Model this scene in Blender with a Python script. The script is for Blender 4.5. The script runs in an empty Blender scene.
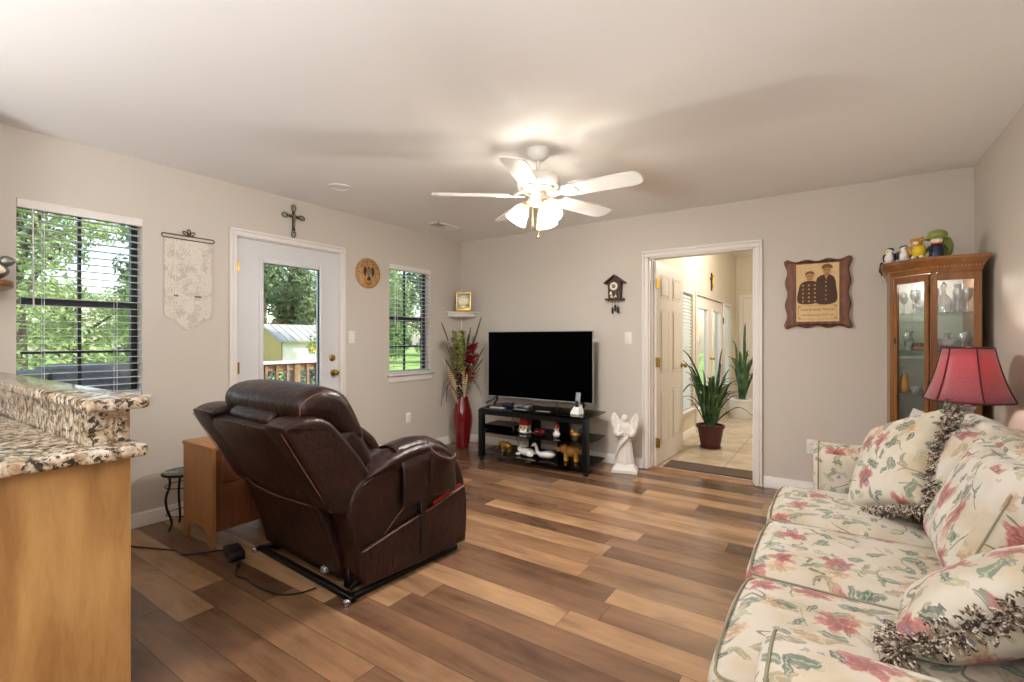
import bpy, bmesh, math, random
from math import pi, sin, cos, radians, sqrt, atan2
from mathutils import Vector, Matrix, noise

S = bpy.context.scene
COL = S.collection

# ------------------------------------------------------------------ camera, light, exposure
def make_camera():
    cd = bpy.data.cameras.new('camera')
    cd.sensor_width = 36.0
    cd.lens = 478.6 / 1024 * 36.0
    cd.shift_y = -2 / 1024
    cd.clip_start = 0.02
    cam = bpy.data.objects.new('camera', cd)
    cam.location = (0, 0, 1.246)
    cam.rotation_euler = (pi / 2, 0, radians(34.1))
    COL.objects.link(cam)
    S.camera = cam

def make_light(name, kind, loc, power, color=(1, 1, 1), rot=(0, 0, 0), **kw):
    ld = bpy.data.lights.new(name, kind)
    ld.energy = power
    ld.color = color
    for k, v in kw.items():
        setattr(ld, k, v)
    o = bpy.data.objects.new(name, ld)
    o.location = loc
    o.rotation_euler = rot
    COL.objects.link(o)
    return o

make_camera()
S.view_settings.view_transform = 'Standard'
S.view_settings.look = 'None'
S.view_settings.exposure = 0.80
S.view_settings.gamma = 1.0
S.view_settings.use_curve_mapping = False
S.cycles.max_bounces = 10
S.cycles.diffuse_bounces = 5
S.cycles.glossy_bounces = 4
S.cycles.transparent_max_bounces = 16
S.cycles.transmission_bounces = 6
S.cycles.sample_clamp_indirect = 6.0
S.cycles.caustics_reflective = False
S.cycles.caustics_refractive = False

world = bpy.data.worlds.new('sky')
S.world = world
world.use_nodes = True
_wn = world.node_tree.nodes
_sky = _wn.new('ShaderNodeTexSky')
_sky.sky_type = 'NISHITA'
_sky.sun_disc = False
_sky.sun_elevation = radians(48)
_sky.sun_rotation = radians(60)
_sky.air_density = 1.2
_sky.dust_density = 1.5
_bg = _wn['Background']
_bg.inputs['Strength'].default_value = 0.30
world.node_tree.links.new(_sky.outputs[0], _bg.inputs[0])

# high sun from the far right of the house: the yard is lit, no beam enters the windows
make_light('sun', 'SUN', (6, 6, 12), 3.2, (1.0, 0.97, 0.90), (radians(40), 0, radians(118)), angle=radians(0.6))
# added unseen fill lights behind the camera and in the hall, areas facing up
make_light('kitchen_fill', 'POINT', (-1.6, -1.55, 1.92), 13, (0.97, 0.98, 1.0), shadow_soft_size=0.16)
make_light('kitchen_fill', 'POINT', (0.0, -1.55, 1.92), 13, (0.97, 0.98, 1.0), shadow_soft_size=0.16)
make_light('ceiling_bounce_fill', 'AREA', (-0.2, -0.9, 1.1), 54, (0.92, 0.96, 1.0), (pi, 0, 0), size=0.5)
make_light('ceiling_bounce_fill', 'AREA', (-2.5, -1.1, 1.1), 32, (0.92, 0.96, 1.0), (pi, 0, 0), size=0.5)
make_light('hall_fill', 'POINT', (-0.5, 6.6, 2.45), 48, (1.0, 0.93, 0.80), shadow_soft_size=0.12)

# ------------------------------------------------------------------ mesh helpers
def catmull(pts, n, closed=True):
    m = len(pts)
    out = []
    segs = m if closed else m - 1
    for i in range(segs):
        if closed:
            p0, p1, p2, p3 = pts[(i - 1) % m], pts[i], pts[(i + 1) % m], pts[(i + 2) % m]
        else:
            p0, p1, p2, p3 = pts[max(i - 1, 0)], pts[i], pts[i + 1], pts[min(i + 2, m - 1)]
        for k in range(n):
            t = k / n
            out.append(tuple(0.5 * (2 * b + (c - a) * t + (2 * a - 5 * b + 4 * c - d) * t * t + (3 * b - a - 3 * c + d) * t ** 3)
                             for a, b, c, d in zip(p0, p1, p2, p3)))
    if not closed:
        out.append(tuple(pts[-1]))
    return out

def area2(poly):
    return 0.5 * sum(poly[i][0] * poly[(i + 1) % len(poly)][1] - poly[(i + 1) % len(poly)][0] * poly[i][1] for i in range(len(poly)))

AX = {'x': lambda a, b, t: (t, a, b), 'y': lambda a, b, t: (a, t, b), 'z': lambda a, b, t: (a, b, t)}

class MB:
    def __init__(self):
        self.bm = bmesh.new()
    def poly(self, pts):
        return self.bm.faces.new([self.bm.verts.new(p) for p in pts])
    def box(self, x0, x1, y0, y1, z0, z1, bev=0.0, seg=2, M=None):
        b = bmesh.new()
        bmesh.ops.create_cube(b, size=1)
        for v in b.verts:
            v.co = Vector(((x0 + x1) / 2 + v.co.x * (x1 - x0), (y0 + y1) / 2 + v.co.y * (y1 - y0), (z0 + z1) / 2 + v.co.z * (z1 - z0)))
        if bev > 0:
            bmesh.ops.bevel(b, geom=b.edges[:], offset=bev, segments=seg, profile=0.5, affect='EDGES')
        self.merge(b, M)
        return self
    def merge(self, b, M=None):
        mp = {}
        for v in b.verts:
            mp[v] = self.bm.verts.new(M @ v.co if M else v.co)
        for f in b.faces:
            self.bm.faces.new([mp[v] for v in f.verts])
        b.free()
    def add(self, other, M=None):
        self.merge(other.bm, M)
        return self
    def rings(self, rings, closed=True, caps=True):
        vs = [[self.bm.verts.new(p) for p in r] for r in rings]
        n = len(vs[0])
        for a, b in zip(vs[:-1], vs[1:]):
            for i in range(n if closed else n - 1):
                j = (i + 1) % n
                self.bm.faces.new((a[i], a[j], b[j], b[i]))
        if caps and closed:
            for r, fl in ((vs[0], True), (vs[-1], False)):
                self.bm.faces.new(r[::-1] if fl else r)
        self.last = vs
        return self
    def tube(self, pts, r, n=8, caps=True, flat=1.0):
        pts = [Vector(p) for p in pts]
        m = len(pts)
        rr = r if isinstance(r, (list, tuple)) else [r] * m
        t0 = (pts[1] - pts[0]).normalized()
        up = Vector((0, 0, 1)) if abs(t0.z) < 0.9 else Vector((1, 0, 0))
        nrm = (up - t0 * up.dot(t0)).normalized()
        rings = []
        for i, p in enumerate(pts):
            t = (pts[min(i + 1, m - 1)] - pts[max(i - 1, 0)])
            t = t.normalized() if t.length > 1e-9 else t0
            nrm = (nrm - t * nrm.dot(t))
            nrm = nrm.normalized() if nrm.length > 1e-6 else t.orthogonal().normalized()
            bn = t.cross(nrm)
            rings.append([p + (nrm * cos(2 * pi * k / n) * flat + bn * sin(2 * pi * k / n)) * rr[i] for k in range(n)])
        self.rings(rings, True, caps)
        return self
    def lathe(self, prof, n=32, c=(0, 0, 0), mod=None, M=None):
        rings = []
        for r, z in prof:
            ring = []
            for k in range(n):
                a = 2 * pi * k / n
                q = r * (mod(a, z) if mod else 1)
                p = Vector((c[0] + q * cos(a), c[1] + q * sin(a), c[2] + z))
                ring.append(M @ p if M else p)
            rings.append(ring)
        if prof[0][0] > 0.012 and prof[-1][0] > 0.012 and len(prof) > 3:
            rings.append(rings[0])
        vs = self.rings(rings, True, False).last
        if prof[0][0] <= 0.012: self.bm.faces.new(vs[0][::-1])
        if prof[-1][0] <= 0.012: self.bm.faces.new(vs[-1])
        return self
    def prism(self, poly, axis, t0, t1, bev=0.0, M=None):
        if area2(poly) < 0:
            poly = poly[::-1]
        b = bmesh.new()
        f = AX[axis]
        lo = [b.verts.new(f(p[0], p[1], t0)) for p in poly]
        hi = [b.verts.new(f(p[0], p[1], t1)) for p in poly]
        n = len(poly)
        b.faces.new(lo[::-1]); b.faces.new(hi)
        for i in range(n):
            j = (i + 1) % n
            b.faces.new((lo[i], lo[j], hi[j], hi[i]))
        bmesh.ops.recalc_face_normals(b, faces=b.faces[:])
        if bev > 0:
            es = [e for e in b.edges if abs(f(0, 0, 1)[0] * (e.verts[0].co.x - e.verts[1].co.x) + f(0, 0, 1)[1] * (e.verts[0].co.y - e.verts[1].co.y) + f(0, 0, 1)[2] * (e.verts[0].co.z - e.verts[1].co.z)) < 1e-6]
            bmesh.ops.bevel(b, geom=es, offset=bev, segments=2, profile=0.5, affect='EDGES')
        self.merge(b, M)
        return self
    def puff(self, poly, axis, t0, t1, r, seg=4, smooth=4, bulge=0.0, mid=1, M=None):
        """a padded slab: a closed outline swept along an axis with rounded rims"""
        if area2(poly) < 0:
            poly = poly[::-1]
        if smooth:
            poly = catmull(poly, smooth)
        n = len(poly)
        nr = []
        for i in range(n):
            a, b = poly[(i - 1) % n], poly[(i + 1) % n]
            dx, dy = b[0] - a[0], b[1] - a[1]
            L = math.hypot(dx, dy) or 1
            nr.append((dy / L, -dx / L))
        lim = []
        for i in range(n):
            px, py = poly[i]; dx, dy = -nr[i][0], -nr[i][1]
            best = 1e9
            for k in range(n):
                x1, y1 = poly[k]; x2, y2 = poly[(k + 1) % n]
                ex, ey = x2 - x1, y2 - y1
                den = dx * ey - dy * ex
                if abs(den) < 1e-12: continue
                tt = ((x1 - px) * ey - (y1 - py) * ex) / den
                uu = ((x1 - px) * dy - (y1 - py) * dx) / den
                if tt > 1e-4 and 0 <= uu <= 1: best = min(best, tt)
            lim.append(best * 0.40)
        for _ in range(3):
            lim = [min(lim[i], (lim[i - 1] + lim[i] + lim[(i + 1) % n]) / 3) for i in range(n)]
        from mathutils.geometry import tessellate_polygon
        tris = tessellate_polygon([[Vector((p[0], p[1], 0)) for p in poly]])
        f = AX[axis]
        lay = [(t0, -r - min(0.004, r * 0.25))]
        for k in range(seg + 1):
            a = k / seg * pi / 2
            lay.append((t0 + r * (1 - cos(a)), -r * (1 - sin(a))))
        for k in range(1, mid + 1):
            t = k / (mid + 1)
            lay.append((t0 + r + (t1 - t0 - 2 * r) * t, bulge * sin(pi * t)))
        for k in range(seg + 1):
            a = (seg - k) / seg * pi / 2
            lay.append((t1 - r * (1 - cos(a)), -r * (1 - sin(a))))
        lay.append((t1, -r - min(0.004, r * 0.25)))
        rings = []
        for t, d in lay:
            ring = [Vector(f(p[0] + q[0] * max(d, -g * (-d / r if d < 0 else 0)) if d < 0 else p[0] + q[0] * d,
                             p[1] + q[1] * max(d, -g * (-d / r if d < 0 else 0)) if d < 0 else p[1] + q[1] * d, t)) for p, q, g in zip(poly, nr, lim)]
            rings.append([M @ v if M else v for v in ring])
        vs = self.rings(rings, True, False).last
        for tr in tris:
            for r_ in (vs[0], vs[-1]):
                try: self.bm.faces.new([r_[i] for i in tr])
                except ValueError: pass
        return self
    def ell(self, c, r, n=20, m=12, M=None):
        rings = []
        R = M or Matrix.Identity(4)
        c = Vector(c)
        for i in range(1, m):
            a = pi * i / m
            rings.append([c + R.to_3x3() @ Vector((r[0] * sin(a) * cos(2 * pi * k / n), r[1] * sin(a) * sin(2 * pi * k / n), -r[2] * cos(a))) for k in range(n)])
        vs = self.rings(rings, True, False).last
        for ring, z, fl in ((vs[0], -1, True), (vs[-1], 1, False)):
            p = self.bm.verts.new(c + R.to_3x3() @ Vector((0, 0, z * r[2])))
            for k in range(n):
                a, b = ring[k], ring[(k + 1) % n]
                self.bm.faces.new((b, a, p) if fl else (a, b, p))
        return self
    def cush(self, c, h, r, puff=(0, 0, 0), n=14, wr=0.0, sd=0, M=None):
        """soft rounded block, half sizes h, corner radius r, faces puffed outwards"""
        b = bmesh.new()
        bmesh.ops.create_cube(b, size=2)
        bmesh.ops.subdivide_edges(b, edges=b.edges[:], cuts=n, use_grid_fill=True)
        c = Vector(c)
        for v in b.verts:
            u = v.co.copy()
            q = Vector((u.x * h[0], u.y * h[1], u.z * h[2]))
            inn = Vector([max(-(h[i] - r), min(h[i] - r, q[i])) for i in range(3)])
            d = q - inn
            if d.length > 1e-9:
                q = inn + d.normalized() * r
            for i in range(3):
                if puff[i]:
                    j, k = (i + 1) % 3, (i + 2) % 3
                    w = (1 - u[j] ** 4) * (1 - u[k] ** 4)
                    q[i] += puff[i] * w * u[i]
            if wr:
                nz = noise.noise(Vector((q.x * 7 + sd, q.y * 7, q.z * 7)))
                q += q.normalized() * nz * wr
            v.co = c + q if not M else M @ (c + q)
        self.merge(b)
        return self
    def grid(self, fn, nu, nv):
        vs = [[self.bm.verts.new(fn(i / nu, j / nv)) for j in range(nv + 1)] for i in range(nu + 1)]
        for i in range(nu):
            for j in range(nv):
                self.bm.faces.new((vs[i][j], vs[i + 1][j], vs[i + 1][j + 1], vs[i][j + 1]))
        return self
    def ribbon(self, pts, ws, side, fold=0.0):
        """leaf blade along pts, half widths ws; a V fold gives it depth"""
        pts = [Vector(p) for p in pts]
        side = Vector(side)
        L, C, R = [], [], []
        for i, p in enumerate(pts):
            t = (pts[min(i + 1, len(pts) - 1)] - pts[max(i - 1, 0)]).normalized()
            s = (side - t * side.dot(t))
            s = s.normalized() if s.length > 1e-5 else t.orthogonal().normalized()
            nn = t.cross(s)
            L.append(self.bm.verts.new(p - s * ws[i] + nn * ws[i] * fold))
            C.append(self.bm.verts.new(p))
            R.append(self.bm.verts.new(p + s * ws[i] + nn * ws[i] * fold))
        for i in range(len(pts) - 1):
            self.bm.faces.new((L[i], C[i], C[i + 1], L[i + 1]))
            self.bm.faces.new((C[i], R[i], R[i + 1], C[i + 1]))
        return self

def root_of(o):
    while o.parent:
        o = o.parent
    return o

def tag(o, label=None, cat=None, group=None, kind=None):
    if label: o['label'] = label
    if cat: o['category'] = cat
    if group: o['group'] = group
    if kind: o['kind'] = kind
    return o

def thing(name, label, cat, loc=(0, 0, 0), rz=0.0, group=None):
    o = bpy.data.objects.new(name, None)
    o.empty_display_size = 0.1
    o.location = loc
    o.rotation_euler = (0, 0, rz)
    COL.objects.link(o)
    return tag(o, label, cat, group)

def obj(name, mb, mat, parent=None, world=False, loc=None, sharp=38, uv=None, label=None, cat=None, group=None, kind=None, solid=0.0):
    """one mesh object. parent: coordinates are the root's own (or world ones if world=True). loc: origin of a parentless thing"""
    bm = mb.bm
    bmesh.ops.recalc_face_normals(bm, faces=bm.faces[:])
    me = bpy.data.meshes.new(name)
    if parent is not None and world:
        r = root_of(parent)
        M = (Matrix.Translation(r.location) @ r.rotation_euler.to_matrix().to_4x4()).inverted()
        bm.transform(M)
    if loc is not None:
        bm.transform(Matrix.Translation(-Vector(loc)))
    bm.to_mesh(me)
    bm.free()
    me.polygons.foreach_set('use_smooth', [True] * len(me.polygons))
    if sharp < 180:
        me.set_sharp_from_angle(angle=radians(sharp))
    if uv is not None:
        ul = me.uv_layers.new(name='UVMap')
        for p in me.polygons:
            for li in p.loop_indices:
                ul.data[li].uv = uv(me.vertices[me.loops[li].vertex_index].co, p.normal)
    for m in (mat if isinstance(mat, (list, tuple)) else [mat]):
        me.materials.append(m)
    o = bpy.data.objects.new(name, me)
    COL.objects.link(o)
    if parent is not None:
        o.parent = parent
    if loc is not None:
        o.location = loc
    if solid:
        md = o.modifiers.new('thickness', 'SOLIDIFY')
        md.thickness = solid
        md.offset = 0
    return tag(o, label, cat, group, kind)

def boxuv(ox=0.0, oy=0.0):
    def f(co, n):
        a = (abs(n.x), abs(n.y), abs(n.z))
        if a[2] >= a[0] and a[2] >= a[1]: return (co.x + ox, co.y + oy)
        if a[0] >= a[1]: return (co.y + ox + 3.1, co.z + oy)
        return (co.x + ox + 7.3, co.z + oy)
    return f

def copy_thing(root, loc, rz=None, label=None, group=None):
    r = root.copy(); COL.objects.link(r); r.location = loc
    if rz is not None: r.rotation_euler = (0, 0, rz)
    if label: r['label'] = label
    if group: r['group'] = group
    for ch in list(root.children):
        c = ch.copy(); COL.objects.link(c); c.parent = r
        for g in list(ch.children):
            d = g.copy(); COL.objects.link(d); d.parent = c
    return r

def text_mesh(body, size, depth=0.0008, align='CENTER'):
    cu = bpy.data.curves.new('lettering', 'FONT')
    cu.body = body; cu.size = size; cu.extrude = depth
    cu.align_x = align; cu.align_y = 'CENTER'
    o = bpy.data.objects.new('lettering', cu)
    COL.objects.link(o)
    bpy.context.view_layer.update()
    me = bpy.data.meshes.new_from_object(o)
    bpy.data.objects.remove(o); bpy.data.curves.remove(cu)
    return me

def add_text(mb, body, size, T, depth=0.0008):
    b = bmesh.new()
    me = text_mesh(body, size, depth)
    b.from_mesh(me)
    bpy.data.meshes.remove(me)
    mb.merge(b, T)
    return mb

# ------------------------------------------------------------------ materials
def lin(c):
    if isinstance(c, str):
        c = tuple(int(c[i:i + 2], 16) for i in (0, 2, 4))
    return tuple(((v / 255) / 12.92 if v / 255 <= 0.04045 else ((v / 255 + 0.055) / 1.055) ** 2.4) for v in c[:3]) + (1.0,)

class NT:
    def __init__(self, name):
        self.m = bpy.data.materials.new(name)
        self.m.use_nodes = True
        self.t = self.m.node_tree
        self.n = self.t.nodes
        self.b = self.n['Principled BSDF']
        self.out = self.n['Material Output']
    def node(self, typ, **kw):
        x = self.n.new('ShaderNode' + typ)
        for k, v in kw.items():
            if k.startswith('i_'):
                x.inputs[k[2:].replace('_', ' ')].default_value = v
            else:
                setattr(x, k, v)
        return x
    def link(self, a, b):
        self.t.links.new(a, b)
    def sock(self, x, v):
        if hasattr(v, 'is_output'): self.link(v, x)
        else: x.default_value = v
    def math(self, op, a, b=0.0, c=0.0, clamp=False):
        x = self.node('Math', operation=op, use_clamp=clamp)
        self.sock(x.inputs[0], a); self.sock(x.inputs[1], b); self.sock(x.inputs[2], c)
        return x.outputs[0]
    def vmath(self, op, a, b=(0, 0, 0)):
        x = self.node('VectorMath', operation=op)
        self.sock(x.inputs[0], a)
        if op == 'SCALE': self.sock(x.inputs['Scale'], b)
        else: self.sock(x.inputs[1], b)
        return x.outputs['Value'] if op in ('LENGTH', 'DOT_PRODUCT', 'DISTANCE') else x.outputs[0]
    def mix(self, f, a, b):
        x = self.node('Mix', data_type='RGBA')
        self.sock(x.inputs[0], f); self.sock(x.inputs[6], a); self.sock(x.inputs[7], b)
        return x.outputs[2]
    def ramp(self, f, stops, interp='LINEAR'):
        x = self.node('ValToRGB')
        cr = x.color_ramp
        cr.interpolation = interp
        while len(cr.elements) < len(stops): cr.elements.new(0.5)
        for e, (p, c) in zip(cr.elements, stops):
            e.position = p; e.color = c if len(c) == 4 else lin(c)
        self.sock(x.inputs[0], f)
        return x.outputs[0]
    def smooth(self, v, lo, hi):
        x = self.node('MapRange', interpolation_type='SMOOTHSTEP')
        self.sock(x.inputs[0], v); self.sock(x.inputs[1], lo); self.sock(x.inputs[2], hi)
        return x.outputs[0]
    def coords(self, kind='Object', scale=(1, 1, 1), rot=(0, 0, 0), loc=(0, 0, 0)):
        tc = self.node('TexCoord')
        mp = self.node('Mapping')
        mp.inputs['Scale'].default_value = scale
        mp.inputs['Rotation'].default_value = rot
        mp.inputs['Location'].default_value = loc
        self.link(tc.outputs[kind], mp.inputs[0])
        return mp.outputs[0]
    def noise(self, v, scale, detail=3, rough=0.55, dist=0.0):
        x = self.node('TexNoise')
        self.link(v, x.inputs['Vector'])
        x.inputs['Scale'].default_value = scale
        x.inputs['Detail'].default_value = detail
        x.inputs['Roughness'].default_value = rough
        x.inputs['Distortion'].default_value = dist
        return x
    def bump(self, h, strength=0.2, dist=0.01):
        x = self.node('Bump')
        x.inputs['Strength'].default_value = strength
        x.inputs['Distance'].default_value = dist
        self.link(h, x.inputs['Height'])
        self.link(x.outputs[0], self.b.inputs['Normal'])
    def set(self, **kw):
        nm = dict(color='Base Color', rough='Roughness', metal='Metallic', spec='Specular IOR Level', ior='IOR', trans='Transmission Weight',
                  coat='Coat Weight', coatr='Coat Roughness', sheen='Sheen Weight', emit='Emission Color', emits='Emission Strength', alpha='Alpha', sss='Subsurface Weight')
        for k, v in kw.items():
            if k in ('color', 'emit') and not hasattr(v, 'is_output') and (isinstance(v, str) or max(v) > 1): v = lin(v)
            self.sock(self.b.inputs[nm[k]], v)
        return self

def plain(name, color, rough=0.5, metal=0.0, bump=0.0, bscale=60, spec=0.5, **kw):
    t = NT(name).set(color=color, rough=rough, metal=metal, spec=spec, **kw)
    co = t.coords()
    nz = t.noise(co, bscale, 3)
    c = lin(color) if isinstance(color, str) else color
    t.set(color=t.mix(nz.outputs[0], tuple(v * 0.95 for v in c[:3]) + (1,), tuple(min(1, v * 1.04) for v in c[:3]) + (1,)))
    if bump: t.bump(nz.outputs[0], bump, 0.004)
    return t.m

def wood(name, dark, light, scale=(1, 1, 12), rough=0.4, k=3.0, coat=0.0, bands=True):
    """scale: stretch across the grain is large, along it small"""
    t = NT(name).set(rough=rough, coat=coat)
    v = t.coords('Object', scale)
    n1 = t.noise(v, k, 5, 0.6, 0.6)
    n2 = t.noise(v, k * 9, 3, 0.6)
    f = t.math('ADD', t.math('MULTIPLY', n1.outputs[0], 0.75), t.math('MULTIPLY', n2.outputs[0], 0.25))
    if bands:
        w = t.node('TexWave', wave_type='BANDS', bands_direction='X')
        t.link(v, w.inputs['Vector'])
        w.inputs['Scale'].default_value = k * 0.5; w.inputs['Distortion'].default_value = 6; w.inputs['Detail'].default_value = 2
        f = t.math('ADD', t.math('MULTIPLY', f, 0.75), t.math('MULTIPLY', w.outputs['Fac'], 0.25))
    t.set(color=t.ramp(f, [(0.3, dark), (0.68, light)]))
    t.bump(n2.outputs[0], 0.08, 0.002)
    return t.m

M = {}

def build_materials():
    # painted walls: light greige with a fine orange-peel
    def paint(name, col, s=0.05, sc=180):
        t = NT(name).set(color=col, rough=0.62, spec=0.3)
        n = t.noise(t.coords(), sc, 2)
        t.bump(n.outputs[0], s, 0.003)
        return t.m
    M['wall'] = paint('wall_paint', 'CFC7BC')
    M['hallwall'] = paint('hall_paint', 'D9CFBC')
    M['ceil'] = paint('ceiling_paint', 'F0EEEB', 0.10, 90)
    M['trim'] = plain('white_trim_paint', 'E8E2DC', 0.38)
    M['doorw'] = plain('door_paint', 'D9D8DA', 0.42)
    M['doorin'] = plain('interior_door_paint', 'E6DFD6', 0.45)
    M['white'] = plain('white_plastic', 'EDEAE4', 0.4)
    t = NT('blind_slat_white').set(color='ECEDEE', rough=0.45)
    tl = t.node('BsdfTranslucent'); tl.inputs[0].default_value = lin('F0F0EE')
    mx = t.node('MixShader'); mx.inputs[0].default_value = 0.35
    t.link(t.b.outputs[0], mx.inputs[1]); t.link(tl.outputs[0], mx.inputs[2]); t.link(mx.outputs[0], t.out.inputs[0])
    M['slat'] = t.m
    t = NT('hall_blind_slat').set(color='F4F4F2', rough=0.5)
    tl = t.node('BsdfTranslucent'); tl.inputs[0].default_value = lin('FAFAF6')
    mx = t.node('MixShader'); mx.inputs[0].default_value = 0.65
    t.link(t.b.outputs[0], mx.inputs[1]); t.link(tl.outputs[0], mx.inputs[2]); t.link(mx.outputs[0], t.out.inputs[0])
    M['hallslat'] = t.m
    M['bronze'] = plain('bronze_window_frame', '2A2C33', 0.5)
    M['brass'] = plain('brass', 'B08D42', 0.32, 1.0)
    M['steel'] = plain('brushed_steel', 'B8B8B6', 0.25, 1.0)
    M['silverp'] = plain('silver_plastic', 'A9ADB0', 0.35, 0.6)
    M['black'] = plain('black_plastic', '0B0B0C', 0.35)
    M['blackm'] = plain('black_metal', '070707', 0.42, spec=0.3)
    M['iron'] = plain('wrought_iron', '17130F', 0.5, 0.6)
    M['cord'] = plain('black_cord', '0C0B0A', 0.5)

    # plank floor
    t = NT('plank_floor')
    tc = t.node('TexCoord'); sp = t.node('SeparateXYZ')
    t.link(tc.outputs['Object'], sp.inputs[0])
    W, L = 0.150, 1.18
    yy = t.math('DIVIDE', t.math('ADD', sp.outputs[1], 10.03), W)
    row = t.math('FLOOR', yy)
    wr = t.node('TexWhiteNoise', noise_dimensions='1D'); t.link(row, wr.inputs['W'])
    xx = t.math('ADD', t.math('DIVIDE', sp.outputs[0], L), t.math('MULTIPLY', wr.outputs['Value'], 7.31))
    idx = t.math('FLOOR', xx)
    cmb = t.node('CombineXYZ'); t.link(row, cmb.inputs[0]); t.link(idx, cmb.inputs[1])
    wn = t.node('TexWhiteNoise', noise_dimensions='2D'); t.link(cmb.outputs[0], wn.inputs['Vector'])
    tone = wn.outputs['Value']
    # grain runs along the plank, offset per plank
    off = t.node('CombineXYZ'); t.sock(off.inputs[2], t.math('MULTIPLY', tone, 40.0))
    gv = t.vmath('ADD', t.vmath('MULTIPLY', tc.outputs['Object'], (0.7, 9.0, 1.0)), off.outputs[0])
    g1 = t.noise(gv, 1.6, 4, 0.55, 0.6)
    g2 = t.noise(t.vmath('MULTIPLY', gv, (2.0, 3.0, 1.0)), 9, 2, 0.5)
    g3 = t.noise(t.vmath('ADD', t.vmath('MULTIPLY', tc.outputs['Object'], (0.9, 2.6, 1.0)), off.outputs[0]), 2.6, 3, 0.55, 0.5)
    base = t.ramp(tone, [(0.0, '5E4434'), (0.3, '745540'), (0.6, '8A684D'), (0.85, 'A5805E'), (1.0, 'B58F6B')])
    gr = t.math('ADD', t.math('MULTIPLY', g1.outputs[0], 0.34), t.math('ADD', t.math('MULTIPLY', g2.outputs[0], 0.12), t.math('MULTIPLY', g3.outputs[0], 0.54)))
    shade = t.ramp(gr, [(0.34, (0.50, 0.47, 0.45, 1)), (0.50, (0.88, 0.88, 0.88, 1)), (0.66, (1.22, 1.20, 1.16, 1))])
    mul = t.node('Mix', data_type='RGBA', blend_type='MULTIPLY'); mul.inputs[0].default_value = 1
    t.link(base, mul.inputs[6]); t.link(shade, mul.inputs[7])
    fy = t.math('FRACT', yy); fx = t.math('FRACT', xx)
    ey = t.math('MINIMUM', fy, t.math('SUBTRACT', 1.0, fy))
    ex = t.math('MULTIPLY', t.math('MINIMUM', fx, t.math('SUBTRACT', 1.0, fx)), L / W)
    gap = t.smooth(t.math('MINIMUM', ey, ex), 0.0, 0.014)
    t.set(color=t.mix(gap, (0.03, 0.018, 0.012, 1), mul.outputs[2]), rough=t.math('ADD', 0.13, t.math('MULTIPLY', g2.outputs[0], 0.14)), spec=0.5)
    hgt = t.math('ADD', gap, t.math('MULTIPLY', g3.outputs[0], 0.5))
    t.bump(hgt, 0.12, 0.003)
    M['floor'] = t.m

    # hall tile
    t = NT('stone_tile')
    tc = t.node('TexCoord'); sp = t.node('SeparateXYZ'); t.link(tc.outputs['Object'], sp.inputs[0])
    T = 0.49
    fx = t.math('FRACT', t.math('DIVIDE', t.math('ADD', sp.outputs[0], 20 * T + 0.90), T))
    fy = t.math('FRACT', t.math('DIVIDE', t.math('ADD', sp.outputs[1], -5.75 + 40 * T), T))
    e = t.math('MINIMUM', t.math('MINIMUM', fx, t.math('SUBTRACT', 1.0, fx)), t.math('MINIMUM', fy, t.math('SUBTRACT', 1.0, fy)))
    g = t.smooth(e, 0.006, 0.016)
    nz = t.noise(tc.outputs['Object'], 4.0, 5, 0.6, 0.4)
    col = t.ramp(nz.outputs[0], [(0.3, 'AE9376'), (0.5, 'C6B297'), (0.7, 'D9CBB4')])
    t.set(color=t.mix(g, lin('8E7C67'), col), rough=0.28)
    t.bump(g, 0.2, 0.003)
    M['tile'] = t.m

    # granite
    t = NT('granite')
    v = t.coords('Object', (1, 1, 1))
    n1 = t.noise(v, 22, 5, 0.65, 0.8)
    n2 = t.noise(v, 46, 4, 0.65, 0.5)
    n3 = t.noise(v, 9, 3, 0.6, 0.3)
    c1 = t.ramp(n1.outputs[0], [(0.36, '6A5340'), (0.45, 'A8937A'), (0.54, 'D0C5B2'), (0.66, 'E6E1D6')])
    gold = t.smooth(n3.outputs[0], 0.48, 0.62)
    c2 = t.mix(t.math('MULTIPLY', gold, 0.30), c1, lin('A67E52'))
    blk = t.smooth(n2.outputs[0], 0.51, 0.57)
    c3 = t.mix(t.math('MULTIPLY', blk, 0.92), c2, lin('241F1D'))
    t.set(color=c3, rough=0.12, spec=0.6)
    M['granite'] = t.m

    M['oak'] = wood('oak_cabinet', '9A6F40', 'C0965F', (5, 5, 0.9), 0.45, 3.4)
    M['oakdark'] = wood('oak_curio', '6A4220', '96622F', (10, 10, 0.9), 0.35, 2.2, 0.2, bands=False)
    M['tablewood'] = wood('end_table_wood', '9B6A3C', 'B98450', (10, 10, 1.0), 0.45, 2.5)
    M['tabledark'] = wood('dark_wood_shaded_side', '5E3420', '784A2C', (10, 10, 1.0), 0.4, 2.5)  # end table side darkened for the recliner's shadow; plain dark wood elsewhere
    M['walnut'] = wood('carved_walnut', '5A3019', '80492A', (3, 3, 3), 0.45, 4)
    M['clockwood'] = wood('cuckoo_wood', '2E1A0E', '4A2B17', (8, 8, 2), 0.5, 6)
    M['plaquewood'] = wood('plaque_wood', 'B08150', 'CFA06A', (2, 8, 8), 0.5, 5)
    M['maple'] = wood('engraved_maple', 'D3AE78', 'E2C490', (8, 8, 2), 0.5, 4, bands=False)
    M['burn'] = plain('engraving_dark', '4A2A12', 0.6)
    M['burnmid'] = plain('engraving_mid', '7A4E24', 0.6)
    M['burnlight'] = plain('engraving_light', 'B98B52', 0.6)
    M['cedar'] = wood('deck_wood', '7A583C', 'A8825E', (6, 6, 6), 0.7, 3)

    # leather
    t = NT('brown_leather')
    v = t.coords('Object')
    n1 = t.noise(v, 5, 4, 0.6, 0.6); n2 = t.noise(v, 140, 2, 0.5); n3 = t.noise(v, 17, 3, 0.6, 1.0)
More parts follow.
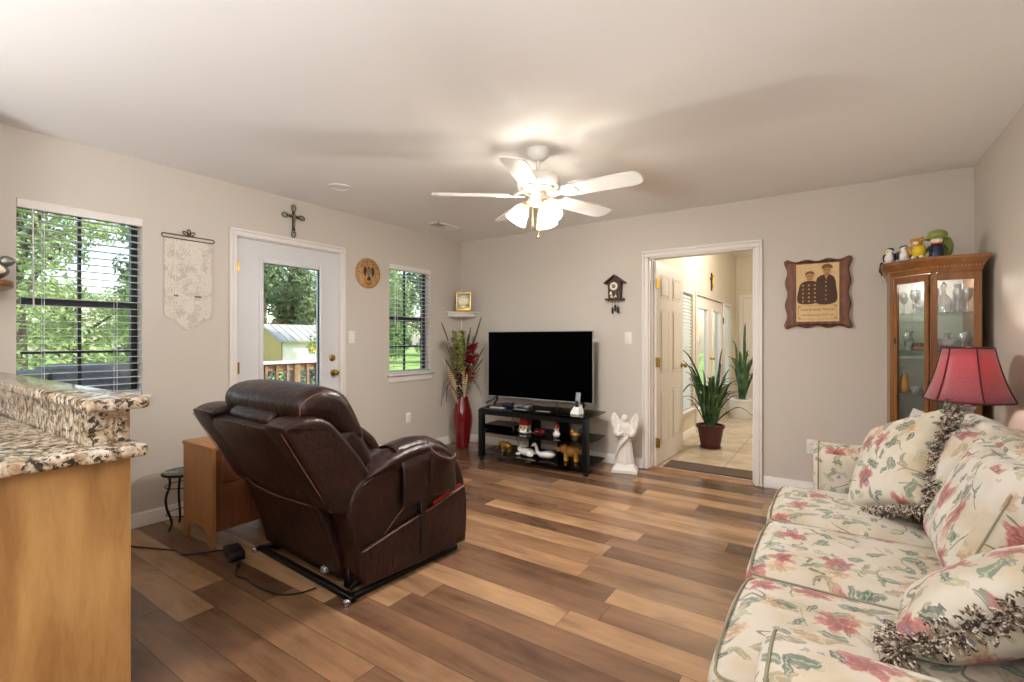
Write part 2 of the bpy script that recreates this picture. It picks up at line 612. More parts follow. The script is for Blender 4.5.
    t.set(color=t.ramp(n1.outputs[0], [(0.3, '160807'), (0.7, '30150F')]), rough=t.math('ADD', 0.27, t.math('MULTIPLY', n3.outputs[0], 0.2)), spec=0.42)
    t.bump(t.math('ADD', t.math('MULTIPLY', n3.outputs[0], 1.0), t.math('MULTIPLY', n2.outputs[0], 0.12)), 0.40, 0.014)
    M['leather'] = t.m
    M['stitch'] = plain('leather_stitch', '7B5440', 0.6)

    # floral upholstery on the cloth's own UV in metres
    def floral(name, base, shift):
        t = NT(name)
        tc = t.node('TexCoord')
        mp = t.node('Mapping'); mp.inputs['Location'].default_value = shift
        t.link(tc.outputs['UV'], mp.inputs[0])
        wob = t.noise(mp.outputs[0], 14, 3, 0.6)
        uv0 = mp.outputs[0]
        wob2 = t.noise(mp.outputs[0], 60, 2, 0.6)
        uv = t.vmath('ADD', uv0, t.vmath('SCALE', t.vmath('SUBTRACT', wob.outputs['Color'], (0.5, 0.5, 0.5)), 0.07))
        uv = t.vmath('ADD', uv, t.vmath('SCALE', t.vmath('SUBTRACT', wob2.outputs['Color'], (0.5, 0.5, 0.5)), 0.022))
        def cells(scale, loc=(0, 0, 0)):
            p = t.vmath('ADD', uv, loc)
            vo = t.node('TexVoronoi', voronoi_dimensions='2D', feature='F1')
            vo.inputs['Scale'].default_value = scale; vo.inputs['Randomness'].default_value = 0.85
            t.link(p, vo.inputs['Vector'])
            d = t.vmath('SUBTRACT', p, vo.outputs['Position'])
            s = t.node('SeparateXYZ'); t.link(d, s.inputs[0])
            c = t.node('SeparateColor'); t.link(vo.outputs['Color'], c.inputs[0])
            return s.outputs[0], s.outputs[1], c.outputs[0], c.outputs[1], c.outputs[2], t.vmath('LENGTH', d)
        col = base
        wn = t.noise(uv0, 3.5, 3, 0.6)
        col = t.mix(t.smooth(wn.outputs[0], 0.40, 0.72), lin(base), lin('B7A68A'))
        # thin stems
        st = t.noise(uv0, 4.2, 2, 0.4, 0.5)
        line = t.math('LESS_THAN', t.math('ABSOLUTE', t.math('SUBTRACT', st.outputs[0], 0.5)), 0.006)
        st2 = t.noise(uv0, 6.0, 1)
        line = t.math('MULTIPLY', line, t.math('GREATER_THAN', st2.outputs[0], 0.50))
        col = t.mix(t.math('MULTIPLY', line, 0.75), col, lin('5A5744'))
        # leaves: long ovals turned at random
        def leaves(scale, loc, a, b, keep, c1, c2, w):
            x, y, r1, r2, r3, ln = cells(scale, loc)
            an = t.math('MULTIPLY', r1, 6.283)
            ca, sa = t.math('COSINE', an), t.math('SINE', an)
            px = t.math('ADD', t.math('MULTIPLY', x, ca), t.math('MULTIPLY', y, sa))
            py = t.math('SUBTRACT', t.math('MULTIPLY', y, ca), t.math('MULTIPLY', x, sa))
            q = t.math('ADD', t.math('POWER', t.math('DIVIDE', t.math('ABSOLUTE', px), a), 2.0), t.math('POWER', t.math('DIVIDE', t.math('ABSOLUTE', py), b), 2.0))
            m = t.math('MULTIPLY', t.smooth(q, 1.1, 0.8), t.math('LESS_THAN', r2, keep))
            vein = t.math('LESS_THAN', t.math('ABSOLUTE', py), 0.0022)
            cc = t.mix(r3, lin(c1), lin(c2))
            cc = t.mix(t.math('MULTIPLY', vein, 0.5), cc, lin('C9C6A8'))
            return m, cc, w
        wash = t.noise(uv0, 38, 4, 0.65, 0.8)
        washf = t.math('ADD', 0.42, t.math('MULTIPLY', wash.outputs[0], 1.05), clamp=True)
        def lay(col, mcw):
            m, cc, w = mcw
            return t.mix(t.math('MULTIPLY', t.math('MULTIPLY', m, washf), w), col, cc)
        col = lay(col, leaves(11.5, (5.2, 1.1, 0), 0.030, 0.012, 0.62, 'B3AC8A', '98997E', 0.8))
        # flowers
        def flowers(scale, loc, R, pet, keep, cols, w, lo=0.0):
            x, y, r1, r2, r3, ln = cells(scale, loc)
            ang = t.math('ADD', t.math('ARCTAN2', y, x), t.math('MULTIPLY', r1, 6.283))
            lobes = t.math('ADD', 0.80, t.math('MULTIPLY', t.math('COSINE', t.math('MULTIPLY', ang, pet)), 0.20))
            edge = t.math('MULTIPLY', lobes, R)
            rr = t.math('DIVIDE', ln, edge)
            m = t.smooth(rr, 1.12, 0.86)
            m = t.math('MULTIPLY', m, t.math('MULTIPLY', t.math('LESS_THAN', r2, keep), t.math('GREATER_THAN', r2, lo)))
            fine = t.noise(uv0, 55, 3, 0.6, 1.0)
            f = t.math('ADD', t.math('MULTIPLY', rr, 0.55), t.math('MULTIPLY', fine.outputs[0], 0.5))
            f = t.math('ADD', f, t.math('MULTIPLY', t.math('COSINE', t.math('MULTIPLY', ang, pet * 2)), 0.10))
            cc = t.ramp(f, [(0.2, cols[0]), (0.5, cols[1]), (0.72, cols[2]), (0.95, cols[3])])
            return m, cc, w
        col = lay(col, flowers(6.5, (0.3, 2.2, 0), 0.050, 5, 0.40, ('8F6450', 'B48F70', 'C8AE90', 'DCCDB4'), 0.8))
        col = lay(col, leaves(8.0, (7.7, 3.9, 0), 0.034, 0.013, 0.6, '9C8A6A', '7C7058', 0.75))
        col = lay(col, leaves(9.5, (1.7, 0.4, 0), 0.036, 0.017, 0.55, '7C8A79', '56685E', 0.85))
        col = lay(col, leaves(13.0, (3.3, 7.4, 0), 0.027, 0.010, 0.50, '62766A', '3C4C4E', 0.85))
        col = lay(col, flowers(5.6, (4.1, 6.3, 0), 0.056, 5, 0.56, ('6E2A32', '97484C', 'AE6664', 'C9A598'), 0.88))
        col = lay(col, flowers(17.0, (9.1, 3.3, 0), 0.013, 4, 0.14, ('464A60', '666C84', '858A9A', 'A4A4AC'), 0.85))
        fn = t.noise(uv0, 500, 2)
        t.set(color=col, rough=0.85, sheen=0.15, spec=0.2)
        fold = t.noise(t.coords('Object'), 9, 3, 0.5, 0.4)
        t.bump(t.math('ADD', t.math('MULTIPLY', fold.outputs[0], 1.0), t.math('MULTIPLY', fn.outputs[0], 0.05)), 0.22, 0.02)
        return t.m
    M['floral'] = floral('floral_upholstery', 'C9C0B2', (0, 0, 0))
    M['floral2'] = floral('floral_back_cushion', 'CFC9BE', (2.37, 5.2, 0))
    M['floral3'] = floral('floral_pillow', 'CCC5B7', (6.1, 1.4, 0))
    M['welt'] = plain('welt_cord', '8C846E', 0.8)
    t = NT('fringe_yarn')
    nz = t.noise(t.coords(), 70, 2)
    t.set(color=t.ramp(nz.outputs[0], [(0.36, '3A2A28'), (0.48, '7A6659'), (0.60, 'DDD2C0')], 'LINEAR'), rough=0.9)
    M['fringe'] = t.m

    # glass that lets light straight through with a clear reflection
    def pane(name, tint=(0.97, 0.99, 0.98, 1), refl=0.06, rough=0.0):
        t = NT(name)
        tr = t.node('BsdfTransparent'); tr.inputs[0].default_value = tint
        gl = t.node('BsdfGlossy'); gl.inputs['Roughness'].default_value = rough
        fr = t.node('Fresnel')
        ge = t.node('NewGeometry')
        t.link(t.math('ADD', 1.45, t.math('MULTIPLY', ge.outputs['Backfacing'], 1 / 1.45 - 1.45)), fr.inputs[0])
        mx = t.node('MixShader')
        t.link(t.math('MAXIMUM', fr.outputs[0], refl), mx.inputs[0]); t.link(tr.outputs[0], mx.inputs[1]); t.link(gl.outputs[0], mx.inputs[2])
        t.link(mx.outputs[0], t.out.inputs[0])
        return t.m
    M['pane'] = pane('window_glass')
    M['crystal'] = pane('crystal', (0.93, 0.95, 0.96, 1), 0.30, 0.05)
    _m = M['crystal'].node_tree; _o = _m.nodes['Material Output']; _src = _o.inputs[0].links[0].from_socket
    _df = _m.nodes.new('ShaderNodeBsdfDiffuse'); _df.inputs[0].default_value = (0.9, 0.92, 0.93, 1)  # white diffuse stands in for the crystal's bright sparkle
    _mx = _m.nodes.new('ShaderNodeMixShader'); _mx.inputs[0].default_value = 0.22
    _m.links.new(_src, _mx.inputs[1]); _m.links.new(_df.outputs[0], _mx.inputs[2]); _m.links.new(_mx.outputs[0], _o.inputs[0])
    M['shelfglass'] = pane('shelf_glass', (0.75, 0.86, 0.82, 1), 0.08)
    M['smoke'] = pane('smoked_glass', (0.10, 0.11, 0.12, 1), 0.10, 0.02)
    M['painted_reflection'] = plain('pale_back', 'D2D3CE', 0.25)  # pale colour stands in for the bright reflections of a mirrored back
    M['screen'] = plain('dark_screen', '010101', 0.4, spec=0.02)

    # lit frosted glass of the fan lamp
    t = NT('lit_frosted_glass').set(color='F6EBD6', rough=0.5, emit=(1.0, 0.93, 0.80, 1), emits=0.45)
    tr = t.node('BsdfTransparent'); tr.inputs[0].default_value = (1, 0.97, 0.92, 1)
    mx = t.node('MixShader'); mx.inputs[0].default_value = 0.30
    t.link(t.b.outputs[0], mx.inputs[1]); t.link(tr.outputs[0], mx.inputs[2]); t.link(mx.outputs[0], t.out.inputs[0])
    M['litglass'] = t.m
    t = NT('globe_glass').set(color='F6F0E6', rough=0.4, emit=(1.0, 0.92, 0.8, 1), emits=2.0)
    M['globe'] = t.m

    # red silk lamp shade
    t = NT('red_silk')
    v = t.coords('Object', (1, 1, 1))
    nz = t.noise(v, 160, 2)
    t.set(color=t.ramp(nz.outputs[0], [(0.3, '9A4C56'), (0.7, 'B0626C')]), rough=0.42, sheen=0.6, spec=0.3)
    tl = t.node('BsdfTranslucent'); tl.inputs[0].default_value = lin('C8404A')
    mx = t.node('MixShader'); mx.inputs[0].default_value = 0.22
    t.link(t.b.outputs[0], mx.inputs[1]); t.link(tl.outputs[0], mx.inputs[2]); t.link(mx.outputs[0], t.out.inputs[0])
    M['redsilk'] = t.m
    M['redtrim'] = plain('shade_trim', '4A1018', 0.6)
    M['vase'] = plain('red_lacquer', '6E0F16', 0.12, coat=0.6)
    M['terra'] = plain('oxblood_pot', '4A1C1E', 0.5)
    M['whitepot'] = plain('white_pot', 'DDDCD6', 0.35)
    M['plaster'] = plain('white_plaster', 'E9E4DC', 0.6, bump=0.15)
    M['ceramic'] = plain('white_ceramic', 'EEEAE2', 0.2)
    def leafm(name, a, b, k=8):
        t = NT(name)
        nz = t.noise(t.coords(), k, 3)
        t.set(color=t.ramp(nz.outputs[0], [(0.35, a), (0.65, b)]), rough=0.5)
        tl = t.node('BsdfTranslucent'); t.link(t.ramp(nz.outputs[0], [(0.35, a), (0.65, b)]), tl.inputs[0])
        mx = t.node('MixShader'); mx.inputs[0].default_value = 0.3
        t.link(t.b.outputs[0], mx.inputs[1]); t.link(tl.outputs[0], mx.inputs[2]); t.link(mx.outputs[0], t.out.inputs[0])
        return t.m
    M['leafdark'] = leafm('blade_leaf', '26432A', '628650', 9)
    M['tree_a'] = leafm('tree_leaf_bright', '6F8A45', 'B8C882', 1.3)
    M['tree_b'] = leafm('tree_leaf_mid', '5A7642', '9FB672', 1.0)
    M['tree_c'] = leafm('tree_leaf_deep', '47603F', '879B6C', 0.8)
    M['bark'] = plain('tree_bark', '4A3D30', 0.9, bump=0.4, bscale=12)
    t = NT('lawn')
    nz = t.noise(t.coords(), 1.5, 6, 0.7)
    t.set(color=t.ramp(nz.outputs[0], [(0.35, '6C8A35'), (0.65, 'A3BE5B')]), rough=0.9)
    M['lawn'] = t.m
    M['hedge'] = leafm('hedge_leaf', '39443A', '5E6A58', 3)  # leaf colour darkened to hold the shade on the hedge
    M['concrete'] = plain('patio_concrete', 'C9C3B8', 0.8)
    M['shedwhite'] = plain('shed_white', 'E6DCD2', 0.6)
    M['shedtan'] = plain('shed_tan', 'D6AC70', 0.7)
    M['shedroof'] = plain('shed_roof', 'A7A29C', 0.7)
    M['cover'] = plain('grey_cover', '2C3136', 0.6, bump=0.3, bscale=9)
    M['gold'] = plain('gold_figurine', 'C9A04E', 0.3, 0.7)
    M['red'] = plain('red_glaze', 'A3241F', 0.3)
    M['yellow'] = plain('yellow_glaze', 'E0BE28', 0.35)
    M['green'] = plain('green_glaze', '8A9A4C', 0.4)
    M['navy'] = plain('navy', '1E2746', 0.4)
    M['dkgreen'] = plain('dark_green', '27422A', 0.5)
    M['amber'] = plain('amber', 'B9812E', 0.3)
    M['cream'] = plain('cream', 'E8DCC0', 0.5)
    M['olive'] = plain('olive_stem', '5E6032', 0.7)
    M['straw'] = plain('dry_stem', '7A6A4C', 0.8)
    M['dryleaf'] = plain('dried_leaf', '55503F', 0.7)
    M['lime'] = leafm('lime_flower', '9AA24A', 'C7CC7C', 30)
    M['crimson'] = leafm('crimson_petals', '7A0D22', 'B3203A', 30)
    M['whitepetal'] = leafm('white_petals', 'DCD6C8', 'F2EEE4', 20)
    M['plum'] = plain('plum_flower', '3B2733', 0.7)
    t = NT('feather_stripe')
    w = t.node('TexWave'); t.link(t.coords(), w.inputs['Vector']); w.bands_direction = 'Z'
    w.inputs['Scale'].default_value = 14; w.inputs['Distortion'].default_value = 1
    t.set(color=t.ramp(w.outputs['Fac'], [(0.4, '3E2C1E'), (0.55, 'D8B98A')]), rough=0.8)
    M['feather'] = t.m
    M['pewter'] = plain('pewter', '8C8A84', 0.4, 0.8)
    M['antique'] = plain('antique_bronze', '4A3C2E', 0.45, 0.8)
    t = NT('lace')
    v = t.coords('Object')
    vo = t.node('TexVoronoi', feature='DISTANCE_TO_EDGE'); vo.inputs['Scale'].default_value = 70
    t.link(v, vo.inputs['Vector'])
    big = t.noise(v, 12, 3)
    thr = t.ramp(big.outputs[0], [(0.42, (0.055, 0.055, 0.055, 1)), (0.56, (0.30, 0.30, 0.30, 1))])
    hole = t.math('GREATER_THAN', vo.outputs[0], thr)
    t.set(color='DCD4C8', rough=0.9, alpha=t.math('SUBTRACT', 1.0, t.math('MULTIPLY', hole, 0.28)))
    M['lace'] = t.m
    t = NT('mosaic_top')
    vo = t.node('TexVoronoi'); vo.inputs['Scale'].default_value = 45; t.link(t.coords(), vo.inputs['Vector'])
    t.set(color=t.ramp(vo.outputs['Color'], [(0.2, '2C2E2E'), (0.6, '55595A'), (0.9, '7C7F7E')]), rough=0.3)
    M['mosaic'] = t.m
    M['mat'] = plain('brown_mat', '5A4A3C', 0.95, bump=0.6, bscale=160)
    M['threshold'] = wood('threshold_wood', '7A4E30', '9A6A44', (1, 10, 10), 0.35, 3)
    M['paper'] = plain('paper', 'EDEBE8', 0.7)
    M['grille'] = plain('return_grille', 'C2BDB4', 0.5)
build_materials()
# ------------------------------------------------------------------ the room
XL, XR, YF, YB, H = -3.831, 0.791, 4.536, -3.0, 2.44
HX0, HX1, HY1, HH = -1.56, 1.2, 9.83, 2.79

def struct(o, label, cat):
    return tag(o, label, cat, None, 'structure')

def wall(name, axis, p0, p1, u0, u1, z0, z1, holes, mat, label):
    mb = MB()
    def b(a, c, d, e):
        if c - a > 1e-4 and e - d > 1e-4:
            if axis == 'x': mb.box(p0, p1, a, c, d, e)
            else: mb.box(a, c, p0, p1, d, e)
    cur = u0
    for (a, c, d, e) in sorted(holes):
        b(cur, a, z0, z1); b(a, c, z0, d); b(a, c, e, z1)
        cur = c
    b(cur, u1, z0, z1)
    o = obj(name, mb, mat, loc=((p0 + p1) / 2 if axis == 'x' else (u0 + u1) / 2, (u0 + u1) / 2 if axis == 'x' else (p0 + p1) / 2, z0))
    return struct(o, label, 'wall')

W1 = (0.668, 1.262, 0.858, 2.045)
W2 = (3.392, 4.000, 0.862, 2.030)
D1 = (1.866, 2.790, 0.0, 2.045)
D2 = (-1.487, -0.574, 0.0, 2.028)
wall('wall_left', 'x', XL - 0.15, XL, YB - 0.15, YF + 0.12, -0.05, H, [W1, D1, W2], M['wall'], 'long greige wall with two windows and the patio door')
wall('wall_far', 'y', YF, YF + 0.12, XL, XR + 0.15, -0.05, HH + 0.1, [D2], M['wall'], 'greige wall behind the television and the hall doorway')
wall('wall_right', 'x', XR, XR + 0.15, YB, YF + 0.12, -0.05, H, [], M['wall'], 'greige wall behind the floral sofa')
wall('wall_back', 'y', YB - 0.15, YB, XL, XR + 0.15, -0.05, H, [], M['wall'], 'greige kitchen wall behind the viewpoint')
W3 = (5.88, 6.56, 0.33, 1.88)
D3 = (6.70, 8.58, 0.0, 1.845)
W4 = (8.66, 9.31, 0.33, 1.87)
wall('wall_hall_left', 'x', HX0 - 0.13, HX0, YF + 0.12, HY1 + 0.12, -0.05, HH, [W3, D3, W4], M['hallwall'], 'cream hall wall with french doors and tall windows')
wall('wall_hall_right', 'x', HX1, HX1 + 0.12, YF + 0.12, HY1 + 0.12, -0.05, HH, [], M['hallwall'], 'cream hall wall opposite the french doors')
wall('wall_hall_end', 'y', HY1, HY1 + 0.12, HX0, HX1 + 0.12, -0.05, HH, [], M['hallwall'], 'cream wall closing the far end of the hall')

struct(obj('floor', MB().box(XL, XR, YB, YF + 0.03, -0.05, 0), M['floor'], loc=(XL, YB, 0)), 'brown wood plank floor of the living room', 'floor')
struct(obj('floor_hall', MB().box(HX0, HX1, YF + 0.085, HY1, -0.05, 0), M['tile'], loc=(0, 0, 0)), 'beige stone tile floor of the hall', 'floor')
struct(obj('ceiling', MB().box(XL - 0.15, XR + 0.15, YB - 0.15, YF, H, H + 0.12), M['ceil'], loc=(-1.5, 1, H)), 'white textured living room ceiling', 'ceiling')
struct(obj('ceiling_hall', MB().box(HX0 - 0.13, HX1 + 0.12, YF + 0.12, HY1 + 0.12, HH, HH + 0.1), M['ceil'], loc=(0, 7, HH)), 'pale ceiling of the hall', 'ceiling')
tag(obj('threshold_strip', MB().prism([(YF - 0.03, 0), (YF + 0.10, 0), (YF + 0.085, 0.010), (YF + 0.035, 0.014), (YF - 0.015, 0.008)], 'x', D2[0] + 0.002, D2[1] - 0.002), M['threshold'], loc=(-1.03, YF + 0.03, 0)),
    'reddish wood threshold strip across the hall doorway', 'threshold', kind='structure')

# baseboards: a stepped profile 9 cm high
BP = [(0, 0.001), (0.016, 0.001), (0.016, 0.060), (0.012, 0.066), (0.012, 0.080), (0.005, 0.092), (0, 0.094)]
def baseboard(name, side, a, b, pos, sgn, label):
    mb = MB()
    pr = [(pos + sgn * d, z) for d, z in BP]
    mb.prism(pr, 'y' if side == 'x' else 'x', a, b)
    struct(obj(name, mb, M['trim'], loc=((pos, (a + b) / 2, 0) if side == 'x' else ((a + b) / 2, pos, 0))), label, 'baseboard')
baseboard('baseboard_left', 'x', YB, D1[0] - 0.062, XL, 1, 'white baseboard under the large blind window')
baseboard('baseboard_left.001', 'x', D1[1] + 0.062, YF, XL, 1, 'white baseboard between the patio door and the vase corner')
baseboard('baseboard_far', 'y', XL, D2[0] - 0.065, YF, -1, 'white baseboard behind the television stand')
baseboard('baseboard_far.001', 'y', D2[1] + 0.07, XR, YF, -1, 'white baseboard right of the hall doorway')
baseboard('baseboard_right', 'x', YB, YF, XR, -1, 'white baseboard behind the sofa')
baseboard('baseboard_hall', 'x', YF + 0.12, D3[0] - 0.05, HX0, 1, 'white baseboard below the first hall window')
baseboard('baseboard_hall.001', 'x', D3[1] + 0.05, HY1, HX0, 1, 'white baseboard past the french doors')

# casings
def casing(name, axis, pos, sgn, a, b, z, w, label, d=0.018):
    mb = MB()
    lo, hi = (pos, pos + sgn * d) if sgn > 0 else (pos + sgn * d, pos)
    lo2, hi2 = (pos, pos + sgn * (d + 0.006)) if sgn > 0 else (pos + sgn * (d + 0.006), pos)
    def bb(u0, u1, z0, z1, deep=False):
        l, h = (lo2, hi2) if deep else (lo, hi)
        if axis == 'x': mb.box(l, h, u0, u1, z0, z1, 0.004, 1)
        else: mb.box(u0, u1, l, h, z0, z1, 0.004, 1)
    bb(a - w * 0.62, a, 0.001, z); bb(b, b + w * 0.62, 0.001, z); bb(a - w * 0.62, b + w * 0.62, z, z + w * 0.62)
    bb(a - w, a - w * 0.62, 0.001, z + w * 0.62, True); bb(b + w * 0.62, b + w, 0.001, z + w * 0.62, True); bb(a - w, b + w, z + w * 0.62, z + w, True)
    struct(obj(name, mb, M['trim'], loc=((pos, (a + b) / 2, 0) if axis == 'x' else ((a + b) / 2, pos, 0))), label, 'door casing')
casing('trim_1', 'x', XL, 1, D1[0], D1[1], D1[3], 0.056, 'white casing around the patio door')
casing('trim_2', 'y', YF, -1, D2[0], D2[1], D2[3], 0.062, 'white casing around the open hall doorway')
mb = MB()
mb.box(D2[0] - 0.001, D2[0] + 0.012, YF, YF + 0.12, 0.012, D2[3]); mb.box(D2[1] - 0.012, D2[1] + 0.001, YF, YF + 0.12, 0.012, D2[3]); mb.box(D2[0], D2[1], YF, YF + 0.12, D2[3] - 0.012, D2[3] + 0.001)
mb.box(D2[0] + 0.012, D2[0] + 0.022, YF + 0.05, YF + 0.08, 0.012, D2[3] - 0.012); mb.box(D2[1] - 0.022, D2[1] - 0.012, YF + 0.05, YF + 0.08, 0.012, D2[3] - 0.012)
struct(obj('trim_3', mb, M['trim'], loc=(-1.03, YF + 0.06, 0)), 'white door jamb lining the hall doorway', 'door jamb')
casing('trim_4', 'x', HX0, 1, D3[0], D3[1], D3[3], 0.045, 'cream casing around the french doors')

# ------------------------------------------------------------------ windows and their blinds
def window(name, W, x, label, inner, sill=True, apron=True, fm='bronze', mullion=True):
    """opening in an x = const wall whose room face is x; outside lies towards -x"""
    y0, y1, z0, z1 = W
    t = thing(name, label, 'window', (x, (y0 + y1) / 2, z0)); tag(t, kind='structure')
    xo = x - inner
    f = MB(); s = 0.035
    for a, b, c, d in ((y0, y0 + 0.014, z0, z1), (y1 - s, y1, z0, z1), (y0, y1, z1 - s, z1), (y0, y1, z0, z0 + s * 1.3)):
        f.box(xo - 0.045, xo, a, b, c, d, 0.004, 1)
    obj('frame', f, M[fm], t, True)
    zm = (z0 + z1) / 2 + 0.02
    f = MB().box(xo - 0.04, xo + 0.006, y0 + s, y1 - s, zm - 0.028, zm + 0.020, 0.004, 1)
    obj('meeting_rail', f, M[fm], t, True)
    if mullion:
        f = MB().box(xo - 0.030, xo - 0.012, (y0 + y1) / 2 - 0.009, (y0 + y1) / 2 + 0.009, z0 + s, z1 - s)
        f.box(xo - 0.030, xo - 0.012, y0 + s, y1 - s, (z0 + zm) / 2 - 0.008, (z0 + zm) / 2 + 0.008)
        obj('muntin', f, M[fm], t, True)
    obj('pane', MB().box(xo - 0.024, xo - 0.018, y0 + 0.004, y1 - s + 0.01, z0 + s - 0.01, z1 - s + 0.01), M['pane'], t, True)
    if sill:
        obj('sill', MB().box(xo, x, y0 + 0.001, y1 - 0.001, z0 - 0.001, z0 + 0.0155).box(x, x + 0.045, y0 - 0.035, y1 + 0.035, z0 - 0.001, z0 + 0.016, 0.004, 2), M['trim'], t, True)
    if apron:
        obj('apron', MB().box(x, x + 0.014, y0 - 0.02, y1 + 0.02, z0 - 0.068, z0 - 0.001, 0.004, 1), M['trim'], t, True)
    return t
def blind(W, x, label, tilt=0.0, mat='slat', pitch=0.0445, depth=0.05, zb=None, valance=0.052, wand=True):
    y0, y1, z0, z1 = W
    y0 += 0.006; y1 -= 0.006
    zb = zb or z0 + 0.02
    t = thing('window_blind', label, 'blind', (x, (y0 + y1) / 2, zb))
    obj('headrail', MB().box(x - depth / 2, x + depth / 2, y0, y1, z1 - 0.045, z1 - 0.002, 0.003, 1), M[mat], t, True)
    obj('valance', MB().box(x + depth / 2 + 0.002, x + depth / 2 + 0.012, y0 - 0.005, y1 + 0.005, z1 - valance, z1 - 0.001, 0.003, 1), M['trim'], t, True)
    mb = MB()
    z = zb + 0.03
    c, s = cos(tilt), sin(tilt)
    while z < z1 - 0.05:
        M_ = Matrix.Translation((x, 0, z)) @ Matrix.Rotation(-tilt, 4, 'Y')
        mb.box(-depth / 2, depth / 2, y0, y1, -0.0014, 0.0014, 0, 1, M_)
        z += pitch
    obj('slats', mb, M[mat], t, True)
    obj('bottom_rail', MB().box(x - depth / 2, x + depth / 2, y0, y1, zb, zb + 0.022, 0.003, 1), M['slat'], t, True)
    for yy in (y0 + 0.11, y1 - 0.13):
        obj('ladder_cord', MB().tube([(x + depth / 2 + 0.002, yy, zb + 0.01), (x + depth / 2 + 0.002, yy, z1 - 0.04)], 0.0016, 5).tube([(x - depth / 2 - 0.002, yy, zb + 0.01), (x - depth / 2 - 0.002, yy, z1 - 0.04)], 0.0016, 5), M['slat'], t, True)
    if wand:
        obj('tilt_wand', MB().tube([(x + depth / 2 + 0.016, y0 + 0.06, z1 - 0.05), (x + depth / 2 + 0.02, y0 + 0.062, z1 - 0.62)], 0.004, 6), M['slat'], t, True)
    return t
window('window_1', W1, XL, 'large dark framed window beside the granite bar', 0.085, apron=False)
blind(W1, XL - 0.030, 'white slat blind over the window beside the granite bar', 0.0)
window('window_2', W2, XL, 'small dark framed window near the vase corner', 0.085)
blind(W2, XL - 0.030, 'white slat blind over the window near the vase', 0.0, zb=0.880)
window('window_3', W3, HX0, 'tall hall window behind the red potted plant', 0.075, mullion=False, fm='trim')
blind(W3, HX0 - 0.030, 'white blind over the hall window behind the red pot', radians(-58), 'hallslat', 0.044, wand=False)
window('window_4', W4, HX0, 'tall hall window past the french doors', 0.075, mullion=False, fm='trim')
blind(W4, HX0 - 0.030, 'white blind over the far hall window past the french doors', radians(-58), 'hallslat', 0.044, wand=False)

# ------------------------------------------------------------------ doors
def knob(mb, c, d, r=0.026):
    """round knob on a stem, pointing along d"""
    q = Vector(d).to_track_quat('Z', 'Y').to_matrix().to_4x4()
    T = Matrix.Translation(c) @ q
    mb.lathe([(0.001, 0), (r * 1.15, 0), (r * 1.15, 0.006), (r * 0.5, 0.010), (r * 0.42, 0.026), (r * 0.8, 0.033), (r, 0.046), (r * 0.85, 0.058), (r * 0.4, 0.064), (0.001, 0.065)], 20, M=T)
def patio_door():
    y0, y1, z1 = 1.874, 2.782, 2.036
    t = thing('door_1', 'white patio door with a full glass lite', 'door', (XL - 0.03, (y0 + y1) / 2, 0)); tag(t, kind='structure')
    xf, xb = XL - 0.012, XL - 0.056
    gy0, gy1, gz0, gz1 = 2.080, 2.588, 0.27, 1.862
    mb = MB()
    for a, b, c, d in ((y0, gy0, 0.012, z1), (gy1, y1, 0.012, z1), (gy0, gy1, gz1, z1), (gy0, gy1, 0.012, gz0)):
        mb.box(xb, xf, a, b, c, d)
    obj('slab', mb, M['doorw'], t, True)
    mb = MB(); w = 0.036
    for a, b, c, d in ((gy0 - w, gy0, gz0 - w, gz1 + w), (gy1, gy1 + w, gz0 - w, gz1 + w), (gy0, gy1, gz1, gz1 + w), (gy0, gy1, gz0 - w, gz0)):
        mb.box(xf - 0.03, xf + 0.014, a, b, c, d, 0.007, 2)
    obj('lite_frame', mb, M['doorw'], t, True)
    obj('pane', MB().box(xf - 0.036, xf - 0.030, gy0 - 0.01, gy1 + 0.01, gz0 - 0.01, gz1 + 0.01), M['pane'], t, True)
    mb = MB(); knob(mb, (xf, 2.733, 0.935), (1, 0, 0)); k = obj('knob', mb, M['brass'], t, True)
    mb = MB().lathe([(0.001, 0), (0.030, 0), (0.030, 0.007), (0.022, 0.014), (0.001, 0.015)], 24, M=Matrix.Translation((xf, 2.722, 1.071)) @ Matrix.Rotation(pi / 2, 4, 'Y'))
    mb.box(xf + 0.012, xf + 0.026, 2.717, 2.727, 1.056, 1.086, 0.003, 1)
    obj('deadbolt', mb, M['brass'], t, True)
    for z in (0.25, 1.02, 1.81):
        obj('hinge', MB().tube([(xf + 0.006, y0 - 0.004, z - 0.05), (xf + 0.006, y0 - 0.004, z + 0.05)], 0.007, 8).box(xf, xf + 0.003, y0, y0 + 0.02, z - 0.045, z + 0.045), M['brass'], t, True)
    # door stop behind the slab
    mb = MB()
    mb.box(XL - 0.15, XL, D1[0], D1[0] + 0.006, 0, D1[3]); mb.box(XL - 0.15, XL, D1[1] - 0.006, D1[1], 0, D1[3]); mb.box(XL - 0.15, XL, D1[0], D1[1], D1[3] - 0.006, D1[3])
    mb.box(XL - 0.15, XL, D1[0], D1[1], -0.02, 0.010)
    struct(obj('trim_5', mb, M['trim'], loc=(XL - 0.07, 2.33, 0)), 'white jamb and sill lining the patio door', 'door jamb')
patio_door()

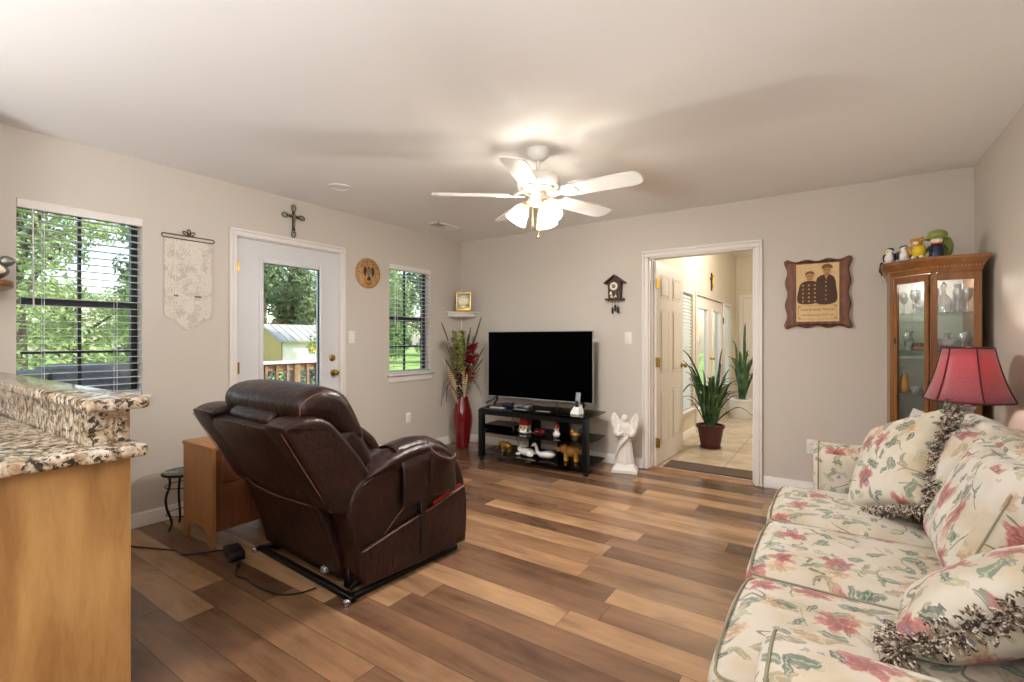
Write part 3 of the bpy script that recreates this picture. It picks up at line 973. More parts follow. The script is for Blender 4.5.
def six_panel(w, h, th):
    """door slab in local space: hinge edge x = 0, face towards -y at y = 0, with raised panels on both faces"""
    mb = MB().box(0, w, -th / 2, th / 2, 0.012, h)
    pw = (w - 0.11 * 3) / 2
    rows = ((0.20, 0.74), (0.90, 1.54), (1.65, h - 0.12))
    for s in (-1, 1):
        for x0 in (0.11, 0.22 + pw):
            for a, b in rows:
                for q, (dx, dd) in enumerate(((0.0, 0.004), (0.03, 0.008))):
                    y = s * th / 2
                    lo, hi = min(y, y + s * dd), max(y, y + s * dd)
                    if q == 0:
                        # ogee moulding ring
                        for r in ((x0, x0 + pw, a, a + 0.016), (x0, x0 + pw, b - 0.016, b), (x0, x0 + 0.016, a, b), (x0 + pw - 0.016, x0 + pw, a, b)):
                            mb.box(r[0], r[1], lo, hi, r[2], r[3], 0.003, 1)
                    else:
                        mb.box(x0 + dx, x0 + pw - dx, lo, hi, a + dx, b - dx, 0.006, 1)
    return mb
def hall_door():
    t = thing('door_2', 'white six panel door standing open into the hall', 'door', (D2[0] + 0.026, YF + 0.095, 0), radians(88.5)); tag(t, kind='structure')
    obj('slab', six_panel(0.89, 2.005, 0.035), M['doorin'], t)
    mb = MB(); knob(mb, (0.825, -0.018, 0.955), (0, -1, 0)); obj('knob', mb, M['brass'], t)
    mb = MB(); knob(mb, (0.825, 0.018, 0.955), (0, 1, 0), 0.02); obj('knob', mb, M['brass'], t)
    for z in (0.24, 1.02, 1.78):
        obj('hinge', MB().tube([(-0.004, -0.02, z - 0.048), (-0.004, -0.02, z + 0.048)], 0.0085, 8).box(0, 0.034, -0.0205, -0.0175, z - 0.045, z + 0.045).box(-0.012, -0.008, -0.055, -0.02, z - 0.045, z + 0.045), M['brass'], t)
hall_door()
def french_doors():
    t = thing('door_3', 'cream pair of french doors with glass lites', 'door', (HX0 - 0.05, (D3[0] + D3[1]) / 2, 0)); tag(t, kind='structure')
    ym = (D3[0] + D3[1]) / 2
    for a, b in ((D3[0] + 0.006, ym - 0.003), (ym + 0.003, D3[1] - 0.006)):
        mb = MB()
        g = (a + 0.17, b - 0.17, 0.28, 1.67)
        for q in ((a, g[0], 0.01, D3[3] - 0.006), (g[1], b, 0.01, D3[3] - 0.006), (g[0], g[1], g[3], D3[3] - 0.006), (g[0], g[1], 0.01, g[2])):
            mb.box(HX0 - 0.06, HX0 - 0.015, *q)
        for q in ((g[0] - 0.03, g[0], g[2] - 0.03, g[3] + 0.03), (g[1], g[1] + 0.03, g[2] - 0.03, g[3] + 0.03), (g[0], g[1], g[3], g[3] + 0.03), (g[0], g[1], g[2] - 0.03, g[2])):
            mb.box(HX0 - 0.02, HX0 - 0.002, *q, 0.005, 1)
        leaf = obj('door_leaf', mb, M['doorin'], t, True)
        obj('pane', MB().box(HX0 - 0.042, HX0 - 0.036, g[0] - 0.01, g[1] + 0.01, g[2] - 0.01, g[3] + 0.01), M['pane'], leaf, True)
    mb = MB(); knob(mb, (HX0 - 0.015, ym + 0.06, 0.95), (1, 0, 0)); obj('knob', mb, M['brass'], t, True)
    for y in (D3[0] + 0.004, D3[1] - 0.004):
        for z in (0.3, 1.55):
            obj('hinge', MB().tube([(HX0 + 0.006, y, z - 0.05), (HX0 + 0.006, y, z + 0.05)], 0.009, 8), M['antique'], t, True)
french_doors()
def end_door():
    t = thing('door_4', 'white panelled door closing the hall end', 'door', (-1.43, HY1 - 0.012, 0)); tag(t, kind='structure')
    obj('slab', six_panel(0.8, 2.0, 0.02), M['doorin'], t)
    mb = MB(); knob(mb, (0.06, -0.01, 0.95), (0, -1, 0)); obj('knob', mb, M['brass'], t)
end_door()
casing('trim_6', 'y', HY1, -1, -1.44, -0.62, 2.01, 0.06, 'white casing around the hall end door', 0.03)

# ------------------------------------------------------------------ small fittings
def wallplate(name, p, nrm, label, cat, kind):
    """switch or outlet plate; local +y faces the room"""
    rz = {'x': -pi / 2, '-y': pi}[nrm]
    t = thing(name, label, cat, p, rz)
    obj('plate', MB().box(-0.036, 0.036, 0.0, 0.006, -0.058, 0.058, 0.003, 2), M['white'], t)
    if kind == 'switch':
        obj('rocker', MB().box(-0.017, 0.017, 0.006, 0.011, -0.033, 0.033, 0.003, 2), M['white'], t)
    else:
        for z in (-0.02, 0.02):
            s = MB().box(-0.017, 0.017, 0.006, 0.0085, z - 0.014, z + 0.014, 0.006, 2)
            s = obj('socket', s, M['white'], t)
            obj('slot', MB().box(-0.008, -0.006, 0.0085, 0.0092, z - 0.004, z + 0.006).box(0.006, 0.008, 0.0085, 0.0092, z - 0.004, z + 0.006), M['black'], s)
wallplate('light_switch', (XL, 2.925, 1.265), 'x', 'white rocker switch plate right of the patio door', 'light switch', 'switch')
wallplate('light_switch', (-1.69, YF, 1.255), '-y', 'white rocker switch plate left of the hall doorway', 'light switch', 'switch')
wallplate('wall_outlet', (XL, 3.655, 0.395), 'x', 'white wall outlet under the small window', 'outlet', 'outlet')
wallplate('wall_outlet', (-0.16, YF, 0.38), '-y', 'white wall outlet beside the far sofa arm', 'outlet', 'outlet')
# air vent
t = thing('air_vent', 'white ceiling air vent near the vase corner', 'vent', (-3.42, 3.78, H))
fr = MB()
for q in ((-0.09, 0.09, -0.19, -0.165), (-0.09, 0.09, 0.165, 0.19), (-0.09, -0.068, -0.19, 0.19), (0.068, 0.09, -0.19, 0.19)):
    fr.box(q[0], q[1], q[2], q[3], -0.014, 0, 0.003, 1)
obj('frame', fr, M['trim'], t)
obj('duct_shade_plate', MB().box(-0.069, 0.069, -0.166, 0.166, -0.002, 0), M['bronze'], t)  # dark plate stands in for the shade inside the duct
lv = MB()
for k in range(7):
    x = -0.06 + k * 0.02
    lv.box(-0.009, 0.009, -0.0, 0.165, -0.001, 0.001, 0, 1, Matrix.Translation((x, 0, -0.008)) @ Matrix.Rotation(radians(-38), 4, 'Y'))
obj('louvres', lv, M['trim'], t)
lv = MB()
for k in range(7):
    x = -0.06 + k * 0.02
    lv.box(-0.009, 0.009, -0.165, 0.0, -0.001, 0.001, 0, 1, Matrix.Translation((x, 0, -0.008)) @ Matrix.Rotation(radians(38), 4, 'Y'))
obj('louvres', lv, M['trim'], t)
# recessed light, smoke detector
t = thing('recessed_light', 'round white recessed ceiling light above the patio door', 'ceiling light', (-3.227, 2.356, H))
obj('trim_ring', MB().lathe([(0.062, 0), (0.062, -0.004), (0.070, -0.010), (0.088, -0.006), (0.090, 0.0)], 36), M['trim'], t)
obj('lens', MB().lathe([(0.001, -0.003), (0.04, -0.004), (0.063, -0.002), (0.063, 0.0), (0.001, 0.0)], 36), M['white'], t)
t = thing('smoke_detector', 'white smoke detector on the ceiling behind the fan', 'smoke detector', (-1.642, 3.312, H))
obj('base', MB().lathe([(0.001, 0), (0.072, 0), (0.072, -0.012), (0.066, -0.016), (0.001, -0.016)], 32), M['white'], t)
obj('cap', MB().lathe([(0.060, -0.016), (0.058, -0.034), (0.040, -0.042), (0.001, -0.043)], 32), M['white'], t)
# ------------------------------------------------------------------ granite peninsula
def peninsula():
    x1 = -1.90
    t = thing('base_cabinet', 'oak base cabinet under the granite counter', 'cabinet', (x1 - 0.9, 0.28, 0))
    mb = MB().box(XL + 0.005, x1 - 0.02, -0.05, 0.585, 0.10, 0.868).box(XL + 0.005, x1 - 0.02, 0.0, 0.585, 0.002, 0.10)
    obj('body', mb, M['oak'], t, True)
    obj('end_panel', MB().box(x1 - 0.02, x1, -0.055, 0.595, 0.002, 0.868, 0.002, 1), M['oak'], t, True)
    for k in range(3):
        a = XL + 0.08 + k * 0.6
        d = obj('door', MB().box(a, a + 0.56, -0.07, -0.05, 0.12, 0.66, 0.006, 1).box(a + 0.07, a + 0.49, -0.078, -0.07, 0.19, 0.59, 0.006, 1), M['oak'], t, True)
        obj('handle', MB().tube([(a + 0.5, -0.07, 0.56), (a + 0.5, -0.095, 0.57), (a + 0.5, -0.095, 0.63), (a + 0.5, -0.07, 0.64)], 0.005, 8), M['steel'], d, True)
        d = obj('drawer', MB().box(a, a + 0.56, -0.07, -0.05, 0.69, 0.85, 0.006, 1), M['oak'], t, True)
        obj('handle', MB().tube([(a + 0.23, -0.07, 0.77), (a + 0.24, -0.095, 0.77), (a + 0.32, -0.095, 0.77), (a + 0.33, -0.07, 0.77)], 0.005, 8), M['steel'], d, True)
    # lower worktop with bullnose, runs a little past the raised bar
    mb = MB().box(XL + 0.005, -1.85, -0.075, 0.505, 0.870, 0.910, 0.012, 3)
    mb.box(-1.965, -1.835, 0.45, 0.622, 0.8701, 0.9101, 0.012, 3)
    tag(obj('countertop', mb, M['granite'], loc=(-2.8, 0.25, 0.87)), 'lower granite countertop on the oak base cabinet', 'countertop')
    tag(obj('backsplash', MB().box(XL + 0.005, -1.925, 0.492, 0.600, 0.9105, 1.0255, 0.002, 1), M['granite'], loc=(-2.9, 0.54, 0.91)),
        'granite riser wall holding up the raised bar top', 'backsplash')
    mb = MB().box(XL + 0.005, -1.822, 0.466, 0.622, 1.026, 1.063, 0.012, 3)
    tag(obj('bar_top', mb, M['granite'], loc=(-2.8, 0.6, 1.03)), 'raised granite bar top below the large window', 'bar top')
peninsula()

# wall cabinet whose crown and end shelf just enter the photo on the left
def wall_cabinet():
    t = thing('wall_cabinet', 'oak wall cabinet with crown left of the large window', 'cabinet', (-3.66, 0.2, 1.42))
    obj('body', MB().box(XL + 0.002, -3.54, -0.35, 0.42, 1.42, 2.34, 0.003, 1), M['oakdark'], t, True)
    obj('door', MB().box(-3.54, -3.52, -0.34, 0.41, 1.43, 2.32, 0.004, 1).box(-3.52, -3.512, -0.26, 0.33, 1.51, 2.24, 0.006, 1), M['oakdark'], t, True)
    pr = [(0, 2.33), (0.02, 2.33), (0.03, 2.35), (0.06, 2.385), (0.085, 2.41), (0.09, 2.435), (0, 2.435)]
    mb = MB()
    ring = []
    for d, z in pr:
        ring.append([(XL + 0.002, 0.42 + d * 0.95, z), (-3.56 + d, 0.42 + d * 0.95, z), (-3.56 + d, -0.35, z), (XL + 0.002, -0.35, z)])
    mb.rings(ring, True, True)
    obj('crown', mb, M['oakdark'], t, True)
    # quarter round end shelf with an ogee underside
    def q(r, z):
        return [(XL + 0.002, 0.42, z)] + [(XL + 0.002 + r * 1.68 * sin(a) ** 0.5, 0.42 + r * cos(a) ** 0.5, z) for a in [k * pi / 2 / 14 for k in range(15)]]
    mb = MB().rings([q(0.05, 1.425), q(0.09, 1.45), q(0.16, 1.50), q(0.205, 1.515), q(0.21, 1.525), q(0.21, 1.545), q(0.205, 1.55)], True, True)
    obj('end_shelf', mb, M['oakdark'], t, True)
wall_cabinet()
mb = MB().ell((-3.60, 0.545, 1.600), (0.055, 0.060, 0.044)).ell((-3.565, 0.585, 1.650), (0.030, 0.030, 0.028)).ell((-3.625, 0.50, 1.625), (0.022, 0.050, 0.016), M=Matrix.Rotation(radians(-30), 4, 'X'))
mb.tube([(-3.555, 0.605, 1.650), (-3.548, 0.625, 1.645)], [0.008, 0.002], 8)
t = thing('bird_figurine', 'grey ceramic bird on the corner shelf at the cabinet end', 'figurine', (-3.60, 0.545, 1.552))
bd = obj('body', mb, M['pewter'], t, True)
md = bd.modifiers.new('fuse', 'REMESH'); md.mode = 'VOXEL'; md.voxel_size = 0.005; md.use_smooth_shade = True
obj('wing', MB().ell((-3.545, 0.54, 1.607), (0.010, 0.042, 0.024), M=Matrix.Rotation(radians(-18), 4, 'X')), M['cream'], t, True)
tag(obj('egg_figurine', MB().ell((-3.515, 0.505, 1.584), (0.022, 0.024, 0.032)), M['cream'], loc=(-3.515, 0.505, 1.552)), 'cream egg beside the grey bird on the cabinet shelf', 'figurine')

# ------------------------------------------------------------------ recliner (local: +y forward, x to its right)
RL = (-2.355, 1.48, 0); RZ = radians(-3.4)
def recliner():
    t = thing('recliner', 'dark brown leather power recliner with its back tilted', 'recliner', RL, RZ)
    L = M['leather']
    # lift frame on the floor
    mb = MB()
    mb.box(-0.47, 0.47, -0.015, 0.015, 0.001, 0.030, 0.004, 1)
    mb.box(-0.455, -0.425, 0.0, 0.72, 0.001, 0.028, 0.004, 1).box(0.425, 0.455, 0.0, 0.72, 0.001, 0.028, 0.004, 1)
    mb.box(-0.44, 0.44, 0.66, 0.69, 0.001, 0.028, 0.004, 1)
    mb.box(-0.36, 0.36, 0.10, 0.16, 0.03, 0.085, 0.005, 1).box(-0.36, 0.36, 0.56, 0.62, 0.03, 0.085, 0.005, 1)
    for s in (-1, 1):
        mb.tube([(s * 0.37, 0.04, 0.02), (s * 0.40, 0.20, 0.13)], 0.014, 8)
        mb.box(s * 0.36 - 0.02, s * 0.36 + 0.02, 0.03, 0.10, 0.02, 0.12, 0.004, 1)
    obj('lift_frame', mb, M['blackm'], t)
    mb = MB().box(-0.12, 0.10, 0.04, 0.20, 0.035, 0.10, 0.008, 2).tube([(-0.3, 0.06, 0.06), (-0.12, 0.07, 0.07)], 0.016, 10)
    obj('motor', mb, M['black'], t)
    obj('plug', MB().box(0.18, 0.22, 0.0, 0.04, 0.060, 0.088, 0.004, 1), M['silverp'], t)
    for s in (-1, 1):
        obj('caster', MB().lathe([(0.001, 0), (0.018, 0.002), (0.018, 0.020), (0.008, 0.028), (0.001, 0.028)], 16, (s * 0.46, -0.03, 0.001)).tube([(s * 0.46, -0.03, 0.02), (s * 0.46, 0.0, 0.02)], 0.006, 6), M['steel'], t)
    # seat block, cushion and folded foot rest
    obj('seat_base', MB().cush((0, 0.40, 0.235), (0.30, 0.33, 0.135), 0.03), L, t)
    obj('seat_cushion', MB().cush((0, 0.45, 0.415), (0.285, 0.31, 0.085), 0.06, (0, 0.02, 0.035), 16, 0.006), L, t)
    obj('foot_rest', MB().cush((0, 0.745, 0.27), (0.285, 0.045, 0.17), 0.04, (0, 0.03, 0), 14, 0.004), L, t)
    # arms
    arm = [(0.075, 0.055), (0.035, 0.20), (-0.005, 0.33), (-0.035, 0.44), (-0.005, 0.53), (0.06, 0.585), (0.16, 0.615), (0.30, 0.635), (0.45, 0.645), (0.56, 0.625),
           (0.66, 0.555), (0.725, 0.45), (0.755, 0.32), (0.757, 0.18), (0.745, 0.050), (0.60, 0.045), (0.35, 0.048)]
    for s in (-1, 1):
        x0, x1 = (0.275, 0.475) if s > 0 else (-0.475, -0.275)
        a = obj('arm', MB().puff(arm, 'x', x0, x1, 0.045, 5, 4, 0.006, 3), L, t)
        # plump top pad rolling over the front
        pad = [(0.06, 0.575), (0.16, 0.625), (0.30, 0.665), (0.45, 0.682), (0.57, 0.662), (0.67, 0.595), (0.738, 0.49), (0.768, 0.39), (0.772, 0.30), (0.735, 0.27), (0.69, 0.36), (0.62, 0.50), (0.50, 0.58), (0.30, 0.59), (0.12, 0.555)]
        mb = MB().puff(pad, 'x', x0 - 0.012, x1 + 0.008, 0.07, 6, 5, 0.012, 4)
        for v in mb.bm.verts:
            n = noise.noise(Vector((v.co.x * 8, v.co.y * 34, 3.1 * s)))
            v.co.z += 0.010 * n
        obj('arm_pad', mb, L, a)
        path = [(s * 0.478, y, z) for y, z in ((0.05, 0.545), (0.12, 0.578), (0.22, 0.592), (0.34, 0.598), (0.46, 0.598))]
        obj('stitching', MB().tube(path, 0.0022, 5), M['stitch'], a)
        # lower outer panel: a side pocket with a slanting mouth
        pp = [(0.055, 0.062), (0.030, 0.235), (0.25, 0.283), (0.50, 0.330), (0.735, 0.385), (0.757, 0.30), (0.757, 0.18), (0.742, 0.055), (0.40, 0.052)]
        xa, xb = (0.474, 0.494) if s > 0 else (-0.494, -0.474)
        pk = obj('side_pocket', MB().puff(pp, 'x', xa, xb, 0.008, 3, 0), L, t)
        obj('stitching', MB().tube([(s * 0.495, 0.034, 0.232), (s * 0.495, 0.25, 0.279), (s * 0.495, 0.50, 0.326), (s * 0.495, 0.735, 0.380)], 0.0022, 5), M['stitch'], pk)
    # seam curve above the pocket on the visible arm
    obj('seam', MB().tube([(0.476, 0.17, 0.268), (0.478, 0.24, 0.33), (0.478, 0.33, 0.395), (0.478, 0.44, 0.44)], 0.0022, 5), M['stitch'], t)
    # low back panel between the arms
    lp = [(-0.105, 0.475), (-0.05, 0.32), (0.0, 0.18), (0.03, 0.052), (0.09, 0.055), (0.06, 0.25), (0.0, 0.47), (-0.05, 0.50)]
    lb = obj('lower_back_panel', MB().puff(lp, 'x', -0.46, 0.31, 0.02, 4, 3), L, t)
    obj('hem', MB().tube([(-0.40, -0.112, 0.468), (-0.25, -0.122, 0.448), (0.0, -0.128, 0.440), (0.25, -0.118, 0.447), (0.29, -0.11, 0.452)], 0.004, 6), L, lb)
    obj('stitching', MB().tube([(-0.40, -0.118, 0.475), (-0.25, -0.128, 0.456), (0.0, -0.133, 0.448), (0.27, -0.124, 0.455)], 0.0018, 5), M['stitch'], lb)
    # back: two wings, a rear panel between them, soft front cushions
    bt = obj('backrest', MB().puff([(-0.095, 0.430), (-0.20, 0.62), (-0.310, 0.815), (-0.285, 0.845), (-0.21, 0.842), (-0.10, 0.66), (0.03, 0.46), (-0.02, 0.42)], 'x', -0.34, 0.32, 0.012, 3, 3), L, t)
    wing = [(-0.088, 0.438), (-0.20, 0.630), (-0.322, 0.838), (-0.312, 0.872), (-0.255, 0.893), (-0.175, 0.893), (-0.105, 0.862), (-0.02, 0.765), (0.07, 0.645), (0.105, 0.555), (0.03, 0.455)]
    for s in (-1, 1):
        x0, x1 = (0.262, 0.462) if s > 0 else (-0.540, -0.290)
        w = obj('wing', MB().puff(wing, 'x', x0, x1, 0.024, 5, 4, 0.004, 2), L, t)
        xs = s * 0.432
        sx = x1 - 0.022 if s > 0 else x0 + 0.022
        obj('stitching', MB().tube([(sx, -0.330, 0.845), (sx, -0.252, 0.707), (sx, -0.162, 0.553), (sx, -0.098, 0.445)], 0.002, 5), M['stitch'], w)
    def soft(poly, x0, x1, r, amp, f, bulge=0.02, sd=0):
        mb = MB().puff(poly, 'x', x0, x1, r, 6, 5, bulge, 12)
        for v in mb.bm.verts:
            n = noise.noise(Vector((v.co.x * f + sd, v.co.y * 7, v.co.z * 9)))
            v.co += Vector((0, 0.6, 0.7)) * amp * n
        return mb
    lum = [(-0.04, 0.74), (0.04, 0.82), (0.11, 0.77), (0.17, 0.66), (0.215, 0.55), (0.20, 0.47), (0.10, 0.45), (0.02, 0.55)]
    obj('lumbar_cushion', soft(lum, -0.40, 0.400, 0.05, 0.006, 8), L, t)
    head = [(-0.215, 0.885), (-0.225, 0.945), (-0.190, 0.990), (-0.115, 1.016), (-0.03, 1.006), (0.035, 0.955), (0.085, 0.87), (0.125, 0.775), (0.115, 0.725), (0.06, 0.72), (-0.01, 0.775), (-0.09, 0.845), (-0.16, 0.865)]
    hp = obj('head_pillow', soft(head, -0.425, 0.395, 0.06, 0.010, 14, 0.012, 4), L, t)
    rim = catmull([(p[0] * 0.93 - 0.004, p[1] * 0.93 + 0.062) for p in head], 4)
    obj('piping', MB().tube([(0.378, a, b - 0.012) for a, b in rim + rim[:1]], 0.003, 6), M['stitch'], hp)
    # weighted flap that holds the pillow, hanging over the back
    fl = MB().puff([(-0.265, 0.852), (-0.262, 0.885), (-0.225, 0.905), (-0.18, 0.90), (-0.17, 0.87), (-0.20, 0.855)], 'x', -0.22, 0.20, 0.018, 4, 4)
    for v in fl.bm.verts:
        v.co.z += 0.006 * noise.noise(v.co * 22)
    obj('pillow_flap', fl, L, hp)
    # leather arm caddy draped over the visible arm
    def capz(y):
        pts = ((0.25, 0.660), (0.35, 0.678), (0.45, 0.688), (0.55, 0.674), (0.62, 0.642), (0.68, 0.59))
        for (a, b), (c, d) in zip(pts[:-1], pts[1:]):
            if y <= c: return b + (d - b) * (y - a) / (c - a)
        return pts[-1][1]
    def drape(u, v):
        y = 0.275 + 0.385 * u
        z = capz(y) + 0.006
        cs = [(0.27, z - 0.05), (0.30, z - 0.006), (0.36, z + 0.007), (0.43, z - 0.004), (0.474, z - 0.045), (0.494, z - 0.105), (0.500, z - 0.20), (0.502, 0.375 + 0.02 * u)]
        k = v * (len(cs) - 1); i = min(int(k), len(cs) - 2); f = k - i
        x = cs[i][0] + (cs[i + 1][0] - cs[i][0]) * f; zz = cs[i][1] + (cs[i + 1][1] - cs[i][1]) * f
        return Vector((x + 0.004 * noise.noise(Vector((y * 25, zz * 18, 1))), y, zz))
    cd = obj('arm_caddy', MB().grid(drape, 14, 28), L, t, solid=0.005)
    # sagging pocket pouch on the caddy
    def pouch(u, v):
        y = 0.455 + 0.195 * u
        w = sin(pi * u) ** 0.7
        ztop = capz(y) - 0.030 - 0.055 * w
        zz = ztop + (0.385 - ztop) * v
        x = 0.503 + 0.034 * w * (1 - 0.75 * v)
        return Vector((x, y, zz))
    pc = obj('caddy_pocket', MB().grid(pouch, 14, 10), L, cd, solid=0.005)
    obj('pocket_hem', MB().tube([tuple(pouch(k / 14, 0)) for k in range(15)], 0.0035, 6), M['stitch'], cd)
    obj('strap', MB().box(0.494, 0.500, 0.395, 0.43, 0.10, 0.40, 0.002, 1), M['black'], t)
recliner()
def rloc(x, y, z):
    v = Matrix.Rotation(RZ, 3, 'Z') @ Vector((x, y, z))
    return (v.x + RL[0], v.y + RL[1], z)
mb = MB().box(-0.0025, 0.0025, -0.115, 0.115, -0.10, 0.022, 0.001, 1)
o = tag(obj('magazine', mb, M['red']), 'red magazine tucked into the side pocket of the recliner', 'magazine')
o.location = rloc(0.4805, 0.615, 0.352); o.rotation_euler = (radians(14), 0, RZ)

# ------------------------------------------------------------------ end table, stool, cords
def end_table():
    t = thing('end_table', 'light oak end table wedged behind the recliner', 'side table', (-3.27, 1.60, 0))
    x0, x1, y0, y1, h = -3.452, -3.065, 1.355, 1.86, 0.60
    obj('top', MB().box(x0 - 0.005, x1 + 0.005, y0 - 0.006, y1 + 0.006, h - 0.022, h, 0.003, 2), M['tablewood'], t, True)
    def panel(xa, xb, n):
        p = [(xa, 0.001), (xa + 0.045, 0.001)]
        for k in range(n + 1):
            a = pi - pi * k / n
            p.append(((xa + xb) / 2 + ((xb - xa) / 2 - 0.06) * cos(a), 0.055 + 0.05 * sin(a)))
        p += [(xb - 0.045, 0.001), (xb, 0.001), (xb, h - 0.022), (xa, h - 0.022)]
        return p
    obj('side_panel', MB().prism(panel(x0, x1, 12), 'y', y0, y0 + 0.02), M['tablewood'], t, True)
    obj('side_panel', MB().prism(panel(x0, x1, 12), 'y', y1 - 0.02, y1), M['tablewood'], t, True)
    obj('front_panel', MB().box(x1 - 0.020, x1 - 0.001, y0 + 0.02, y1 - 0.02, 0.09, h - 0.022, 0.002, 1), M['tabledark'], t, True)
    d = obj('drawer', MB().box(x1 - 0.001, x1 + 0.012, y0 + 0.05, y1 - 0.05, 0.38, 0.54, 0.004, 1), M['tabledark'], t, True)
    mb = MB(); knob(mb, (x1 + 0.012, (y0 + y1) / 2, 0.46), (1, 0, 0), 0.014); obj('knob', mb, M['antique'], d, True)
    obj('shelf', MB().box(x0 + 0.01, x1 - 0.02, y0 + 0.02, y1 - 0.02, 0.15, 0.168), M['tablewood'], t, True)
    obj('back_panel', MB().box(x0, x0 + 0.012, y0 + 0.02, y1 - 0.02, 0.14, h - 0.022), M['tablewood'], t, True)
end_table()
def iron_stand():
    cx, cy, h, r = -3.585, 1.405, 0.372, 0.112
    t = thing('plant_stand', 'small round black iron stand with mosaic top by the wall', 'side table', (cx, cy, 0))
    obj('top', MB().lathe([(0.001, h - 0.012), (r - 0.004, h - 0.012), (r - 0.004, h - 0.002), (0.001, h)], 40), M['mosaic'], t)
    rim = [(r * cos(2 * pi * k / 40), r * sin(2 * pi * k / 40), h - 0.008) for k in range(41)]
    obj('rim', MB().tube(rim, 0.009, 8), M['iron'], t)
    ang = [radians(a) for a in (-70, 50, 170)]
    for a in ang:
        prof = catmull([(0.096, h - 0.012), (0.094, h - 0.07), (0.120, 0.23), (0.114, 0.16), (0.088, 0.09), (0.082, 0.045), (0.102, 0.006)], 6, False)
        obj('leg', MB().tube([(q * cos(a), q * sin(a), z) for q, z in prof], 0.0075, 8), M['iron'], t)
    for z, q in ((h - 0.09, 0.098), (0.10, 0.091)):
        obj('ring_brace', MB().tube([(q * cos(2 * pi * k / 30), q * sin(2 * pi * k / 30), z) for k in range(31)], 0.003, 6), M['iron'], t)
iron_stand()
c = catmull([(-3.57, 1.37, 0.3745), (-3.645, 1.29, 0.3765), (-3.70, 1.205, 0.355), (-3.73, 1.16, 0.30), (-3.80, 1.10, 0.16), (-3.812, 1.02, 0.11)], 6, False)
tag(obj('white_cable', MB().tube(c, 0.0025, 6), M['white'], loc=(-3.6, 1.31, 0.38)), 'thin white cable trailing off the round iron stand', 'cable')
BR = (-2.86, 1.38, 0)
t = thing('power_supply', 'black power brick on the floor by the end table, with cords', 'power supply', BR)
T = Matrix.Translation(BR) @ Matrix.Rotation(radians(-14), 4, 'Z')
obj('brick', MB().box(-0.085, 0.085, -0.04, 0.04, 0.001, 0.048, 0.007, 2, T), M['black'], t, True)
mb = MB()
for k in range(4): mb.box(-0.06 + k * 0.03, -0.045 + k * 0.03, -0.035, 0.035, 0.046, 0.050, 0.002, 1, T)
obj('ribs', mb, M['black'], t, True)
c = catmull([(-3.72, 1.02, 0.006), (-3.55, 1.07, 0.006), (-3.34, 1.16, 0.006), (-3.20, 1.22, 0.006), (-3.10, 1.22, 0.006), (-3.02, 1.33, 0.006), (-2.96, 1.385, 0.012), (-2.945, 1.40, 0.02)], 6, False)
obj('wall_cord', MB().tube(c, 0.0045, 6), M['cord'], t, True)
c = catmull([(-2.775, 1.36, 0.02), (-2.73, 1.345, 0.008), (-2.69, 1.32, 0.006), (-2.62, 1.27, 0.006), (-2.52, 1.28, 0.006), (-2.42, 1.27, 0.006), (-2.30, 1.28, 0.006), (-2.22, 1.30, 0.006), (-2.16, 1.36, 0.008), (-2.135, 1.42, 0.012)], 6, False)
mb = MB().tube(c, 0.0042, 6).tube([(-2.735, 1.347, 0.012), (-2.69, 1.32, 0.011)], 0.009, 8)
obj('recliner_cord', mb, M['cord'], t, True)
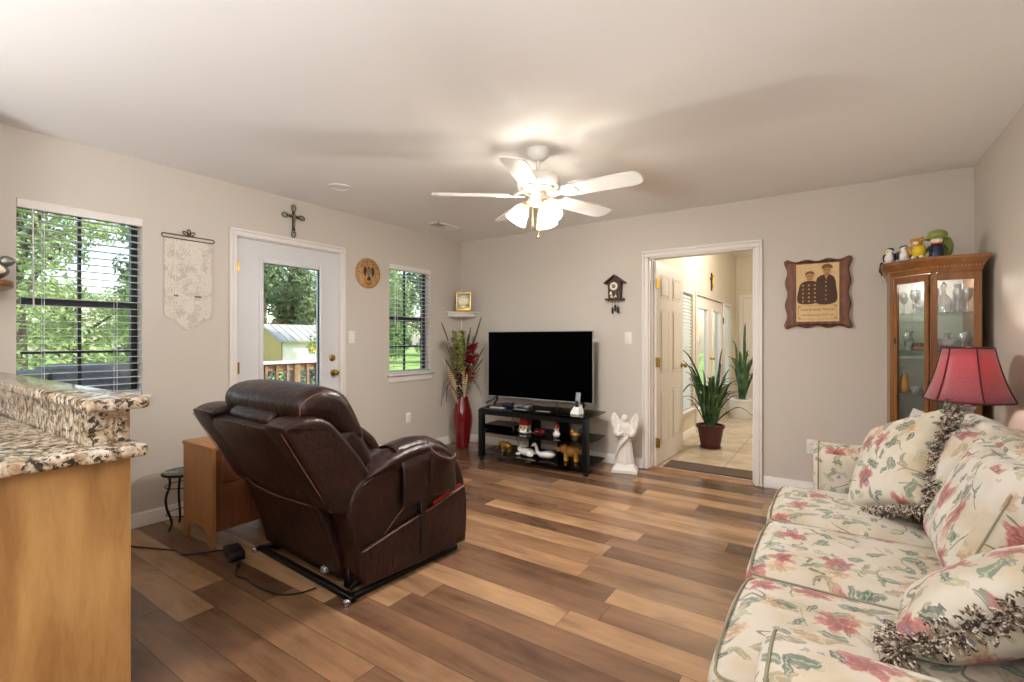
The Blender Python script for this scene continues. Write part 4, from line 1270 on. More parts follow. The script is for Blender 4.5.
# ------------------------------------------------------------------ sofa
SO = (0.28, 2.07, 0)
def sofa():
    t = thing('sofa', 'long cream floral three seat sofa along the right wall', 'sofa', SO)
    F, F2 = M['floral'], M['floral2']
    ya, yb = 1.20, 2.99
    obj('base', MB().box(-0.205, 0.76, 0.925, 3.215, 0.045, 0.315, 0.03, 3), F, t, True, uv=boxuv())
    for x in (-0.14, 0.68):
        for y in (1.0, 3.14):
            obj('foot', MB().lathe([(0.001, 0.0), (0.022, 0.0), (0.034, 0.03), (0.036, 0.05), (0.001, 0.05)], 16, (x, y, 0.001)), M['tabledark'], t, True)
    obj('back_frame', MB().puff([(0.50, 0.28), (0.60, 0.62), (0.635, 0.80), (0.68, 0.825), (0.745, 0.80), (0.755, 0.60), (0.765, 0.28)], 'y', 0.93, 3.21, 0.05, 5, 3), F, t, True, uv=boxuv(0.4, 0.2))
    for nm, y0, y1, x0, h in (('arm', 0.955, 1.215, -0.130, 0.632), ('arm', yb, 3.235, -0.10, 0.680)):
        pl = [(y0 + 0.02, 0.29), (y0 - 0.005, 0.48), (y0 + 0.0, h - 0.07), (y0 + 0.045, h - 0.017), (y0 + 0.12, h), (y1 - 0.05, h - 0.01), (y1 - 0.005, h - 0.055), (y1 + 0.004, h - 0.14), (y1, 0.29)]
        # swept along x, front rim rounded
        mb = MB().puff(pl, 'x', x0, 0.70, 0.03, 4, 4, 0.0, 6)
        a = obj(nm, mb, F, t, True, uv=boxuv(1.1, y0))
        ring = catmull(pl[:-1], 4, False)
        obj('welt', MB().tube([(x0 + 0.022, p, q) for p, q in ring], 0.0034, 6), M['welt'], a, True)
    n = 3
    w = (yb - ya) / n
    for k in range(n):
        yc = ya + w * (k + 0.5)
        mb = MB().cush((0.105, yc, 0.378), (0.362, w / 2 - 0.002, 0.078), 0.045, (0.014, 0.0, 0.022), 16, 0.004, k * 3)
        s = obj('seat_cushion', mb, F, t, True, uv=boxuv(0.37 * k, 0.61 * k))
        x0, x1, a, b, z, q = -0.2445, 0.44, yc - w / 2 + 0.0150, yc + w / 2 - 0.0150, 0.444, 0.031
        arc = lambda cy, a0, a1: [(x0 + q + q * cos(g), cy + q * sin(g), z) for g in [a0 + (a1 - a0) * m / 5 for m in range(6)]]
        loop = [(x1, a, z), (0.1, a, z)] + arc(a + q, -pi / 2, -pi)
        loop += [(x0 - 0.012 * (1 - abs(2 * m / 10 - 1) ** 4), a + q + (b - a - 2 * q) * m / 10, z) for m in range(1, 10)]
        loop += arc(b - q, pi, pi / 2) + [(0.1, b, z), (x1, b, z)]
        obj('welt', MB().tube(loop, 0.0037, 6), M['welt'], s, True)
        loop = [(x, y, 0.312) for x, y, _ in loop]
        obj('welt', MB().tube(loop, 0.0037, 6), M['welt'], s, True)
    for k in range(n):
        yc = ya + w * (k + 0.5)
        R = Matrix.Translation(((0.545, 0.440, 0.452)[k], yc, 0.672)) @ Matrix.Rotation(radians(22), 4, 'Y')
        mb = MB().cush((0, 0, 0), (0.098, w / 2 - 0.004, 0.222), 0.075, (0.045, 0.0, 0.028), 18, 0.012, 5 + k * 2, R)
        c = obj('back_cushion', mb, F2, t, True, uv=boxuv(0.45 * k + 0.2, 0.3 * k))
        lp = []
        for q in range(41):
            a = 2 * pi * q / 40
            e = 0.32
            lp.append(R @ Vector((-0.098, (w / 2 - 0.035) * math.copysign(abs(cos(a)) ** e, cos(a)), 0.19 * math.copysign(abs(sin(a)) ** e, sin(a)))))
        obj('welt', MB().tube(lp, 0.0028, 6), M['welt'], c, True)
sofa()

def throw_pillow(label, c, u, v, hw, hh, T, sd, uvo, edges=(0, 1, 2, 3)):
    """square pillow: u, v in-plane directions (world)"""
    u = Vector(u).normalized(); v = Vector(v); v = (v - u * v.dot(u)).normalized(); nn = u.cross(v)
    t = thing('throw_pillow', label, 'pillow', c)
    N = 22
    mb = MB()
    def outl(a, b):
        s = 1 - 0.07 * (1 - b * b) * a * a
        q = 1 - 0.07 * (1 - a * a) * b * b
        return a * hw * s, b * hh * q
    uvs = []
    for side in (1, -1):
        def fn(p, q):
            a, b = p * 2 - 1, q * 2 - 1
            x, y = outl(a, b)
            th = T * max(0, (1 - a * a) * (1 - b * b)) ** 0.42
            th *= 1 + 0.12 * noise.noise(Vector((a * 2.2 + sd, b * 2.2, side)))
            return u * x + v * y + nn * side * th
        mb.grid(fn, N, N)
    bmesh.ops.remove_doubles(mb.bm, verts=mb.bm.verts[:], dist=0.0005)
    obj('cover', mb, M['floral3'], t, uv=lambda co, n: (co.dot(u) + uvo, co.dot(v) + uvo * 0.7 + (1.3 if n.dot(nn) < 0 else 0)), sharp=180)
    if edges:
        rnd = random.Random(sd)
        fb = MB()
        per = []
        K = 100
        for e in edges:
            for k in range(K):
                s = -1 + 2 * (k + rnd.random()) / K
                a, b = ((s, -1), (1, s), (-s, 1), (-1, -s))[e]
                dx, dy = ((0, -1), (1, 0), (0, 1), (-1, 0))[e]
                per.append((a, b, dx, dy))
        for a, b, dx, dy in per:
            for q in range(2):
                x, y = outl(a, b)
                p = u * x + v * y
                out = (u * dx + v * dy)
                al = (u * dy - v * dx)
                ln = 0.030 + 0.020 * rnd.random()
                bend = nn * rnd.uniform(-0.034, 0.034) + al * rnd.uniform(-0.022, 0.022)
                p0 = p - out * 0.010
                p1 = p + out * ln * 0.55 + bend * 0.5 + al * 0.006
                p2 = p + out * ln + bend
                p3 = p + out * ln * 0.75 + bend * 1.25 + al * 0.008
                p4 = p + out * ln * 0.30 + bend * 0.9 + al * 0.012
                fb.tube([p0, p1, p2, p3, p4], 0.0026, 4, caps=False)
        obj('fringe', fb, M['fringe'], t, sharp=180)
    return t
throw_pillow('fringed floral pillow leaning on the far sofa arm', (0.221, 2.738, 0.692), (0.525, -0.765, 0.374), (0.244, 0.556, 0.795), 0.232, 0.232, 0.085, 3, 0.35, (0, 1))
throw_pillow('fringed floral pillow slumped on the near sofa seat', (0.335, 1.665, 0.590), (0.356, 0.017, 0.253), (0.17, 0.93, -0.22), 0.232, 0.225, 0.105, 7, 1.9)
# white card propped behind the far pillow, on the arm
o = tag(obj('greeting_card', MB().box(-0.055, 0.055, -0.0012, 0.0012, 0, 0.175), M['paper']), 'white card propped behind the far fringed pillow', 'card')
o.location = (0.315, 3.13, 0.715); o.rotation_euler = (radians(-12), radians(24), radians(12))

# ------------------------------------------------------------------ corner curio cabinet
CP = [(0.715, 4.00), (0.494, 4.00), (0.312, 4.184), (0.312, 4.515), (0.735, 4.515), (0.735, 4.02)]
def curio():
    t = thing('curio_cabinet', 'tall oak curio cabinet with glass doors in the corner', 'cabinet', (0.52, 4.25, 0))
    W_ = M['oakdark']
    P0 = [(0.735, 4.00), (0.494, 4.00), (0.312, 4.184), (0.312, 4.515), (0.735, 4.515)]
    cx, cy = 0.54, 4.27
    def off(d):
        # outline pushed outwards on the three seen faces
        return [(0.735 + d * 0.75, 4.00 - d), (0.494 - d * 0.41, 4.00 - d), (0.312 - d, 4.184 - d * 0.41), (0.312 - d, 4.515), (0.735 + d * 0.75, 4.515)]
    def slab(z0, z1, d0, d1=None):
        d1 = d0 if d1 is None else d1
        return MB().rings([[(x, y, z0) for x, y in off(d0)], [(x, y, z1) for x, y in off(d1)]])
    obj('plinth', slab(0.001, 0.10, 0.012), W_, t, True)
    obj('floor_panel', slab(0.10, 0.125, 0.0), W_, t, True)
    mb = MB()
    for z0, z1, d0, d1 in ((1.665, 1.685, 0.0, 0.006), (1.685, 1.70, 0.006, 0.010), (1.70, 1.722, 0.010, 0.026), (1.722, 1.745, 0.026, 0.044), (1.745, 1.762, 0.046, 0.048)):
        mb.add(slab(z0, z1, d0, d1))
    crown = obj('crown', mb, W_, t, True)
    # dentil strip
    db = MB()
    for (ax, ay), (bx, by) in ((off(0.014)[0], off(0.014)[1]), (off(0.014)[1], off(0.014)[2])):
        n = int(math.hypot(bx - ax, by - ay) / 0.016)
        for k in range(n):
            f = (k + 0.5) / n
            x, y = ax + (bx - ax) * f, ay + (by - ay) * f
            a = atan2(by - ay, bx - ax)
            db.box(-0.004, 0.004, -0.006, 0.006, -0.005, 0.005, 0, 1, Matrix.Translation((x, y, 1.700)) @ Matrix.Rotation(a, 4, 'Z'))
    obj('dentil', db, M['tablewood'], crown, True)
    # posts
    def post(x, y, a, w, d, z0=0.125, z1=1.665):
        return MB().box(-w / 2, w / 2, -d / 2, d / 2, z0, z1, 0.003, 1, Matrix.Translation((x, y, 0)) @ Matrix.Rotation(a, 4, 'Z'))
    obj('post', post(0.716, 4.012, 0, 0.038, 0.024), W_, t, True)
    obj('post', post(0.512, 4.012, 0, 0.036, 0.024), W_, t, True)
    ca = -pi / 4
    obj('post', post(0.322, 4.192, ca, 0.026, 0.02), W_, t, True)
    obj('side_panel', MB().box(0.728, 0.735, 4.02, 4.50, 0.125, 1.665), W_, t, True)
    obj('back_panel', MB().box(0.314, 0.735, 4.500, 4.515, 0.125, 1.665), M['painted_reflection'], t, True)
    # fixed front: rails and glass
    for z0, z1 in ((1.615, 1.665), (0.125, 0.20)):
        obj('front_rail', MB().box(0.53, 0.70, 4.001, 4.021, z0, z1, 0.002, 1), W_, t, True)
    obj('front_glass', MB().box(0.528, 0.70, 4.010, 4.014, 0.20, 1.616), M['pane'], t, True)
    # canted glass door
    ux, uy = 0.494 - 0.312, 4.00 - 4.184
    Lc = math.hypot(ux, uy)
    T = Matrix.Translation((0.312, 4.184, 0)) @ Matrix.Rotation(atan2(uy, ux), 4, 'Z')
    d = MB()
    for a, b, c, e in ((0.022, 0.046, 0.13, 1.66), (Lc - 0.036, Lc - 0.008, 0.13, 1.66), (0.046, Lc - 0.036, 1.615, 1.66), (0.046, Lc - 0.036, 0.13, 0.19)):
        d.box(a, b, -0.004, 0.016, c, e, 0.002, 1, T)
    dr = obj('door', d, W_, t, True)
    obj('pane', MB().box(0.044, Lc - 0.034, 0.004, 0.008, 0.19, 1.616, 0, 1, T), M['pane'], dr, True)
    obj('lock', MB().box(0.030, 0.040, -0.008, -0.004, 1.21, 1.255, 0.002, 1, T).tube([T @ Vector((0.035, -0.008, 1.23)), T @ Vector((0.035, -0.018, 1.23))], 0.004, 8), M['antique'], dr, True)
    for z in (0.35, 0.95, 1.56):
        obj('hinge', MB().box(Lc - 0.012, Lc - 0.004, -0.007, -0.003, z - 0.03, z + 0.03, 0.001, 1, T), M['antique'], dr, True)
    obj('side_panel', MB().box(0.314, 0.322, 4.20, 4.50, 0.125, 1.665), W_, t, True)
    sh = [(0.725, 4.03), (0.512, 4.03), (0.335, 4.205), (0.325, 4.495), (0.725, 4.495)]
    for z in (0.50, 0.885, 1.17, 1.415):
        obj('shelf', MB().rings([[(x, y, z - 0.006) for x, y in sh], [(x, y, z) for x, y in sh]]), M['shelfglass'], t, True)
curio()

make_light('curio_fill', 'POINT', (0.55, 4.24, 1.63), 2.2, (1.0, 0.95, 0.88), shadow_soft_size=0.03)  # fill light added to brighten the cabinet inside, no fixture
# glassware standing on the curio shelves
def goblet(h, r):
    return [(0.001, 0), (r * 0.75, 0), (r * 0.7, 0.003), (0.006, 0.010), (0.0045, h * 0.42), (r * 0.5, h * 0.5), (r * 0.95, h * 0.68), (r, h * 0.82), (r * 0.86, h), (r * 0.82, h), (r * 0.93, h * 0.82), (r * 0.88, h * 0.69), (r * 0.4, h * 0.53), (0.001, h * 0.50)]
def vaseprof(h, r):
    return [(0.001, 0), (r * 0.6, 0), (r * 0.9, h * 0.2), (r, h * 0.4), (r * 0.5, h * 0.72), (r * 0.45, h * 0.8), (r * 0.75, h), (r * 0.7, h), (r * 0.4, h * 0.8), (r * 0.45, h * 0.72), (r * 0.93, h * 0.4), (r * 0.8, h * 0.2), (0.001, h * 0.04)]
def decanter(h, r):
    return [(0.001, 0), (r, 0), (r * 1.05, h * 0.15), (r * 0.9, h * 0.45), (r * 0.3, h * 0.6), (r * 0.28, h * 0.74), (r * 0.42, h * 0.76), (r * 0.36, h * 0.79), (r * 0.42, h * 0.9), (0.001, h)]
def bowl(h, r):
    return [(0.001, 0), (r * 0.45, 0), (r * 0.5, h * 0.1), (r * 0.85, h * 0.55), (r, h), (r * 0.95, h), (r * 0.8, h * 0.55), (r * 0.4, h * 0.16), (0.001, h * 0.14)]
cut = lambda a, z: 1 + 0.03 * cos(12 * a)
GW = [('goblet', goblet, 0.15, 0.028, 0.385, 4.22, 1.415, 'clear stemmed goblet on the top curio shelf nearest the door'),
      ('goblet', goblet, 0.16, 0.030, 0.44, 4.17, 1.415, 'taller stemmed goblet behind the curio door, top shelf'),
      ('crystal_vase', vaseprof, 0.17, 0.036, 0.47, 4.27, 1.415, 'footed crystal vase at the back of the top curio shelf'),
      ('decanter', decanter, 0.20, 0.040, 0.572, 4.10, 1.415, 'cut crystal decanter on the top curio shelf'),
      ('crystal_vase', vaseprof, 0.18, 0.034, 0.645, 4.12, 1.415, 'slim crystal vase right of the decanter, top shelf'),
      ('goblet', goblet, 0.14, 0.030, 0.69, 4.20, 1.415, 'small goblet at the right end of the top curio shelf'),
      ('crystal_bowl', bowl, 0.055, 0.048, 0.62, 4.20, 1.415, 'pink tinted crystal bowl behind the decanter'),
      ('crystal_bowl', bowl, 0.075, 0.058, 0.585, 4.10, 1.17, 'cut crystal bowl left on the second curio shelf'),
      ('crystal_bowl', bowl, 0.085, 0.050, 0.672, 4.185, 1.17, 'deep crystal bowl right on the second curio shelf'),
      ('crystal_vase', vaseprof, 0.12, 0.032, 0.61, 4.26, 1.17, 'short crystal vase behind the two crystal bowls'),
      ('crystal_candlestick', goblet, 0.12, 0.026, 0.40, 4.20, 1.17, 'crystal candlestick behind the curio door, second shelf'),
      ('crystal_bowl', bowl, 0.04, 0.030, 0.44, 4.19, 0.885, 'tiny crystal bowl beside the amber owl')]
for i, (nm, fn, h, r, x, y, z, lb) in enumerate((
      ('goblet', goblet, 0.155, 0.024, 0.5245, 4.062, 1.415, 'front goblet left of the decanter, top curio shelf'),
      ('goblet', goblet, 0.145, 0.024, 0.632, 4.058, 1.415, 'front goblet right of the decanter, top curio shelf'),
      ('goblet', goblet, 0.150, 0.027, 0.680, 4.070, 1.415, 'front goblet at the right end of the top curio shelf'),
      ('crystal_vase', vaseprof, 0.16, 0.030, 0.535, 4.20, 1.415, 'ribbed crystal vase behind the left front goblet'),
      ('goblet', goblet, 0.11, 0.024, 0.655, 4.065, 1.1705, 'short goblet in front of the deep crystal bowl'),
      ('goblet', goblet, 0.12, 0.024, 0.700, 4.24, 1.1705, 'goblet in the back right corner of the second curio shelf'),
      ('crystal_vase', vaseprof, 0.13, 0.030, 0.42, 4.27, 1.1705, 'crystal vase at the back of the second curio shelf by the door'))):
    GW.append((nm, fn, h, r, x, y, z, lb))
for nm, fn, h, r, x, y, z, lb in GW:
    tag(obj(nm, MB().lathe(fn(h, r), 24, mod=cut if nm != 'goblet' else None), M['crystal'], loc=(0, 0, 0)), lb, 'glassware', 'glassware in the curio cabinet').location = (x, y, z + 0.0005)
mb = MB().lathe([(0.001, 0), (0.024, 0), (0.030, 0.02), (0.030, 0.06), (0.022, 0.085), (0.025, 0.10), (0.018, 0.118), (0.001, 0.122)], 20)
mb.ell((-0.012, -0.010, 0.124), (0.005, 0.005, 0.010), 8, 6).ell((0.012, -0.010, 0.124), (0.005, 0.005, 0.010), 8, 6)
tag(obj('owl_figurine', mb, M['amber']), 'amber glass owl on the lower curio shelf', 'figurine').location = (0.385, 4.20, 0.8855)
mb = MB().lathe([(0.001, 0), (0.05, 0), (0.055, 0.012), (0.05, 0.02), (0.001, 0.02)], 24)
for k in range(7):
    a = 2 * pi * k / 7
    mb.ell((0.034 * cos(a), 0.034 * sin(a), 0.032), (0.018, 0.018, 0.02), 10, 8)
tag(obj('trinket_dish', mb, M['walnut']), 'dark wooden trinket dish on the second curio shelf by the door', 'dish').location = (0.47, 4.15, 1.1705)

# figurines on top of the curio, all standing on its crown at z = 1.762
ZC = 1.7625
def remesh(o, v=0.004):
    m = o.modifiers.new('fuse', 'REMESH'); m.mode = 'VOXEL'; m.voxel_size = v; m.use_smooth_shade = True
    return o
def penguin(label, x, y, rz, back):
    t = thing('penguin_figurine', label, 'figurine', (x, y, ZC), rz)
    remesh(obj('body', MB().ell((0, 0, 0.035), (0.030, 0.032, 0.036)).ell((0, -0.004, 0.082), (0.022, 0.022, 0.022)), M['ceramic'], t))
    obj('back_coat', MB().ell((0, 0.010, 0.040), (0.032, 0.028, 0.036)), back, t)
    obj('cap', MB().ell((0, 0.003, 0.093), (0.023, 0.024, 0.015)), M['black'], t)
    obj('beak', MB().lathe([(0.008, 0), (0.001, 0.014)], 8, M=Matrix.Translation((0, -0.024, 0.080)) @ Matrix.Rotation(pi / 2, 4, 'X')), M['yellow'], t)
    for s in (-1, 1):
        obj('flipper', MB().ell((s * 0.034, 0, 0.042), (0.008, 0.016, 0.026), 12, 8), back, t)
penguin('black and white bird figurine at the left end of the curio top', 0.305, 4.17, radians(-35), M['navy'])
penguin('black and white bird figurine second from left on the curio top', 0.375, 4.11, radians(10), M['black'])
t = thing('yellow_figurine', 'yellow seated animal figurine on the curio top', 'figurine', (0.448, 4.06, ZC), radians(-20))
remesh(obj('body', MB().ell((0, 0, 0.045), (0.035, 0.030, 0.046)).ell((-0.01, -0.008, 0.112), (0.030, 0.026, 0.028)).ell((-0.035, -0.01, 0.126), (0.012, 0.012, 0.014)).ell((0.018, -0.01, 0.132), (0.010, 0.010, 0.014)).ell((-0.045, -0.006, 0.06), (0.016, 0.012, 0.03)), M['amber'], t))
obj('shirt', MB().lathe([(0.028, 0.020), (0.037, 0.035), (0.038, 0.065), (0.026, 0.088)], 20), M['yellow'], t)
obj('muzzle', MB().ell((-0.012, -0.032, 0.106), (0.016, 0.010, 0.012), 12, 8), M['cream'], t)
for s in (-1, 1):
    obj('foot', MB().ell((s * 0.02, -0.03, 0.012), (0.015, 0.022, 0.012), 12, 8), M['cream'], t)
t = thing('hatted_figurine', 'green hatted figurine with navy coat on the curio top', 'figurine', (0.530, 4.045, ZC), radians(5))
remesh(obj('body', MB().lathe([(0.001, 0), (0.036, 0), (0.038, 0.03), (0.030, 0.075), (0.016, 0.088), (0.001, 0.09)], 20), M['navy'], t))
obj('head', MB().ell((0, -0.004, 0.112), (0.032, 0.030, 0.030)), M['cream'], t)
obj('hat', MB().ell((0.006, 0.004, 0.146), (0.052, 0.045, 0.036)).lathe([(0.05, 0.118), (0.062, 0.122), (0.052, 0.132)], 24), M['green'], t)
obj('scarf', MB().lathe([(0.020, 0.080), (0.030, 0.084), (0.028, 0.094), (0.018, 0.096)], 20), M['red'], t)
for s in (-1, 1):
    obj('arm', MB().tube([(s * 0.03, 0, 0.075), (s * 0.046, -0.01, 0.05), (s * 0.036, -0.032, 0.042)], [0.011, 0.010, 0.009], 8), M['dkgreen'], t)
tag(obj('gourd_figurine', MB().lathe([(0.001, 0.0), (0.03, 0.004), (0.048, 0.05), (0.052, 0.09), (0.040, 0.135), (0.015, 0.158), (0.001, 0.16)], 24, mod=lambda a, z: 1 + 0.05 * cos(8 * a)), M['green']), 'olive green ribbed egg shape behind the hatted figurine', 'figurine').location = (0.575, 4.150, ZC)
mb = MB()
for k in range(14):
    f = k / 13
    mb.ell((0.262 - 0.012 * sin(f * 3), 4.152 + 0.004 * k * 0.2, ZC + 0.004 - 0.085 * f + 0.01 * sin(f * 9)), (0.0058, 0.0058, 0.0058), 8, 6)
tag(obj('bead_string', mb, M['black'], loc=(0.262, 4.152, ZC)), 'dark bead string hanging off the left edge of the curio crown', 'beads')

# ------------------------------------------------------------------ lamp with red shade on a small table behind the sofa arm
LX, LY = 0.585, 3.50
t = thing('lamp_table', 'small round table behind the far sofa arm', 'side table', (LX, LY, 0))
obj('top', MB().lathe([(0.001, 0.575), (0.17, 0.575), (0.178, 0.585), (0.17, 0.597), (0.001, 0.598)], 32), M['tabledark'], t)
obj('pedestal', MB().lathe([(0.001, 0.03), (0.05, 0.03), (0.03, 0.08), (0.022, 0.3), (0.03, 0.5), (0.06, 0.575), (0.001, 0.576)], 24), M['tabledark'], t)
for k in range(3):
    a = 2 * pi * k / 3 + 0.5
    obj('leg', MB().tube([(0.02 * cos(a), 0.02 * sin(a), 0.12), (0.08 * cos(a), 0.08 * sin(a), 0.09), (0.15 * cos(a), 0.15 * sin(a), 0.012)], [0.018, 0.016, 0.011], 8), M['tabledark'], t)
t = thing('table_lamp', 'table lamp with red bell shade behind the sofa', 'lamp', (LX, LY, 0.5985))
obj('base', MB().lathe([(0.001, 0), (0.075, 0), (0.075, 0.012), (0.05, 0.022), (0.032, 0.04), (0.055, 0.09), (0.060, 0.13), (0.03, 0.185), (0.024, 0.19), (0.001, 0.19)], 32), M['silverp'], t)
obj('column', MB().lathe([(0.001, 0.188), (0.027, 0.188), (0.024, 0.196), (0.024, 0.265), (0.030, 0.272), (0.034, 0.285), (0.001, 0.288)], 28, mod=lambda a, z: 1 + 0.03 * cos(14 * a)), M['silverp'], t)
obj('harp', MB().tube(catmull([(0, 0, 0.285), (-0.045, 0, 0.36), (-0.04, 0, 0.50), (0, 0, 0.588), (0.04, 0, 0.50), (0.045, 0, 0.36), (0, 0, 0.285)], 5, False), 0.0025, 6), M['brass'], t)
obj('bulb', MB().lathe([(0.001, 0.285), (0.014, 0.29), (0.014, 0.33), (0.024, 0.39), (0.020, 0.43), (0.001, 0.44)], 20), M['white'], t)
obj('finial', MB().lathe([(0.001, 0.585), (0.008, 0.587), (0.005, 0.597), (0.008, 0.605), (0.001, 0.612)], 12), M['brass'], t)
make_light('lamp_bulb', 'POINT', (LX, LY, 0.5985 + 0.50), 3.2, (1.0, 0.92, 0.80), shadow_soft_size=0.03)
# bell shade: six concave panels
prof = [(0.186, 0.318), (0.165, 0.365), (0.146, 0.42), (0.129, 0.48), (0.115, 0.54), (0.104, 0.600)]
def hexr(a):
    k = ((a % (pi / 3)) - pi / 6)
    return cos(pi / 6) / cos(k) * 0.5 + 0.5
NP = 48
sb = MB()
rings = [[(r * hexr(2 * pi * k / NP + 0.35) * cos(2 * pi * k / NP), r * hexr(2 * pi * k / NP + 0.35) * sin(2 * pi * k / NP), z) for k in range(NP)] for r, z in prof]
sb.rings(rings, True, False)
sh = obj('shade', sb, M['redsilk'], t, solid=0.002, sharp=60)
for k in range(6):
    a = k * pi / 3 - 0.35
    obj('rib_trim', MB().tube([(r * 1.012 * cos(a), r * 1.012 * sin(a), z) for r, z in prof], 0.0035, 6), M['redtrim'], sh)
for r, z in (prof[0], prof[-1]):
    obj('rim_trim', MB().tube([(r * 1.005 * hexr(2 * pi * k / NP + 0.35) * cos(2 * pi * k / NP), r * 1.005 * hexr(2 * pi * k / NP + 0.35) * sin(2 * pi * k / NP), z) for k in range(NP + 1)], 0.0045, 6), M['redtrim'], sh)
# ------------------------------------------------------------------ television stand and what it holds
SX, SY, SR = -2.465, 4.16, radians(2.6)
def sloc(x, y, z=0.0):
    return (SX + x * cos(SR) - y * sin(SR), SY + x * sin(SR) + y * cos(SR), z)
def tv_stand():
    t = thing('television_stand', 'black television stand with three glass shelves', 'tv stand', (SX, SY, 0), SR)
    for s in (-1, 1):
        p = obj('front_post', MB().box(s * 0.575 - 0.026, s * 0.575 + 0.026, -0.245, -0.185, 0.035, 0.525, 0.006, 2), M['blackm'], t)
        obj('foot', MB().lathe([(0.001, 0), (0.024, 0.0), (0.026, 0.012), (0.018, 0.036), (0.001, 0.036)], 16, (s * 0.575, -0.215, 0.0005)), M['black'], p)
    obj('front_rail', MB().box(-0.56, 0.56, -0.232, -0.198, 0.470, 0.522, 0.004, 1), M['blackm'], t)
    for s in (-1, 1):
        p = obj('back_column', MB().box(s * 0.17 - 0.065, s * 0.17 + 0.065, 0.16, 0.20, 0.035, 0.522, 0.004, 1), M['blackm'], t)
        obj('foot', MB().lathe([(0.001, 0), (0.022, 0), (0.018, 0.036), (0.001, 0.036)], 12, (s * 0.17, 0.18, 0.0005)), M['black'], p)
    def bow(z, w, th=0.008):
        pts = [(-w, 0.20), (-w - 0.02, 0.02), (-w + 0.02, -0.235)]
        pts += [(-w + 0.02 + (2 * w - 0.04) * k / 16, -0.235 - 0.03 * sin(pi * k / 16)) for k in range(1, 16)]
        pts += [(w - 0.02, -0.235), (w + 0.01, 0.02), (w - 0.01, 0.22), (w - 0.1, 0.235), (-w + 0.1, 0.235)]
        return MB().prism(pts, 'z', z - th, z)
    for z, w in ((0.535, 0.615), (0.300, 0.605), (0.080, 0.605)):
        obj('glass_shelf', bow(z, w), M['smoke'], t)
        if z < 0.5:
            for s in (-1, 1):
                obj('shelf_bracket', MB().box(s * 0.54 - 0.02, s * 0.54 + 0.02, -0.22, 0.10, z - 0.022, z - 0.0085, 0.002, 1), M['blackm'], t)
    obj('emblem', MB().box(-0.03, 0.03, -0.272, -0.266, 0.060, 0.070, 0.002, 1), M['brass'], t)
tv_stand()
def television():
    t = thing('television', 'large black flat screen television, switched off', 'television', (-2.565, 4.27, 0.5355), radians(0.6))
    w, z0, z1 = 0.625, 0.078, 0.792
    obj('screen', MB().box(-w + 0.006, w - 0.006, -0.022, -0.019, z0 + 0.014, z1 - 0.006), M['screen'], t)
    fr = MB()
    fr.box(-w, w, -0.0225, 0.0, z1 - 0.007, z1, 0.002, 1).box(-w, w, -0.0225, 0.0, z0, z0 + 0.013, 0.002, 1)
    fr.box(-w, -w + 0.006, -0.0225, 0.0, z0, z1, 0.002, 1).box(w - 0.006, w, -0.0225, 0.0, z0, z1, 0.002, 1)
    obj('bezel', fr, M['silverp'], t)
    obj('housing', MB().box(-w + 0.004, w - 0.004, -0.019, 0.008, z0 + 0.003, z1 - 0.003, 0.004, 1).box(-0.40, 0.40, 0.008, 0.050, z0 + 0.04, 0.46, 0.012, 2), M['black'], t)
    for s in (-1, 1):
        pth = catmull([(s * 0.515 - 0.085, -0.10, 0.0125), (s * 0.515 - 0.03, -0.05, 0.055), (s * 0.515, -0.012, 0.084), (s * 0.515 + 0.03, -0.05, 0.060), (s * 0.515 + 0.035, -0.11, 0.0125)], 5, False)
        obj('foot', MB().tube(pth, 0.012, 8), M['black'], t)
television()
ZT, ZM, ZB = 0.5355, 0.3005, 0.0805
def on(name, mb, mat, x, y, z, label, cat, rz=0.0, group=None):
    o = tag(obj(name, mb, mat), label, cat, group)
    o.location = sloc(x, y, z); o.rotation_euler = (0, 0, SR + rz)
    return o
def at_st(name, x, y, z, label, cat, rz=0.0):
    return thing(name, label, cat, sloc(x, y, z), SR + rz)
on('router', MB().box(-0.055, 0.055, -0.035, 0.035, 0, 0.030, 0.006, 2), M['navy'], -0.41, 0.03, ZT, 'navy router box on top of the stand by the left television foot', 'router')
t = at_st('cable_box', -0.22, 0.02, ZT, 'pale grey flat set top box under the television', 'set top box')
obj('casing', MB().box(-0.085, 0.085, -0.05, 0.05, 0, 0.026, 0.006, 2), M['silverp'], t)
obj('display', MB().box(-0.04, 0.04, -0.052, -0.050, 0.006, 0.018), M['black'], t)
def remote(x, y, rz, mat, label):
    t = at_st('remote_control', x, y, ZT, label, 'remote control', rz)
    obj('body', MB().box(-0.085, 0.085, -0.022, 0.022, 0, 0.016, 0.006, 2), mat, t)
    b = MB()
    for i in range(9):
        for j in range(3):
            b.box(-0.07 + i * 0.016, -0.06 + i * 0.016, -0.014 + j * 0.011, -0.007 + j * 0.011, 0.016, 0.018)
    obj('buttons', b, M['grille'], t)
remote(-0.40, -0.19, radians(4), M['silverp'], 'long silver remote on the left front of the glass top')
remote(-0.12, -0.21, radians(-6), M['black'], 'black remote near the middle of the glass top')
remote(0.13, -0.20, radians(3), M['black'], 'black remote on the right half of the glass top')
t = at_st('cordless_phone', 0.42, -0.06, ZT, 'white cordless phone standing in its charger on the stand', 'telephone', radians(-10))
obj('charger', MB().rings([[(-0.048, -0.045, 0), (0.048, -0.045, 0), (0.048, 0.045, 0), (-0.048, 0.045, 0)], [(-0.042, -0.035, 0.03), (0.042, -0.035, 0.03), (0.042, 0.04, 0.045), (-0.042, 0.04, 0.045)], [(-0.03, -0.01, 0.06), (0.03, -0.01, 0.06), (0.03, 0.035, 0.085), (-0.03, 0.035, 0.085)]]), M['white'], t)
h = obj('handset', MB().box(-0.024, 0.024, -0.013, 0.013, 0, 0.165, 0.008, 2, Matrix.Translation((0, 0.005, 0.035)) @ Matrix.Rotation(radians(-8), 4, 'X')), M['silverp'], t)
